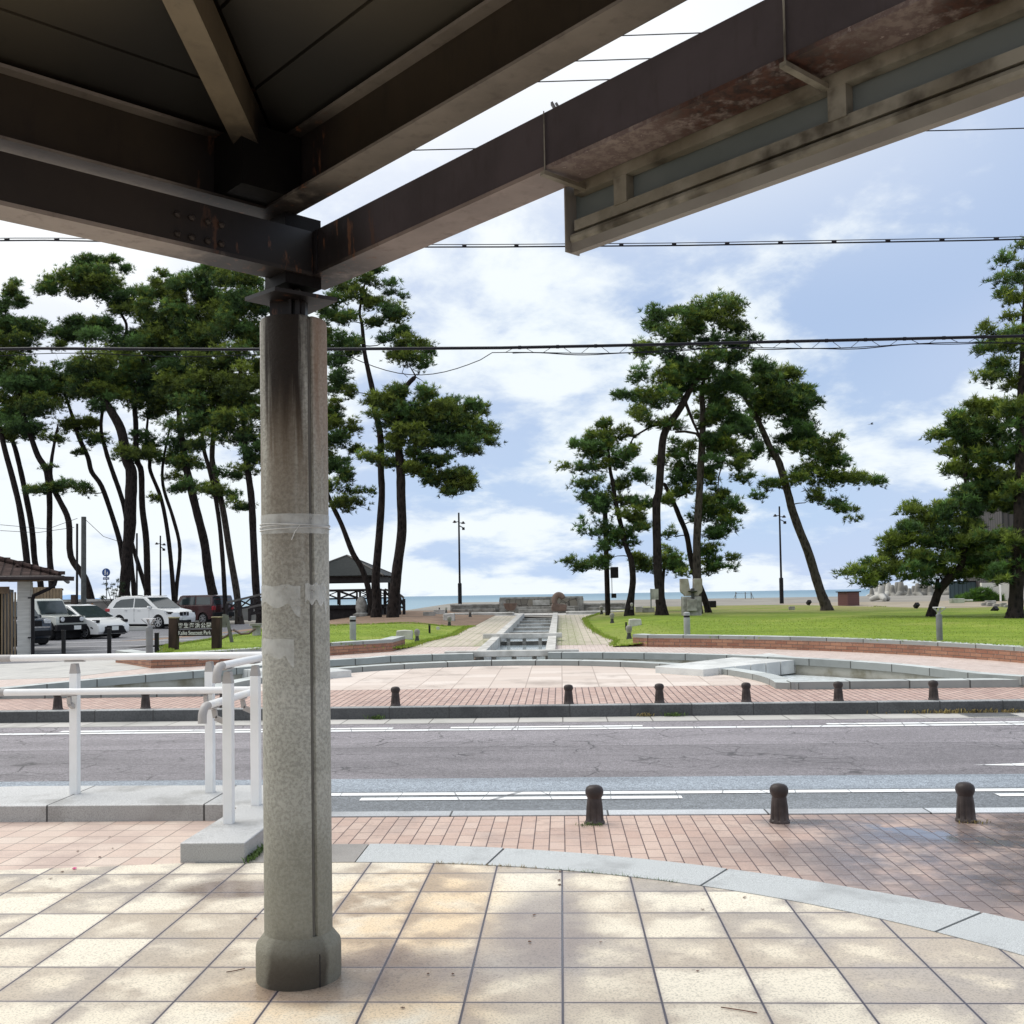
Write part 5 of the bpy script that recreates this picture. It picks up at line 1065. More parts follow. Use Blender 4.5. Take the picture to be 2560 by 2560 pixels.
Pn('thin slanting pine behind the wooden pavilion', 49.5, [(700,1150,6),(694,1106,5.6),(681,1069,5.2),(665,1042,5),(644,989,4.6),(626,952,4.2),(612,915,3.4),(600,870,2)],
 cl(CD,[(180,1240,80,50),(250,1330,110,60),(180,1420,110,60),(300,1480,70,28),(180,1600,90,40),(280,1660,80,40),(200,1760,120,40),(300,1850,120,36),(180,1890,110,36),(380,1790,60,26),(80,1340,90,60),(60,1500,80,50),(60,1230,80,50),(60,1720,80,40),(160,1180,70,40)]), 1.6, seed=10, tone=.1)
# --- right group
Pn('low spreading pine leaning right, its crown reaching far left over the lawn', 35.5, tr(CH,[(1190,862,8),(1215,790,7.4),(1250,700,7.6),(1310,620,8),(1380,540,7),(1440,440,6)])+tr(CG,[(1530,1800,5),(1515,1680,4.2),(1515,1500,3.6),(1520,1350,2.6)]),
 cl(CG,[(1590,1200,60,70),(1440,1280,60,50),(1400,1370,90,26),(1530,1300,100,60),(1320,1390,60,18),(1700,1230,110,60),(1520,1380,110,50),(1650,1340,110,60),(1400,1510,60,60),(1550,1480,100,60),(1700,1440,100,50),(1430,1630,90,30),(1620,1560,110,60),(1750,1540,100,60),(1700,1660,110,50),(1500,1620,70,40),(1600,1680,90,40)])
 +cl(CH,[(1060,60,80,60),(1200,90,110,60),(1350,60,110,60),(1000,180,90,50),(1120,180,110,60),(1280,180,120,60),(800,330,70,28),(920,290,80,50),(1030,300,110,60),(1200,300,120,70),(1380,280,120,70),(1550,300,110,70),(880,420,90,50),(720,500,80,50),(600,550,70,32),(500,560,45,18),(680,600,80,36),(800,560,90,40),(900,520,90,50),(1050,430,120,60),(1080,540,110,50),(1240,450,120,60),(1250,560,100,50),(1400,420,110,60),(1420,540,120,50),(1560,440,110,60),(1580,560,100,50),(700,650,60,18),(990,600,70,22),(1170,620,60,22),(1500,150,110,60),(1640,500,90,60),(1620,360,90,60)])+cl(CG,[(1700,1760,90,50),(1800,1750,90,60),(1850,1850,90,50),(1680,1850,80,50),(1600,1780,90,50),(1560,1880,100,50),(1760,1880,90,50),(1500,1790,60,40),(1460,1880,60,36)]), 1.9, seed=11, tone=.15, dens=1.3, back=1., extra=[tr(CH,[(1240,720,5),(1232,660,4.4),(1238,600,3.6)])])
Pn('big pine at the right edge with a thick upright trunk', 34, tr(CH,[(1860,900,17),(1866,840,13.5),(1872,700,12.5),(1885,400,11.6),(1895,100,11)])+tr(CG,[(1900,1900,10.6),(1910,1500,9.6),(1920,1100,8.4),(1930,900,7.4),(1938,600,6),(1945,300,4.4),(1945,60,2.2)]),
 cl(CG,[(1900,40,30,30),(1800,150,70,28),(1880,190,60,36),(1780,270,80,22),(1890,270,60,36),(1800,390,80,28),(1890,430,60,36),(1830,550,90,28),(1680,640,50,40),(1720,700,120,36),(1650,770,80,28),(1800,760,120,36),(1880,700,80,50),(1800,880,80,46),(1680,980,100,26),(1750,950,80,36),(1870,1010,80,46),(1850,1180,100,50),(1880,1350,80,60),(1800,1250,90,46),(1890,1500,80,60),(1860,1650,90,60),(1880,1780,80,60),(1990,120,70,40),(2020,300,80,40),(2030,500,90,40),(2040,700,90,50),(2060,900,100,50),(2050,1100,100,50),(2060,1350,100,60)])
 +cl(CH,[(1700,250,120,60),(1750,400,110,60),(1850,300,90,60),(1800,500,110,60),(1700,550,100,60),(1900,480,80,60),(1850,600,90,45),(1750,620,60,28),(2000,300,100,60),(2010,480,100,60)]), 2.0, seed=12, tone=.1, dens=1.2, back=.8)
# --- grove on the left
GT = [ # (depth, trunk, bark, label)
 (47,[(60,1165,6.6),(52,1067,6.2),(40,970,5.8),(24,904,5.4),(10,850,5),(-3,790,4.2),(-10,720,3.4),(0,640,2)],'bark','leftmost pine of the left grove, bending left above the tiled roof'),
 (48,[(80,1165,6.4),(77,1100,6),(66,1060,5.6),(60,997,5.4),(50,938,5.2),(40,890,4.8),(29,846,4.4),(14,800,3.4),(30,740,2)],'bark','second pine from the left in the grove, behind the tiled roof'),
 (46.5,[(100,1165,6.4),(98,1100,6),(94,1050,5.6),(92.5,997,5.4),(93.5,943,5.6),(88,890,6),(72,860,5.4),(57,820,4.8),(45,785,4),(35,745,2.6)],'bark','pine with an upright lower trunk and a tuft of low boughs, behind the roof corner'),
 (46,[(178,1160,7.4),(160,1092,7),(133,1050,5.8),(130,984,5.4),(112,944,5.2),(99,918,4.8),(95,880,3.6),(110,800,2)],'bark','strongly bent pine beside the concrete utility pole'),
 (49,[(245,1150,5),(231,1055,5),(226,1023,4.9),(210,970,4.6),(191,917,4.5),(173,890,4.4),(165,862,4.4),(149,825,4.2),(135,780,3.2),(120,735,2)],'bark','slanting pine whose stem passes behind the thick grove trunk'),
 (45,[(235,1158,12),(234,1127,10.2),(239,1050,9.6),(244,1000,11.5),(247,940,11.2),(247,890,10.2),(239,867,9.6),(228,811,8.6),(207,772,7.4),(191,745,5.6),(180,700,3.6)],'bark','thickest trunk in the middle of the left grove'),
 (49,[(250,1080,4),(236,970,4.4),(226,930,4.4),(212,890,4.3),(199,849,4),(190,800,3.2),(205,730,3),(232,680,3),(239,623,2.8),(234,602,2.6),(213,570,2.2),(197,556,1.4)],'bark','pine whose high branch carries the spreading top at the upper left'),
 (47,[(280,1160,7.2),(279,1127,6.6),(276,1023,6),(268,957,5.6),(266,890,5.6),(258,865,5.2),(256,798,5),(255,766,4.2),(265,700,3.4),(290,620,2.4)],'bark','tall pine standing just right of the thickest grove trunk'),
 (50,[(285,1150,4.6),(272,1100,4.4),(256,1050,4),(246,1010,3.6),(236,960,3)],'bark','short slanting pine stem crossing behind the thickest trunk'),
 (48,[(330,1160,5),(328,1125,4.4),(319,1023,3.9),(305,944,3.7),(284,890,3.5),(282,867,3.4),(276,835,2.8),(280,780,2)],'bark','left stem of the V-shaped pair of thin pines'),
 (48.2,[(331,1160,4),(332,1115,3.8),(340,1037,3.4),(327,978,3.2),(309,925,3),(306,890,2.8),(312,850,2.2),(322,800,1.6)],'bark','right stem of the V-shaped pair of thin pines'),
 (46,[(414,1164,10.5),(404,1130,9.4),(393,1077,8.4),(385,1023,8),(369,957,7.6),(353,890,7.2),(345,840,6.2),(338,780,4.8),(345,700,3.8),(365,620,2.4)],'bark','stout pine in front of the wooden ramp fence, slanting left'),
 (48,[(427,1172,4.8),(425,1130,4.4),(420,1050,4.2),(412,970,4),(396,890,4),(384,845,3.6),(380,780,3),(395,700,2)],'bark','slim dark pine rising at the foot of the ramp fence'),
 (49,[(451,1160,6.8),(446,1116,6.4),(433,1037,6),(420,957,5.6),(404,890,5.4),(400,850,4.8),(410,770,3.8),(430,690,2.8)],'bark2','grey-brown pine behind the ramp fence'),
 (47.5,[(491,1162,7.6),(484,1124,7.2),(478,1023,6.8),(475,944,6.4),(468,890,6.2),(462,838,5.4),(458,760,4.2),(450,650,3)],'bark','pine just left of the column, with an upright dark trunk'),
]
GC = cl(CA,[(90,330,50,50),(110,420,60,60),(30,450,80,80),(200,600,130,50),(60,620,110,70),(120,700,160,50),(250,640,100,36),(60,780,110,36),
 (700,130,80,36),(800,150,70,36),(570,180,70,36),(880,190,50,18),(480,210,50,18),(650,230,110,42),(560,270,120,36),(400,290,80,26),(430,350,120,26),(620,340,120,36),(330,350,60,18),(760,300,100,46),(800,370,110,36),(930,390,80,28),(880,430,110,28),(950,500,120,46),
 (520,570,90,36),(600,620,110,46),(450,680,100,36),(650,690,100,32),(740,610,100,46),(850,650,80,36),(380,740,60,18),
 (1140,260,40,55),(1200,340,90,60),(1100,390,100,46),(1300,310,90,50),(1420,250,90,60),(1520,220,110,50),(1650,260,120,60),(1780,300,100,60),(1350,430,150,70),(1530,370,130,80),(1700,430,140,90),(1850,430,80,80),(1150,500,150,70),(1300,560,150,80),(1500,540,150,80),(1000,620,130,60),(1200,680,170,80),(1050,760,150,60),(1450,680,160,80),(1650,600,150,90),(1800,700,110,80),(850,740,100,46),(1350,760,150,60),
 (80,860,120,50),(60,960,130,60),(200,930,130,60),(150,1040,150,60),(330,1000,130,60),(480,960,120,60),(560,890,110,50),(700,870,130,60),(900,860,150,70),(620,1000,130,60),(700,1070,110,50),(450,1080,150,50),(100,1130,130,60),(80,1240,120,60),(250,1150,140,60),(900,980,150,80),(1100,900,150,80),(1100,1050,150,70),(1300,880,150,80),(1300,1030,150,80),(1500,850,150,80),(1500,1000,160,80),(1700,850,130,80),(1700,1000,130,80),(1600,1130,140,70),(1400,1160,150,60),(1780,1150,80,80),(1200,1150,120,50),(100,1380,100,50),(150,1320,140,50),(1550,1250,150,60),(1700,1280,140,60),(1350,1300,140,60),(1450,1420,120,50),(1250,1430,130,46),(1080,1400,110,46),(900,1510,90,40),(1000,1500,90,40),(1700,1380,130,36),(560,1300,110,46),(640,1400,90,40),(1800,1500,60,60),(1350,1590,100,46),(1150,1530,80,36),(350,1740,70,26),(280,1760,80,22),(450,1730,60,22),(560,1740,70,18),(600,1780,60,13),(350,1400,80,26),(360,1600,50,10),(1640,1650,80,26),(1750,1620,110,22),(1100,1830,60,13),(1300,1750,110,26),(1480,1780,130,32),(1600,1830,90,36),(1700,1880,70,26),(1250,1680,60,22),(540,1480,50,22),(900,1120,120,50),(1050,1200,100,40),(760,1160,80,40),(780,960,120,60)])
GC += [(500,700,30,22),(520,780,30,25),(540,850,30,22),(500,850,25,20),(560,700,30,22),(590,640,30,25),(540,620,30,22),(570,790,28,20)]
asg = [[] for _ in GT]
for c in GC:
    def sc(i):
        T = GT[i][1]; d = min(abs(c[0]-x)*1.0+abs(c[1]-y)*.7 for x,y,_ in T[2:]); return d+len(asg[i])*.5
    if c[1] < 625 and c[0] < 275 and c[0] > 65: i = 6
    else: i = min(range(len(GT)), key=sc)
    asg[i].append(c)
for i,(Y,T,bk,lab) in enumerate(GT):
    Y += 13 if i < 12 else 8
    Pn(lab, Y, T, [(a,b_+3,c*1.14,d*1.2) for a,b_,c,d in asg[i]], 1.9, bk, seed=30+i, back=.65, tone=.1, dens=.8)

# ------------------------------------------------------------------ ragged grass on the lawns and their edges
def grass(poly, n_edge, n_in, seed):
    rnd = random.Random(seed); tp, td, ts, tc = [], [], [], []; L = len(poly); seg = [math.hypot(poly[(i+1)%L][0]-poly[i][0],poly[(i+1)%L][1]-poly[i][1]) for i in range(L)]
    def inside(x, y):
        c = False
        for i in range(L):
            (x1,y1),(x2,y2) = poly[i],poly[(i+1)%L]
            if (y1 > y) != (y2 > y) and x < (x2-x1)*(y-y1)/(y2-y1)+x1: c = not c
        return c
    def put(x, y, s):
        tp.append((x,y,HL(x,y)+.02)); td.append((0,0,1.6)); ts.append(s); tc.append(rnd.choice(((.26,.40,.045),(.33,.46,.06),(.19,.30,.03),(.40,.42,.11))))
    for _ in range(n_edge):
        i = rnd.choices(range(L),weights=seg)[0]; u = rnd.random(); a, b = poly[i], poly[(i+1)%L]; x, y = a[0]+(b[0]-a[0])*u+rnd.gauss(0,.07), a[1]+(b[1]-a[1])*u+rnd.gauss(0,.10)
        if abs(x) < 16 and y < 52: put(x, y, rnd.uniform(.04,.09))
    k = 0
    while k < n_in:
        x = rnd.uniform(-9.5,15); y = rnd.uniform(18,36)
        if inside(x,y): put(x,y,rnd.uniform(.025,.045))
        k += 1
    r = thing('grass_stuff','short green grass blades growing over the lawns and along their edges','grass',(poly[0][0],poly[0][1],.3)); o = needles('grass',tp,td,ts,tc,r,K=7)
    m = o.data; w_ = world_loc(r); o.parent = None; o.location = w_; tag(o,'short green grass blades growing over the lawns and along their edges','grass',kind='stuff'); bpy.data.objects.remove(r)
grass([(float(a),float(b)) for a,b in lawnR+ex], 9000, 20000, 1); grass([(float(a),float(b)) for a,b in lawnL], 6000, 16000, 2)
# ------------------------------------------------------------------ vehicles
def paint(name, c, metal=.0): return mat(name, c, tuple(v*.96 for v in c), 1., .22, 0, coat=.6, metal=metal)
M['glass'] = mat('car_glass', (.035,.05,.055), None, 3., .06, 0, spec=.9); M['tyre'] = mat('tyre_rubber', (.018,.018,.019), None, 20., .8, .1); M['rim'] = mat('alloy_rim', (.50,.51,.52), (.4,.4,.41), 10., .3, 0, metal=.7)
M['blackpl'] = mat('black_car_plastic', (.015,.015,.017), None, 8., .5, .05); M['lampg'] = mat('headlight_glass', (.75,.78,.8), (.5,.52,.55), 30., .1, 0, spec=.8); M['red'] = mat('tail_light_red', (.45,.02,.03), (.25,.01,.02), 20., .2, 0)
M['plate'] = mat('number_plate', (.78,.8,.78), (.70,.73,.70), 60., .5, 0); M['yplate'] = mat('yellow_number_plate', (.75,.55,.08), None, 30., .5, 0)
def wheel(t, x, y, r, w, side, dark=False):
    """round wheel with tyre and spoked rim; side is the outer direction (-1 or 1)"""
    b = MB(); b.lathe([(r*.62,-w/2),(r*.93,-w/2),(r,-w/2+.03),(r,w/2-.03),(r*.93,w/2),(r*.62,w/2)],(x,y,r),28,'y'); wh = b.build('wheel', M['tyre'], t, smooth=True, local=True)
    b = MB(); yo = y+side*(w*.5+.006); b.lathe([(r*.60,-.01),(r*.66,.0),(r*.66,.02),(r*.60,.02)] if 0 else [(r*.66,-.02),(r*.66,.02)],(x,yo-side*.03,r),28,'y')
    rb = b.build('rim_dish', M['blackpl'], wh, local=True)
    b = MB()
    for k in range(7):
        a = 2*PI*k/7; b.bar((x+.03*math.cos(a),yo+side*.012,r+.03*math.sin(a)),(x+r*.64*math.cos(a),yo+side*.012,r+r*.64*math.sin(a)),r*.15,.02,(0,1,0))
    b.lathe([(r*.15,-.01),(r*.15,.03)],(x,yo,r),12,'y')
    for k in range(28):
        a = 2*PI*k/28; a2 = 2*PI*(k+1)/28; b.bar((x+r*.65*math.cos(a),yo+side*.01,r+r*.65*math.sin(a)),(x+r*.65*math.cos(a2),yo+side*.01,r+r*.65*math.sin(a2)),r*.06,.03,(0,1,0))
    b.build('rim', M['blackpl'] if dark else M['rim'], wh, local=True)
def car(name, label, loc, heading, L, W, lower, cabin, belt, axles, r, body, wins, wshield, rear, tum=.16, arch=1.12, trim=None, darkrim=False, extra=None, cat='car', flare=False):
    """x forward; lower: body outline over the arches (x,z) from rear sill round to front sill; cabin: glasshouse outline"""
    t = thing(name, label, cat, loc, heading)
    sill = lower[-1][1]; out = list(lower)
    for ax in sorted(axles, reverse=True):
        ra = r*arch; n = 12
        h0 = math.asin(max(-1,min(1,(sill-r)/ra)))
        for k in range(n+1): a = h0+(PI-2*h0)*k/n; out.append((ax+ra*math.cos(a), r+ra*math.sin(a)))
    def fn(ys): return lambda x,y,z: (x,y,z)
    zmax = max(z for _,z in out)
    def skin(b, outline, yhalf, yin=None):                              # rounded sides made of bands across the car
        n = len(outline); cxm = 0; bands = [(-1,.0),(-.97,.5),(-.80,1),(0,1),(.80,1),(.97,.5),(1,0)]; k0 = len(b.v)
        for s_, e in bands:
            for x,z in outline:
                w_ = yhalf(z,x); fx = 1-.012*(1-e); b.v.append((x*fx*(1-(0 if abs(s_)<.9 else .0)), s_*w_, z-(1-e)*.008*(1 if z > .6*zmax else 0)))
        for j in range(len(bands)-1):
            for i in range(n): a = k0+j*n+i; c = k0+j*n+(i+1)%n; b.f.append((a,c,c+n,a+n))
        b.f.append(tuple(k0+i for i in range(n))[::-1]); e = k0+(len(bands)-1)*n; b.f.append(tuple(e+i for i in range(n)))
    wl_ = lambda z,x: W/2*(1-.07*max(0,(abs(x)-L*.36)/(L*.14))**2)*(1-.05*max(0,(sill+.25-z)/.3))
    b = MB(); skin(b, out, wl_); b.build('body', body, t, bevel=.012, local=True)
    wc = lambda z,x: W/2*.97-max(0,z-belt)*tum
    b = MB(); skin(b, cabin, wc); b.build('cabin', body, t, bevel=.015, local=True)
    for s_ in (-1,1):
        for wpoly in wins:
            b = MB(); b.v = [(x,s_*(wc(z,x)+.006),z) for x,z in wpoly]; b.f = [tuple(range(len(wpoly)))]; b.build('side_window', M['glass'], t, local=True)
        for ax in axles: wheel(t, ax, s_*(W/2-.125), r, .215, s_, darkrim)
        b = MB(); b.box((axles[1]-.55 if not trim else axles[1]-.5, s_*(W/2+.07), belt+.05),(.14,.2,.14)); b.build('door_mirror', body, t, bevel=.03, local=True)
    for seg, nm in ((wshield,'windscreen'),(rear,'rear_window')):
        (xa,za),(xb,zb_) = seg; sgn = 1 if nm == 'windscreen' else -1; dx, dz = xb-xa, zb_-za; l = math.hypot(dx,dz); nx, nz = (dz/l*-1*sgn*-1, dx/l*sgn*-1) 
        nx, nz = abs(dz)/l*sgn, abs(dx)/l; o = .012; yb, yt = wc(za,xa)-.07, wc(zb_,xb)-.07
        b = MB(); b.quad((xa+nx*o,-yb,za+nz*o),(xa+nx*o,yb,za+nz*o),(xb+nx*o,yt,zb_+nz*o),(xb+nx*o,-yt,zb_+nz*o)); b.build(nm, M['glass'], t, local=True)
    for ax in axles:
        b = MB(); b.box((ax,0,r*.9),(r*2.1,W*.80,r*1.3)); b.build('wheel_well', M['blackpl'], t, local=True)
    b = MB(); b.box((0,0,sill+.01),(L*.86,W*.92,.10)); b.build('underbody', M['blackpl'], t, local=True)
    if extra: extra(t, W, wl_)
    return t
def part(t, nm, m, *boxes, bevel=.0, rots=None):
    b = MB()
    for c, d in boxes: b.box(c,d)
    return b.build(nm, m, t, bevel=bevel, local=True)
wp = paint('white_car_paint', (.80,.81,.80)); mp = paint('maroon_car_paint', (.055,.016,.018)); bp_ = paint('blue_black_car_paint', (.02,.03,.045)); jp = paint('pale_grey_green_paint', (.60,.62,.57))
def place(u, v, D, z, head, lx, ly):
    p = dp(u, v, D); c, s = math.cos(head), math.sin(head); return (p[0]-(lx*c-ly*s), D-(lx*s+ly*c), z)
# white crossover
def ex(t, W, wl):
    for s in (-1,1):
        b = MB(); b.v = [(2.20,s*W*.47,.82),(1.78,s*(W/2+.004),.90),(1.80,s*(W/2+.004),.80),(2.05,s*W*.49,.74),(2.26,s*W*.40,.74)]; b.f=[(0,1,2,3,4)]; b.build('headlight', M['lampg'], t, local=True)
        part(t,'headlight_housing',M['blackpl'],((2.06,s*W*.445,.80),(.34,.16,.12)),bevel=.02)
        part(t,'fog_light',M['blackpl'],((2.22,s*W*.40,.42),(.12,.24,.11)),bevel=.02)
        part(t,'tail_light',M['red'],((-2.14,s*W*.44,.98),(.32,.20,.17)),bevel=.03)
        part(t,'roof_rail',M['rim'],((-.45,s*W*.36,1.695),(1.9,.04,.04)),bevel=.01)
        part(t,'door_handle',M['rim'],((.10,s*(W/2+.002),.93),(.18,.03,.03)),((-.85,s*(W/2+.002),.96),(.18,.03,.03)))
        part(t,'door_seam',M['blackpl'],((-.25,s*W*.4985,.72),(.012,.01,.72)),((.78,s*W*.4985,.66),(.012,.01,.62)))
    part(t,'grille',M['blackpl'],((2.30,0,.74),(.06,.62,.20)),bevel=.02); part(t,'grille_trim',M['rim'],((2.33,-.12,.74),(.03,.05,.22)),((2.33,.12,.74),(.03,.05,.22)),((2.33,0,.66),(.03,.24,.04)))
    part(t,'lower_grille',M['blackpl'],((2.30,0,.36),(.06,.95,.13))); part(t,'number_plate',M['plate'],((2.345,0,.50),(.02,.33,.165)))
low = [(-2.25,.28),(-2.31,.62),(-2.28,.88),(-2.20,1.06),(-1.2,1.08),(.9,1.07),(1.35,1.04),(1.95,.93),(2.24,.80),(2.32,.62),(2.32,.40),(2.22,.24)]
cab = [(-2.20,1.04),(-2.12,1.20),(-1.85,1.50),(-1.55,1.64),(-.9,1.70),(0,1.69),(.45,1.62),(1.30,1.05)]
h = R_(-22); loc = place(224.6,1188,53.0,.16,h,-1.30,-.9)
car('parked_car','white crossover with roof rails, parked between the hatchback and the maroon wagon',loc,h,4.64,1.82,low,cab,1.05,(-1.30,1.40),.35,wp,
 [[(-1.75,1.10),(-1.55,1.38),(-1.25,1.52),(-.35,1.58),(-.35,1.10)],[(-.27,1.10),(-.27,1.58),(.30,1.56),(.98,1.10)]],((1.28,1.075),(.48,1.60)),((-2.16,1.13),(-1.86,1.48)),extra=ex)
# white hatchback
def ex(t, W, wl):
    for s in (-1,1):
        part(t,'headlight',M['lampg'],((1.62,s*W*.43,.72),(.42,.16,.10)),bevel=.03); part(t,'headlight_housing',M['blackpl'],((1.66,s*W*.425,.74),(.46,.155,.12)),bevel=.03)
        b = MB(); b.bar((1.55,s*W*.49,.50),(1.88,s*W*.40,.28),.06,.05); b.build('bumper_slit', M['blackpl'], t, local=True)
        part(t,'tail_light',M['red'],((-1.93,s*W*.43,.90),(.16,.16,.3)),bevel=.02); part(t,'door_handle',wp,((-.35,s*(W/2),.83),(.17,.03,.03)))
    b = MB(); b.v=[(2.02,-.62,.22),(2.02,.62,.22),(1.99,.40,.55),(1.99,-.40,.55)]; b.f=[(0,1,2,3)]; b.v=[(x+.012,y,z) for x,y,z in b.v]; b.build('grille', M['blackpl'], t, local=True)
    part(t,'lower_grille',M['blackpl'],((1.985,0,.38),(.05,1.0,.26)),bevel=.03); part(t,'number_plate',M['plate'],((2.03,0,.44),(.02,.33,.165)))
low = [(-1.95,.26),(-1.99,.55),(-1.97,.92),(-1.5,.93),(.5,.92),(1.05,.89),(1.55,.80),(1.88,.66),(1.99,.50),(1.99,.30),(1.90,.20)]
cab = [(-1.96,.90),(-1.90,1.12),(-1.70,1.32),(-1.2,1.42),(-.5,1.455),(.0,1.405),(.40,1.195),(1.05,.86)]
h = R_(-26); loc = place(160.5,1207,42.0,.045,h,1.18,-.82)
car('parked_car','white low hatchback with dark bumper opening, parked beside the boxy off-roader',loc,h,4.0,1.70,low,cab,.90,(-1.30,1.18),.30,wp,
 [[(-1.45,.97),(-1.15,1.24),(-.75,1.33),(-.45,1.34),(-.45,.95)],[(-.38,.95),(-.38,1.34),(-.02,1.30),(.35,1.15),(.80,.93)]],((1.02,.90),(.06,1.385)),((-1.93,.98),(-1.74,1.28)),extra=ex,tum=.2)
# boxy off-roader
def ex(t, W, wl):
    part(t,'grille',M['blackpl'],((1.665,0,.85),(.05,1.12,.26)),bevel=.02); part(t,'front_bumper',M['blackpl'],((1.68,0,.52),(.22,1.50,.26)),bevel=.03); part(t,'number_plate',M['plate'],((1.80,.18,.52),(.02,.33,.165)))
    for s in (-1,1):
        b = MB(); b.lathe([(.095,-.01),(.095,.03),(.07,.045)],(1.68,s*.45,.86),20,'x'); b.build('headlight', M['lampg'], t, local=True)
        for ax in (-1.13,1.12):
            b = MB(); n = 12
            for k in range(n): a0 = R_(15+150*k/n); a1 = R_(15+150*(k+1)/n); b.bar((ax+.43*math.cos(a0),s*(W/2+.01),.34+.43*math.sin(a0)),(ax+.43*math.cos(a1),s*(W/2+.01),.34+.43*math.sin(a1)),.10,.09,(0,1,0))
            b.build('wheel_arch', M['blackpl'], t, local=True)
        part(t,'door_seam',M['blackpl'],((.42,s*W*.4985,.78),(.012,.012,.6)))
    part(t,'wiper',M['blackpl'],((.60,-.2,1.12),(.03,.45,.02)))
low = [(-1.60,.40),(-1.64,.70),(-1.62,1.02),(-.5,1.03),(.62,1.03),(1.20,1.01),(1.60,.98),(1.65,.90),(1.65,.62),(1.55,.42)]
cab = [(-1.62,1.00),(-1.60,1.35),(-1.54,1.66),(-1.2,1.72),(.05,1.72),(.22,1.66),(.60,1.01)]
h = R_(-27); loc = place(89.7,1211,41.0,.04,h,1.12,-.72)
car('parked_car','pale boxy off-roader with black wheel arches and round headlights, between hatchback and building',loc,h,3.4,1.48,low,cab,1.0,(-1.13,1.12),.345,jp,
 [[(-1.45,1.06),(-1.42,1.55),(-.62,1.57),(-.62,1.06)],[(-.50,1.06),(-.50,1.57),(.10,1.57),(.42,1.06)]],((.60,1.08),(.26,1.62)),((-1.65,1.08),(-1.60,1.55)),extra=ex,tum=.08,darkrim=True)
# maroon wagon, seen from behind right
def ex(t, W, wl):
    for s in (-1,1): part(t,'tail_light',M['red'],((-1.93,s*W*.42,.92),(.14,.20,.24)),bevel=.02)
    part(t,'rear_bumper',M['blackpl'],((-1.98,0,.55),(.16,1.62,.26)),bevel=.03); part(t,'number_plate',M['plate'],((-2.02,-.1,.86),(.02,.33,.165)))
low = [(-1.92,.34),(-1.98,.62),(-1.96,1.08),(-.5,1.08),(.9,1.06),(1.35,1.03),(1.90,.95),(1.98,.7),(1.95,.4),(1.85,.28)]
cab = [(-1.96,1.05),(-1.94,1.42),(-1.86,1.62),(-1.5,1.66),(.30,1.66),(.50,1.60),(.86,1.04)]
h = R_(180-24); loc = place(383,1181,56.5,.22,h,-1.25,.84)
car('parked_car','dark maroon boxy wagon seen from behind, half hidden by the white crossover',loc,h,3.95,1.72,low,cab,1.06,(-1.25,1.28),.33,mp,
 [[(-1.78,1.12),(-1.75,1.52),(-.75,1.54),(-.75,1.12)],[(-.65,1.12),(-.65,1.54),(.25,1.54),(.58,1.12)]],((.88,1.10),(.54,1.55)),((-1.975,1.12),(-1.90,1.55)),extra=ex,tum=.08)
# dark small car with the yellow plate
def ex(t, W, wl):
    for s in (-1,1): part(t,'headlight',M['lampg'],((1.62,s*W*.36,.86),(.08,.26,.14)),bevel=.02); part(t,'fog_light',M['lampg'],((1.665,s*W*.38,.40),(.03,.12,.06)))
    part(t,'grille',M['blackpl'],((1.65,0,.80),(.04,.6,.2))); part(t,'front_bumper',M['blackpl'],((1.64,0,.44),(.10,1.34,.2)),bevel=.02); part(t,'chrome_bar',M['rim'],((1.68,0,.66),(.03,1.2,.05))); part(t,'number_plate',M['yplate'],((1.70,-.30,.46),(.02,.33,.165)))
low = [(-1.62,.30),(-1.68,.6),(-1.66,1.0),(-.5,1.0),(.8,1.0),(1.2,.99),(1.58,.94),(1.66,.75),(1.66,.36),(1.55,.25)]
cab = [(-1.66,.98),(-1.62,1.45),(-1.5,1.64),(-.2,1.66),(.4,1.6),(1.0,.98)]
h = R_(-29); loc = place(98,1212,37.0,.05,h,1.66,.70)
car('parked_car','dark small car with a yellow number plate, nose just showing past the building',loc,h,3.4,1.48,low,cab,.99,(-1.15,1.22),.28,bp_,
 [[(-1.4,1.05),(-1.35,1.5),(-.5,1.52),(-.5,1.05)],[(-.42,1.05),(-.42,1.52),(.25,1.5),(.65,1.05)]],((.98,1.04),(.44,1.56)),((-1.68,1.05),(-1.63,1.42)),extra=ex,tum=.1)
for y_, x0, x1 in ((30.3,-16.5,-10.6),(34.5,-19,-13.6),(38.3,-19,-13.0),(42.5,-19,-13.2)):
    mb = MB(); c, s = math.cos(R_(-27)), math.sin(R_(-27)); 
    P = [(x0,y_),(x1,y_+(x1-x0)*0.02)]; mb.quad((x0,y_,H(x0,y_)+.006),(x1,y_,H(x1,y_)+.006),(x1,y_+.14,H(x1,y_)+.006),(x0,y_+.14,H(x0,y_)+.006)); struct(mb,'parking_line',M['line'])
b = MB(); p = dp(262,1194,50); b.rock((p[0]-.4,50,.2),(1.9,.4,.28),3,.05); solo(b,'kerb_stone',M['concrete'],'rough concrete kerb stone under the white crossover','kerb')
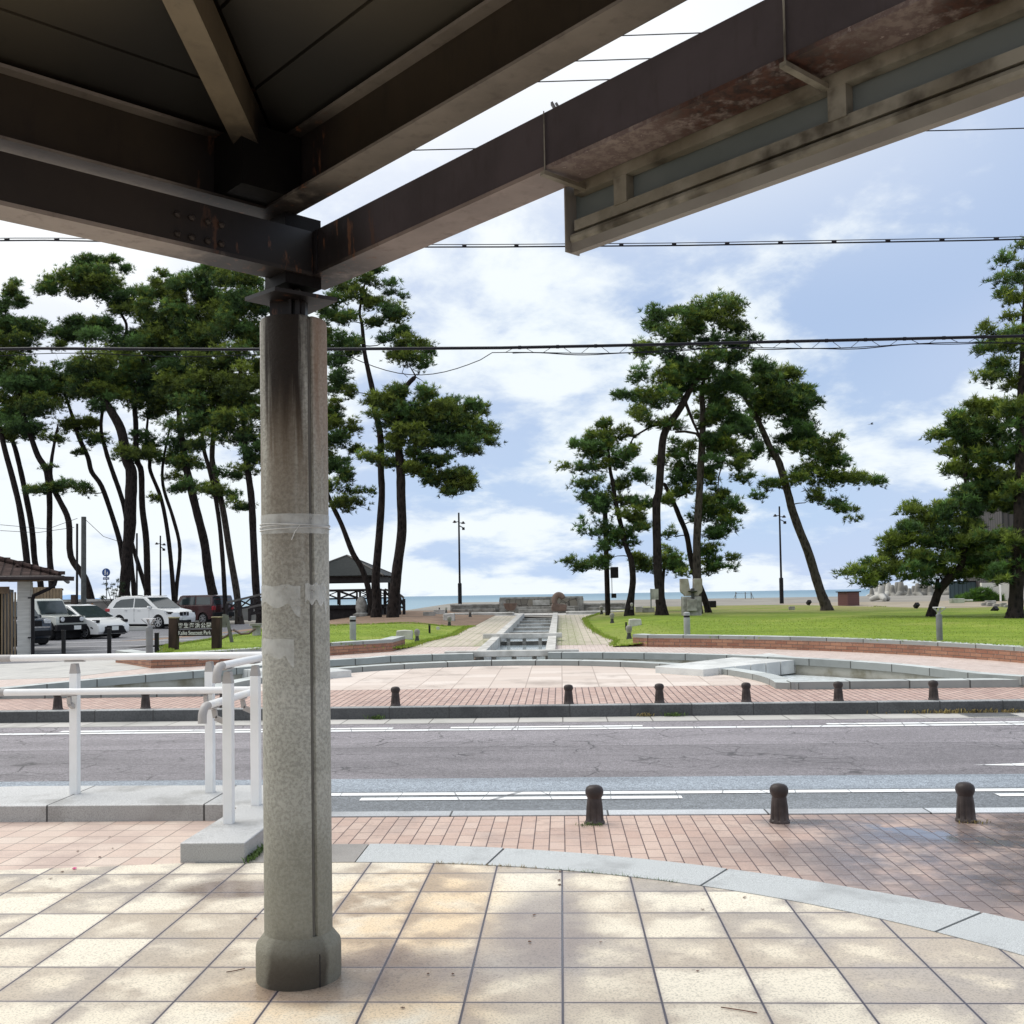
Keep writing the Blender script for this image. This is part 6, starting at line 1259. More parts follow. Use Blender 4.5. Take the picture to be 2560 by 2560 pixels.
# ------------------------------------------------------------------ toilet building with tiled roof
Yb = 29.5; XR = float(dp(118,1085,Yb-.6)[0]); zE = 2.3
def uproj(q):
    r = CAMR.T@(np.array(q)-CP); return (CX+F*r[0]/-r[2])/U
def alongfront(u):
    a = 0.
    while a < 9:
        if uproj((XR-a*math.cos(R_(25))-.7*math.sin(R_(25)), Yb-.7-a*math.sin(R_(25))+.7*math.cos(R_(25)), 1.5)) < u: break
        a += .01
    return XR-a
X1 = alongfront(57); z0 = H(X1,Yb)-.05; zE = float(dp(60,1090,Yb)[2])
bld = thing('building', 'small building with brown tiled hip roof, timber louvre front and concrete end wall', 'building', (X1-3,Yb+3,0))
bf = NT('board_marked_concrete'); P_ = bf.pos(); zz = bf.sep(P_)[2]; e_ = bf.m_('FRACT', bf.m_('MULTIPLY', zz, 5.6)); nn = bf.noise(bf.mapv(P_,(1,1,6)),2.,4); cc = bf.mix(bf.ramp(nn,.3,.7),(.50,.49,.45),(.62,.61,.57)); cc = bf.mix(bf.ramp(e_,.0,.06),(.33,.32,.30),cc); M['bfc'] = bf.out(cc,.8,e_,.2,.01)
Xp = alongfront(33)
b = MB(); b.box(((X1+Xp)/2,Yb+.8,(z0+zE-.12)/2),(X1-Xp,1.6,zE-.12-z0)); b.build('end_wall', M['bfc'], bld)
b = MB(); b.box((Xp-3,Yb+2.7,(z0+zE-.3)/2),(5.2,4.6,zE-.3-z0)); b.build('back_wall', dark, bld)
lv = louvre_mat(); b = MB(); k = 0; x = Xp-.02
while x > Xp-3.5: b.box((x-.035,Yb+.06,(z0+zE-.42)/2),(.045,.10,zE-.42-z0)); x -= .085
b.build('louvre_screen', lv, bld)
tw = mat('brown_timber', (.20,.135,.075), (.13,.085,.05), 3., .6, .1)
b = MB(); b.box((Xp-2.2,Yb+.05,zE-.02),(5.6,.16,.20)); b.build('eave_beam', tw, bld); b = MB(); b.box(((X1+Xp)/2-.1,Yb+.2,zE-.02),(X1-Xp+.3,.5,.20)); b.build('soffit', tw, bld)
for x in (Xp-.35,Xp-.68): b = MB(); b.box((x,Yb-.02,zE-.36),(.30,.1,.20)); b.build('lamp_box', tw, bld)
rt = NT('brown_roof_tiles'); P_ = rt.pos(); x_,y_,z_ = rt.sep(P_); fx = rt.m_('FRACT', rt.m_('MULTIPLY', rt.m_('ADD', x_, rt.m_('MULTIPLY', y_, .45)), 3.6)); fz = rt.m_('FRACT', rt.m_('MULTIPLY', z_, 8.)); nn = rt.noise(P_,3.,4)
cc = rt.mix(rt.ramp(nn,.3,.7),(.038,.025,.022),(.075,.052,.047)); cc = rt.mix(rt.ramp(fx,.0,.35),(.008,.006,.006),cc); cc = rt.mix(rt.ramp(fz,.0,.22),(.025,.018,.018),cc); M['rt'] = rt.out(cc,.9,fx,.4,.03,spec=.08)
zr0 = float(dp(80,1087,Yb-.6)[2]); rise_ = 1.15; run = (rise_/ (float(dp(0,1056,Yb+1.5)[2])-zr0)) if 0 else 3.2
zt_ = zr0+1.02
b = MB(); A = (XR,Yb-.7,zr0); Bq = (XR,Yb+6.2,zr0); C1 = (XR-3.4,Yb+2.7,zt_); D1 = (-40,Yb+2.7,zt_); E1 = (-40,Yb-.7,zr0); F1 = (-40,Yb+6.2,zr0)
b.quad(E1,A,C1,D1); b.quad(A,Bq,C1); b.quad(Bq,F1,D1,C1); b.build('roof', M['rt'], bld)
b = MB(); b.quad((E1[0],E1[1],zr0-.02),(XR,Yb-.7,zr0-.02),(XR,Yb+6.2,zr0-.02),(F1[0],F1[1],zr0-.02)); b.build('ceiling', tw, bld)
b = MB(); b.tube([(XR-.02,Yb-.72,zr0+.05),(C1[0],C1[1],zt_+.06)],[.07,.07],8); 
for k in range(9): f = k/9; b.box((XR-3.4*f,Yb-.7+3.4*f,zr0+.08+1.02*f),(.16,.16,.1),R_(45))
b.build('hip_tiles', M['rt'], bld, smooth=True)
b = MB()
for k in range(22): x = XR-.2-k*.42; f = .35+.12*(k%3); b.lathe([(.07,0),(.05,.05),(.01,.07)],(x-1.2*f,Yb-.7+3.4*f*.6,zr0+1.02*f*.6+.02),6)
b.build('snow_guards', M['rt'], bld)
gut = mat('brown_gutter', (.055,.045,.042), (.04,.03,.03), 5., .4, .05)
b = MB(); b.tube([(-40,Yb-.78,zr0-.06),(XR+.05,Yb-.78,zr0-.06)],.065,10); b.tube([(XR+.06,Yb-.82,zr0-.06),(XR+.06,Yb+6.2,zr0-.06)],.065,10); b.bar((XR-.5,Yb-.72,zr0-.05),(XR+.35,Yb-.72,zr0-.09),.10,.12)
b.build('gutter', gut, bld, smooth=True)
xd = X1+.07; b = MB(); b.tube([(XR-.12,Yb-.74,zr0-.10),(XR-.16,Yb-.72,zr0-.26),(XR-.3,Yb-.6,zr0-.36),(xd+.02,Yb-.1,zr0-.56),(xd,Yb-.06,zr0-.66),(xd,Yb-.05,z0)],.05,10)
for z in (.6,1.75): b.box((xd-.03,Yb-.03,z),(.2,.05,.04))
b.build('downpipe', dark, bld, smooth=True)
pv = Vector((XR,Yb-.7,0)); an = R_(25); l0 = bld.location.copy(); dd = l0-pv; bld.location = pv+Matrix.Rotation(an,3,'Z')@dd; bld.rotation_euler = (0,0,an)
# ------------------------------------------------------------------ fences, poles and signs behind the cars
Yc = 57.5
def px_x(u, Y): return float(dp(u,1130,Y)[0])
def px_z(v, Y, u=150): return float(dp(u,v,Y)[2])
tf = mat('tan_timber_boards', (.26,.19,.11), (.18,.13,.08), 3., .7, .1)
t = thing('timber_fence', 'tan vertical board fence behind the boxy off-roader', 'fence', (px_x(90,56),56,.2)); xa, xb = px_x(58,56), px_x(118,56); zt = px_z(1106,56,90)
for k in range(10):
    x = xa+(xb-xa)*(k+.5)/10; b = MB(); b.box((x,56,(.2+zt)/2-(.04 if k < 6 else .12)),((xb-xa)/10-.03,.06,zt-.2)); b.build('board', tf, t)
b = MB(); b.box(((xa+xb)/2,56.08,zt-.2),(xb-xa,.05,.1)); b.build('rail', dark, t)
t = thing('boundary_wall', 'grey concrete wall with pale cap along the back of the car park', 'wall', (-24,Yc,.2)); zt = px_z(1133,Yc,150)
xa, xb = px_x(40,Yc)-14, px_x(212,Yc)
b = MB(); b.box(((xa+xb)/2,Yc,(.1+zt)/2),(xb-xa,.25,zt-.1)); b.build('wall', mat('dull_render',(.26,.25,.23),(.20,.19,.18),1.5,.8,.1), t); b = MB(); b.box(((xa+xb)/2,Yc,zt),(xb-xa,.4,.14)); b.build('cap', M['palestone'], t)
b = MB(); b.box(((px_x(60,Yc)+px_x(112,Yc))/2,Yc-.25,zt-.35),(px_x(112,Yc)-px_x(60,Yc),.1,.3)); b.build('dark_band', dark, t)
b = MB(); x0, x1 = px_x(392,60), px_x(640,60); b.box(((x0+x1)/2,60,.75),(x1-x0,.3,.8)); tag(b.build('seawall', M['concrete'], None),'low concrete sea wall behind the wooden ramp fence','wall')
b = MB(); x0, x1 = px_x(212,63), px_x(395,63); b.box(((x0+x1)/2,63,.6),(x1-x0,.3,1.0)); tag(b.build('seawall', M['concrete'], None),'low concrete sea wall behind the white crossover','wall')
def pole(u, v0, v1, Y, r, label, m, cat='pole', name='pole'):
    x = px_x(u,Y); b = MB(); b.tube([(x,Y,H(x,Y)-.1),(x+.02,Y,px_z(v0,Y,u))],[r,r*.9],12); return solo(b,name,m,label,cat,smooth=True)
cpole = mat('weathered_concrete_pole', (.12,.125,.12), (.08,.085,.08), 5., .8, .2)
pole(157.5,975,1160,55,.145,'grey concrete utility pole standing behind the white hatchback',cpole,'utility pole','utility_pole'); pole(145,988,1160,54.5,.065,'thin dark pole just left of the concrete utility pole',dark)
pole(258,1006,1140,56,.055,'thin dark pole rising behind the white crossover between the pines',dark)
x = px_x(139.5,54.3); b = MB(); b.box((x,54.3,(.1+px_z(1122,54.3))/2),(.25,.25,px_z(1122,54.3)-.1)); solo(b,'gate_post',mat('brown_post',(.07,.05,.04),None,3,.7,.1),'short brown square post beside the thin dark pole','post',bevel=.02)
x = px_x(263,56.2); b = MB(); b.box((x,56.2,px_z(1130,56.2,260)),(.28,.2,.42)); b.box((x,56.2,.9),(.06,.06,1.6)); solo(b,'meter_box',dark,'small dark box on the thin pole behind the crossover','box')
x = px_x(176,55); b = MB(); b.bar((x+.1,55,.5),(x-.06,55,px_z(1138,55,176)),.09,.07); b.box((x+.1,55,.45),(.28,.28,.3)); solo(b,'marker_pole',mat('orange_brown_paint',(.32,.15,.05),None,3,.6,.1),'leaning orange-brown marker pole on a white foot','post')
Yp = 58; x = px_x(201,Yp); zc_ = px_z(1080,Yp,201); t = thing('road_sign', 'round blue pedestrian sign with a small plate below on a thin pole', 'road sign', (x,Yp,.2))
b = MB(); b.tube([(x,Yp,.2),(x,Yp,zc_+.1)],.03,8); b.build('pole', galv, t); bs_ = mat('blue_sign_face', (.01,.07,.26), None, 5, .4, 0); ws_ = mat('white_sign_symbol', (.8,.82,.85), None, 5, .5, 0)
b = MB(); b.lathe([(.235,-.012),(.235,.012)],(x,Yp-.05,zc_),28,'y'); b.build('disc', bs_, t)
b = MB(); yb_ = Yp-.068
def figure(b, x, z, s, skirt=False):
    b.lathe([(s*.13,-.003),(s*.13,.003)],(x,yb_,z+s*.80),12,'y'); b.box((x,yb_,z+s*.42),(s*(.34 if skirt else .26),.006,s*.46)); b.box((x-s*.09,yb_,z+s*.02),(s*.11,.006,s*.42)); b.box((x+s*.09,yb_,z+s*.02),(s*.11,.006,s*.42)); b.bar((x-s*.16,yb_,z+s*.58),(x-s*.28,yb_,z+s*.25),s*.07,.006)
figure(b,x-.045,zc_-.10,.28); figure(b,x+.085,zc_-.13,.18,True); b.build('walking_figures', ws_, t)
b = MB(); b.box((x-.0,Yp-.05,px_z(1091.5,Yp,201)),(.36,.02,.14)); p_ = b.build('plate', bs_, t); b = MB(); b.box((x,Yp-.065,px_z(1091.5,Yp,201)),(.28,.004,.05)); b.build('plate_band', ws_, p_)
# thin wires at the left pole
for k,(q,l) in enumerate((([(0,990),(90,998),(146,978)],'upper sagging wire from the left to the utility pole'),([(0,1001),(70,1005),(140,995)],'lower sagging wire from the left to the thin dark pole'),([(160,979),(195,1012),(228,1023)],'thin stay wire slanting down right from the utility pole'))):
    b = MB(); b.tube([tuple(dp(x,y,55-.3*k)) for x,y in q],.014,5); solo(b,'wire',wire,l,'wire')
# ------------------------------------------------------------------ park sign
Ys_ = 23.9; xl_, xr_ = px_x(327.5,Ys_), px_x(408.5,Ys_); zp0 = float(dp(327,1224,Ys_)[2]); zpt = float(dp(327,1166,Ys_)[2]); zqt = float(dp(408,1165,Ys_)[2])
wd = mat('dark_brown_timber', (.055,.036,.026), (.03,.02,.015), 6., .7, .3, stretch=(1,1,.3)); wtop = mat('timber_end_grain', (.30,.26,.15), (.2,.17,.1), 9., .8, .1)
t = thing('park_sign', 'dark timber park name sign with white carved lettering between two stout posts', 'sign', ((xl_+xr_)/2,Ys_,.1))
for x, zt in ((xl_,zpt),(xr_,zqt)):
    b = MB(); b.bar((x-.01,Ys_,.0),(x+.01,Ys_,zt),.20,.20,(0,1,0)); p_ = b.build('post', wd, t, bevel=.02); b = MB(); b.box((x+.01,Ys_,zt+.008),(.215,.215,.03)); b.build('post_cap', wtop, p_, bevel=.01)
zu1, zu0 = float(dp(368,1173.5,Ys_)[2]), float(dp(368,1186,Ys_)[2]); zl1, zl0 = float(dp(368,1187.3,Ys_)[2]), float(dp(368,1200,Ys_)[2]); bk = mat('blackened_board', (.018,.014,.013), (.03,.022,.02), 6., .7, .2)
for a_, c_ in ((zu0,zu1),(zl0,zl1)): b = MB(); b.box(((xl_+xr_)/2,Ys_,(a_+c_)/2),(xr_-xl_-.1,.05,c_-a_)); b.build('board', bk, t)
def text(body, x, z, h, w, m, parent, y, track=1.):
    cu = bpy.data.curves.new('lettering','FONT'); cu.body = body; cu.size = 1.; cu.align_x = 'CENTER'; cu.align_y = 'CENTER'; cu.extrude = .004; cu.offset = .012; cu.space_character = track
    o = bpy.data.objects.new('lettering_src',cu); link(o); bpy.context.view_layer.update()
    me = bpy.data.meshes.new_from_object(o.evaluated_get(bpy.context.evaluated_depsgraph_get())); bpy.data.objects.remove(o)
    if not len(me.vertices): return None
    xs = [v.co.x for v in me.vertices]; ys = [v.co.y for v in me.vertices]; sx = w/(max(xs)-min(xs)); sy = h/(max(ys)-min(ys)); mx_, my_ = (max(xs)+min(xs))/2, (max(ys)+min(ys))/2; off = world_loc(parent)
    for v in me.vertices: X, Y_, Z_ = v.co; v.co = (x+(X-mx_)*sx-off.x, y-Z_*1.0-off.y, z+(Y_-my_)*sy-off.z)
    me.name = 'lettering'; me.materials.clear(); me.materials.append(m); o = bpy.data.objects.new('lettering',me); link(o); o.parent = parent; return o
lw = mat('white_lettering', (.72,.72,.68), (.55,.55,.5), 20., .6, 0)
text('\u7686\u751f\u6d77\u6d5c\u516c\u5712', (xl_+xr_)/2+.0, (zu0+zu1)/2, (zu1-zu0)*.80, (xr_-xl_)*.76, lw, t, Ys_-.03, 1.25)
text('Kaike Seacoast Park', (xl_+xr_)/2, (zl0+zl1)/2, (zl1-zl0)*.62, (xr_-xl_)*.76, lw, t, Ys_-.03)
# black posts by the car park entrance
pl = mat('black_post_plastic', (.012,.012,.013), None, 5, .4, .05)
for u, v0, l in ((120,1212,'black square post at the car park entrance, below the boxy off-roader'),(206,1208,'black square post in front of the white hatchback nose'),(295.5,1195,'black square post between the fan-topped lamp and the park sign')):
    Yq = 26.3 if u < 250 else 24.2; x = px_x(u,Yq); zt = px_z(v0-28 if u < 250 else v0,Yq,u) if 0 else float(dp(u,v0-(22 if u<250 else 0),Yq)[2]); b = MB(); b.box((x,Yq,(zt+.0)/2),(.085,.085,zt)); b.box((x,Yq,zt+.005),(.095,.095,.02)); solo(b,'barrier_post',pl,l,'post',bevel=.008)
# rope posts by the lawn
for u, v0, v1, l in ((438,1160,1213,'slim wooden rope post at the lawn corner'),(484,1176,1200,'stone rope post with flat cap beside the column')):
    p = gh(u,v1,0,HL); b = MB(); h_ = (v1-v0)*U*p[1]/F
    if u < 450: b.bar((p[0],p[1],p[2]-.02),(p[0]-.14,p[1],p[2]+h_),.08,.07); b.box((p[0]-.2,p[1],p[2]+h_*.8),(.10,.05,.34)); solo(b,'rope_post',mat('weathered_post',(.15,.15,.13),(.1,.1,.09),5,.8,.2),l,'post')
    else: b.lathe([(.12,0),(.12,h_*.8),(.2,h_*.82),(.2,h_)],tuple(p),16); solo(b,'rope_post',M['stone'],l,'post')
rp = mat('brown_rope', (.16,.11,.10), None, 20, .8, .2)
for q, l in (([(418,1205),(430,1198),(437,1188)],'rope sagging left of the slim wooden post'),([(440,1188),(455,1196),(470,1195),(482,1186)],'rope sagging between the slim post and the stone post')):
    p = gh(438,1213,0,HL); b = MB(); b.tube([tuple(dp(x,y,p[1])) for x,y in q],.028,8); solo(b,'rope',rp,l,'rope',smooth=True)
# ------------------------------------------------------------------ ramp fence and pavilion
wdk = mat('dark_stained_timber', (.035,.03,.03), (.02,.017,.018), 6., .6, .1); wlt = mat('worn_handrail_timber', (.13,.12,.11), (.08,.075,.07), 6., .6, .1)
def xfence(name, label, A, B, v0A, v1A, v0B, v1B, Y, n=3, cat='fence'):
    t = thing(name, label, cat, (px_x((A+B)/2,Y),Y,H(px_x((A+B)/2,Y),Y)))
    P = lambda f, g: Vector(dp(A+(B-A)*f, (v0A+(v0B-v0A)*f)*(1-g)+(v1A+(v1B-v1A)*f)*g, Y))
    b = MB(); b.bar(P(0,0),P(1,0),.12,.10); b.build('handrail', wlt, t)
    b = MB(); b.bar(P(0,.62),P(1,.62),.09,.09); b.build('lower_rail', wdk, t)
    for k in range(n+1):
        q = P(k/n,0); q.z -= .05; e = Vector(q); e.z = P(k/n,1).z-.1; b = MB(); b.bar(q,e,.13,.13,(0,1,0)); b.build('post', wdk, t)
    for k in range(n):
        b = MB(); b.bar(P(k/n,.04),P((k+1)/n,.60),.07,.07); b.bar(P(k/n,.60),P((k+1)/n,.04),.06,.06); b.build('cross_brace', wdk, t)
    return t
xfence('ramp_fence','dark timber fence with crossed braces climbing the ramp, far rail',428,499,1137,1163,1120,1150,51,3)
xfence('ramp_fence','dark timber fence with crossed braces climbing the ramp, near rail',471,560,1146,1168,1126,1150,49.5,2)
Yg = 50.5; gx0, gx1, gxm = px_x(557,Yg), px_x(729,Yg), px_x(643,Yg); dz = px_z(1141,Yg,680); hw = (gx1-gx0)/2*.80
g = thing('pavilion', 'dark timber pavilion with hipped shingle roof and cross-braced deck rail, right of the column', 'pavilion', (gxm,Yg+2,H(gxm,Yg)))
ze = px_z(1086,Yg-1,650); za = px_z(1049,Yg+2.2,641); D_ = 4.4; hr = (gx1-gx0)/2; c0 = Vector((gxm,Yg+D_/2-.6,za)); ey0, ey1 = Yg-.9, Yg+D_-.2
shg = mat('dark_green_grey_shingles', (.022,.028,.028), (.013,.017,.018), 8., .6, .3, 30.)
b = MB(); cs = [(gxm-hr,ey0,ze),(gxm+hr,ey0,ze),(gxm+hr,ey1,ze),(gxm-hr,ey1,ze)]
for k in range(4): b.quad(cs[k],cs[(k+1)%4],tuple(c0))
rf = b.build('roof', shg, g)
b = MB(); b.v = [(x,y,ze-.02) for x,y,_ in cs]; b.f = [(0,1,2,3)]; b.build('soffit', wdk, rf)
b = MB()
for k in range(4): b.tube([cs[k],tuple(c0)],.05,6)
b.build('hip_ridge', wlt, rf)
for k in range(4):
    a_, c_ = cs[k], cs[(k+1)%4]; a_ = Vector((gxm+(a_[0]-gxm)*.88,a_[1]+(.25 if k in (0,1) else -.25)*0,ze-.18)); 
b = MB()
for ya_ in (ey0+.35,ey1-.35): b.bar((gxm-hw,ya_,ze-.18),(gxm+hw,ya_,ze-.18),.14,.26)
for xa_ in (gxm-hw,gxm+hw): b.bar((xa_,ey0+.35,ze-.18),(xa_,ey1-.35,ze-.18),.14,.26)
b.build('eave_beam', wdk, g)
for xa_ in (gxm-hw,gxm+hw):
    for ya_ in (ey0+.45,ey1-.45): b = MB(); b.box((xa_,ya_,(ze+dz)/2),(.17,.17,ze-dz)); b.build('post', wdk, g)
b = MB(); b.box((gxm,Yg+D_/2-.5,dz-.1),(2*hw+.8,D_-.6,.16)); b.build('deck', wdk, g)
b = MB(); z_ = H(gxm,Yg); b.box((gxm,Yg+D_/2-.5,(dz-.1+z_)/2-.1),(2*hw+.5,D_-1,dz-z_)); b.build('skirt', wdk, g)
rt_ = px_z(1113,Yg,680)
for ya_ in (ey0+.4,ey1-.4):
    b = MB(); b.bar((gxm-hw-.2,ya_,rt_),(gxm+hw+.3,ya_,rt_),.10,.09); b.bar((gxm-hw-.2,ya_,rt_-.42),(gxm+hw+.3,ya_,rt_-.42),.07,.07); 
    n_ = 4
    for k in range(n_+1): x = gxm-hw-.15+(2*hw+.4)*k/n_; b.box((x,ya_,(rt_+dz)/2),(.09,.09,rt_-dz))
    for k in range(n_): x0_ = gxm-hw-.15+(2*hw+.4)*k/n_; x1_ = x0_+(2*hw+.4)/n_; b.bar((x0_,ya_,rt_-.03),(x1_,ya_,rt_-.42),.05,.05); b.bar((x0_,ya_,rt_-.42),(x1_,ya_,rt_-.03),.045,.045)
    b.build('deck_rail', wdk, g)
xfence('stair_fence','short dark timber stair rail descending right from the pavilion',745,762,1115,1160,1128,1158,50,2)
xfence('stair_fence','dark timber rail between the pavilion and the two big pine trunks',726,746,1112,1158,1118,1158,50.6,1)
p = gh(682,1163,0,HL); b = MB(); s_ = 38*U*p[1]/F; b.lathe([(s_*.42,0),(s_*.44,s_*.12),(s_*.30,s_*.16),(s_*.27,s_*.2)],tuple(p),12)
t = thing('stone_figure','upright rough stone marker on a round base before the pavilion','stone marker',tuple(p)); b.build('base', M['stone'], t, smooth=True)
b = MB(); b.lathe([(s_*.24,s_*.18),(s_*.30,s_*.4),(s_*.28,s_*.7),(s_*.17,s_*.93),(.02,s_)],tuple(p),10); b.build('stone', M['stone'], t, smooth=True)
# pole with loudspeaker cabinet in the centre group
Yk = 47; x = px_x(1146.5,Yk); t = thing('speaker_pole', 'dark straight pole with a square loudspeaker cabinet, inside the small left pine', 'pole', (x,Yk,H(x,Yk)))
b = MB(); b.tube([(x,Yk,H(x,Yk)-.1),(x-.05,Yk,float(dp(1145,930,Yk)[2]))],[.125,.11],12); b.build('pole', M['bark'], t, smooth=True)
a_ = dp(1151.5,1070,Yk); c_ = dp(1166.5,1090.5,Yk); b = MB(); b.box(((a_[0]+c_[0])/2,Yk-.05,(a_[2]+c_[2])/2),(c_[0]-a_[0],.32,a_[2]-c_[2])); b.build('speaker_cabinet', dark, t, bevel=.02)
b = MB(); b.box((c_[0]-.22,Yk-.1,float(dp(1155,1124,Yk)[2])),(.22,.16,.2)); b.build('meter_box', dark, t); b = MB(); b.tube([(c_[0]-.3,Yk-.1,c_[2]),(c_[0]-.3,Yk-.1,float(dp(1155,1124,Yk)[2]))],.015,5); b.build('conduit', dark, t)
# ------------------------------------------------------------------ small plants, litter, bird
wm = mat('weed_green', (.10,.17,.03), (.05,.09,.02), 20., .8, 0); wy = mat('dry_weed', (.30,.24,.08), (.2,.14,.05), 20., .8, 0)
def weed(x, y, z, n, sx, sy, h, label, m, seed=1, cat='weed'):
    rnd = random.Random(seed); b = MB()
    for k in range(n):
        px, py = x+rnd.gauss(0,sx), y+rnd.gauss(0,sy); a = rnd.uniform(0,2*PI); l = h*rnd.uniform(.5,1.2); d = Vector((math.cos(a),math.sin(a),0)); s = d.cross(Vector((0,0,1)))*h*.09; p = Vector((px,py,z))
        m1 = p+d*l*.3+Vector((0,0,l*.6)); e = p+d*l*.8+Vector((0,0,l*rnd.uniform(.5,1.))); b.quad(p-s*.6,p+s*.6,m1+s,m1-s); b.quad(m1-s,m1+s,e)
    return solo(b,'weed',m,label,cat,at=(x,y,z))
def at(u, v, z): return gp(u,v,z)
p = at(635,0+1608,.0); 
weed(-2.01,6.66,H(0,6.6),150,.012,.09,.05,'small green weeds growing against the granite plinth beside the column',wm,1)
for k,(a0,a1,sd,m_,l) in enumerate(((83,74,5,wy,'dry yellow weeds in the joint behind the granite border, left patch'),(73.5,62,6,wm,'green and yellow weeds in the joint behind the granite border, right patch'))):
    rnd = random.Random(sd); b = MB()
    for j in range(130):
        a = R_(rnd.uniform(a1,a0)); x, y = ICX+4.165*math.cos(a), ICY+4.165*math.sin(a); h_ = rnd.uniform(.006,.026); q = rnd.uniform(0,6.28); d = Vector((math.cos(q),math.sin(q),0)); s = d.cross(Vector((0,0,1)))*.002; pp_ = Vector((x,y,H(x,y)+.003)); e = pp_+d*h_+Vector((0,0,h_*.8)); b.quad(pp_-s,pp_+s,e)
    solo(b,'weed',m_,l,'weed')
for (bx,l,m_,sd) in ((.19,'green weeds at the foot of the left near bollard',wm,3),(2.92,'yellowing weeds at the foot of the right near bollard',wy,4)): weed(bx-.02,7.52,H(0,7.5),60,.05,.02,.03,l,m_,sd)
for u, l, m_, n, sx, sd in ((718,'small green weed at the foot of the far kerb near the column',wm,60,.06,7),(1272,'green weed at the foot of the far kerb below the pine group',wm,60,.08,8),(1218,'thin yellow weed at the foot of the far kerb',wy,30,.06,9),(1870,'long strip of dry yellow weeds along the far kerb by the drain grate',wy,260,.55,10)):
    q = gp(u,1351,-.085); weed(q[0],14.28,-.085,n,sx,.02,.07,l,m_,sd)
rnd = random.Random(3); lf = mat('dry_brown_leaf', (.16,.06,.03), (.09,.04,.02), 40., .7, 0); pk = mat('pink_petal', (.75,.08,.32), (.6,.05,.22), 40., .6, 0)
def leaf(u, v, s, m_, label, name='fallen_leaf', cat='leaf', rot=0, grp=None):
    p = gp(u,v,-.03); z = H(p[0],p[1])+.004; b = MB(); c_, s_ = math.cos(rot), math.sin(rot)
    for k in range(3):
        a = rot+k*.5-.5; dx, dy = math.cos(a)*s, math.sin(a)*s; b.quad((p[0],p[1],z),(p[0]+dx*.5-dy*.25,p[1]+dy*.5+dx*.25,z+s*.15),(p[0]+dx,p[1]+dy,z+s*.05),(p[0]+dx*.5+dy*.25,p[1]+dy*.5-dx*.25,z+s*.12))
    return solo(b,name,m_,label,cat,grp)
leaf(135,1634,.035,pk,'bright pink fallen petal on the pink tiles','petal','petal',.3)
for k,(u,v) in enumerate(((811,1836),(858,1836),(996,1775),(1132,1774),(1316,1832),(1059,1665),(1058,1656),(1055,1640),(1402,1688),(1326,1711),(478,1731),(150,1600),(210,1595),(120,1640),(95,1652),(1005,1722),(760,1940-40),(205,1572),(185,1612))):
    leaf(u,v,rnd.uniform(.014,.024),lf,'tiny dry brown leaf scrap lying on the paving',rot=rnd.uniform(0,6),grp='leaf scraps on the paving')
def twig(q, label):
    b = MB(); P = [gp(u,v,-.02) for u,v in q]; b.tube([(p_[0],p_[1],H(p_[0],p_[1])+.005) for p_ in P],.0022,5); solo(b,'pine_needle_twig',lf,label,'twig')
twig([(427,1829+0),(445,1826),(462,1822)],'thin dry twig on the tiles left of the column'); twig([(1360,1896),(1400,1902),(1428,1907)],'long dry pine needle on the tiles at the bottom right')
# young plant by the sign, grass clump at the right fence
rnd = random.Random(9); pr = thing('young_pine','sparse young plant with leaf tufts beside the blue sign','plant',(px_x(214,57),57,.2)); b = MB(); tp_, td_, ts_, tc_ = [],[],[],[]
for u, v in ((196,1128),(205,1112),(212,1105),(223,1096),(226,1108),(214,1121),(222,1126),(230,1118),(200,1104),(192,1130),(216,1114),(232,1102)):
    e = Vector(dp(u,v,57)); s = Vector((px_x(216+rnd.uniform(-6,6),57),57,.9)); b.tube([s,s.lerp(e,.6)+Vector((.05,0,-.1)),e],[.03,.015,.008],5)
    for k in range(5): tp_.append(e+Vector((rnd.gauss(0,.07),rnd.gauss(0,.07),rnd.gauss(0,.04)))); td_.append((0,0,1)); ts_.append(.2); tc_.append((.03,.05,.03))
b.build('stems', M['bark'], pr); needles('leaves',tp_,td_,ts_,tc_,pr)
rnd = random.Random(19); gp_ = thing('grass_clump','bright green tall grass clump in front of the blue-grey fence','grass clump',(px_x(1840,58),58,H(20,58))); tp_, td_, ts_, tc_ = [],[],[],[]
for k in range(700):
    u = rnd.uniform(1806,1888); x = px_x(u,58); hh = .25+.55*math.exp(-((u-1850)/26)**2); tp_.append((x,58+rnd.uniform(-.6,.6),H(x,58)+rnd.uniform(0,hh))); td_.append((rnd.uniform(-.3,.3),0,1)); ts_.append(rnd.uniform(.2,.34)); tc_.append((.10,.22,.03) if rnd.random() < .6 else (.05,.11,.03))
needles('blades',tp_,td_,ts_,tc_,gp_)
Yz = 90; q = Vector(dp(1645,800,Yz)); b = MB(); b.tube([q+Vector((-.12,0,0)),q,q+Vector((.14,0,0))],[.01,.06,.01],6); b.quad(q,q+Vector((.05,-.3,.10)),q+Vector((-.25,-.55,.02)),q+Vector((-.08,-.1,.02))); b.quad(q,q+Vector((.05,.3,.10)),q+Vector((-.25,.55,.02)),q+Vector((-.08,.1,.02))); solo(b,'bird',dark,'tiny dark bird gliding in the sky right of the pines','bird')
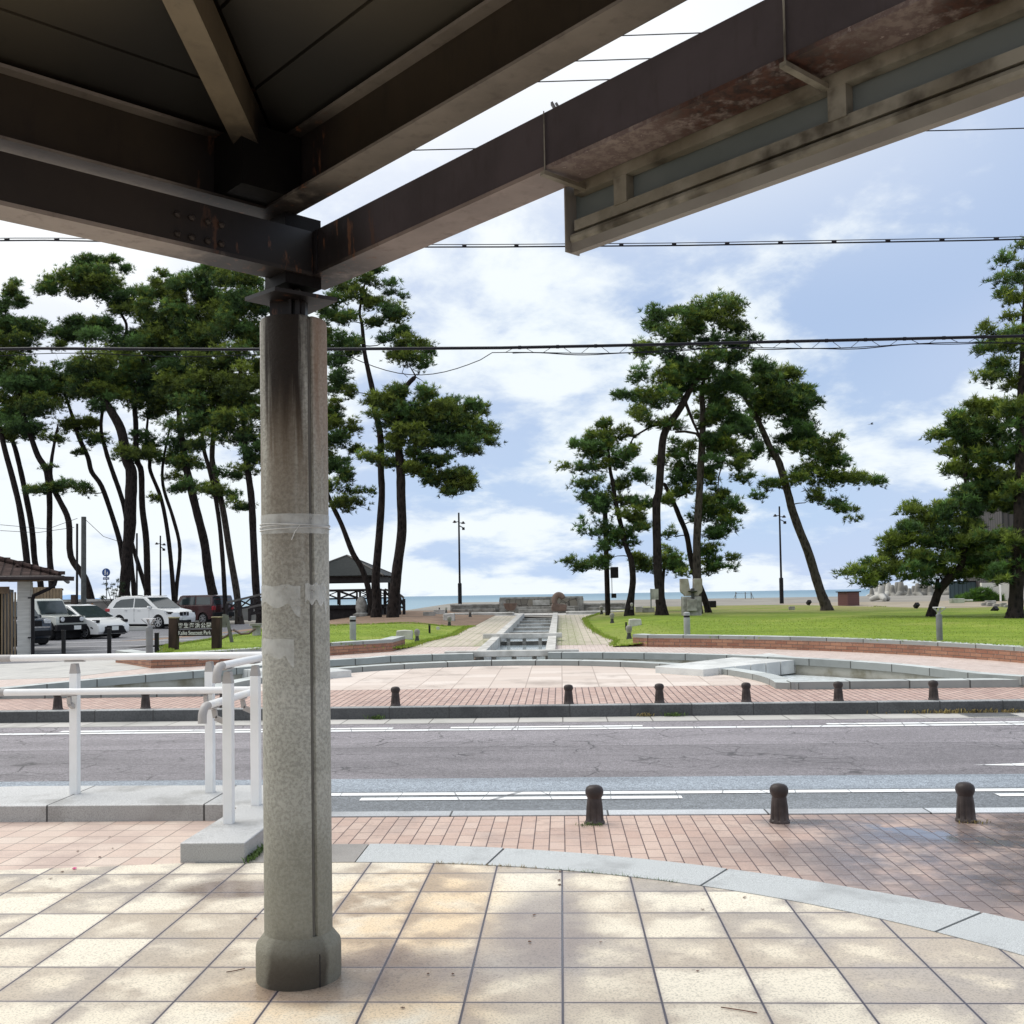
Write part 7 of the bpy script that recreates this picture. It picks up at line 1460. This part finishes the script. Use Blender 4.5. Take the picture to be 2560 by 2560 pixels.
# ------------------------------------------------------------------ sky, sun, camera
EL, AZ = R_(56), R_(-62)                                               # sun height; azimuth from +Y, negative = left
w = bpy.data.worlds.new('World'); SC.world = w; w.use_nodes = True; t = NT('', w)
sky = t.n('TexSky', sky_type='NISHITA', sun_disc=False, sun_elevation=EL, sun_rotation=AZ, altitude=0., air_density=1., dust_density=2., ozone_density=1.)
g = t.n('TexCoord').outputs['Generated']; x, y, z = t.sep(g)
zz = t.m_('ADD', t.m_('MAXIMUM', z, 0.), .30); px = t.m_('DIVIDE', x, zz); py = t.m_('DIVIDE', y, zz); P = t.n('CombineXYZ', i_0=px, i_1=py, i_2=.3).outputs[0]
az = t.m_('ARCTAN2', x, y)
P1 = t.mapv(P, (1.,.85,1), (0,0,R_(24)), (3.1,1.7,0)); n1 = t.noise(P1, 1.55, 9, .55, .15); n2 = t.noise(t.mapv(P,(1,1,1),(0,0,R_(-20)),(7,2,0)), 5.0, 8, .6, .2); n3 = t.noise(P1, .45, 3, .5)
f = t.m_('ADD', t.m_('MULTIPLY', n1, .70), t.m_('MULTIPLY', n2, .30))
left = t.ramp(az, .12, -.42); high = t.ramp(z, .24, .50)
f = t.m_('ADD', f, t.m_('ADD', t.m_('MULTIPLY', left, .04), t.m_('MULTIPLY', t.ramp(z,.0,.14,1.,0.), .035)))
cl_ = t.ramp(f, .475, .575); thick = t.ramp(n3, .36, .56)
blue = t.mix(.75, t.mix(1., sky.outputs[0], (1.,1.,1.), 'MULTIPLY'), (5.1,6.6,9.4)); blue = t.mix(t.ramp(z,.0,.25), (5.2,6.9,9.3), blue)
grey = (6.0,6.9,9.0); white = (9.2,9.9,10.3)
base = t.mix(t.m_('MULTIPLY', thick, .8), blue, grey); col = t.mix(cl_, base, white)
glow = t.m_('MULTIPLY', high, t.ramp(az, .62, .05)); glow = t.m_('MAXIMUM', glow, t.m_('MULTIPLY', t.ramp(az, -.14, -.44), t.ramp(z,.10,.32,.15,.9)))
col = t.mix(glow, col, (10.4,10.6,10.8)); zen = t.ramp(z, .55, .85); col = t.mix(zen, col, (8.5,9.0,9.8))
below = t.ramp(z, -.02, -.001, 1., 0.); col = t.mix(below, col, (2.4,2.7,2.9))
bg = t.n('Background'); t.put(bg.inputs[0], col); bg.inputs[1].default_value = .1; t.t.links.new(bg.outputs[0], t.n('OutputWorld').inputs[0])
w.cycles.sampling_method = 'MANUAL'; w.cycles.sample_map_resolution = 512
sl = bpy.data.lights.new('sun','SUN'); sl.energy = 2.5; sl.angle = R_(50); sl.color = (1.,.96,.88); so = bpy.data.objects.new('sun', sl); link(so)
d = Vector((math.sin(AZ)*math.cos(EL), math.cos(AZ)*math.cos(EL), math.sin(EL))); so.rotation_euler = d.to_track_quat('Z','Y').to_euler(); so.location = (0,0,20)
cam = bpy.data.cameras.new('camera'); co = bpy.data.objects.new('camera', cam); link(co); cam.sensor_width = 36; cam.lens = 36*F/2560; cam.shift_y = (CY-1280)/2560; cam.clip_start = .05; cam.clip_end = 20000
m = Matrix([[*CAMR[i],CP[i]] for i in range(3)]+[[0,0,0,1]]); co.matrix_world = m; SC.camera = co
SC.view_settings.view_transform = 'Standard'; SC.view_settings.look = 'None'; SC.view_settings.exposure = 0; SC.view_settings.gamma = 1
SC.render.engine = 'CYCLES'; SC.cycles.use_denoising = True; SC.cycles.max_bounces = 6; SC.cycles.transparent_max_bounces = 8
SC.render.resolution_x = 1024; SC.render.resolution_y = 1024
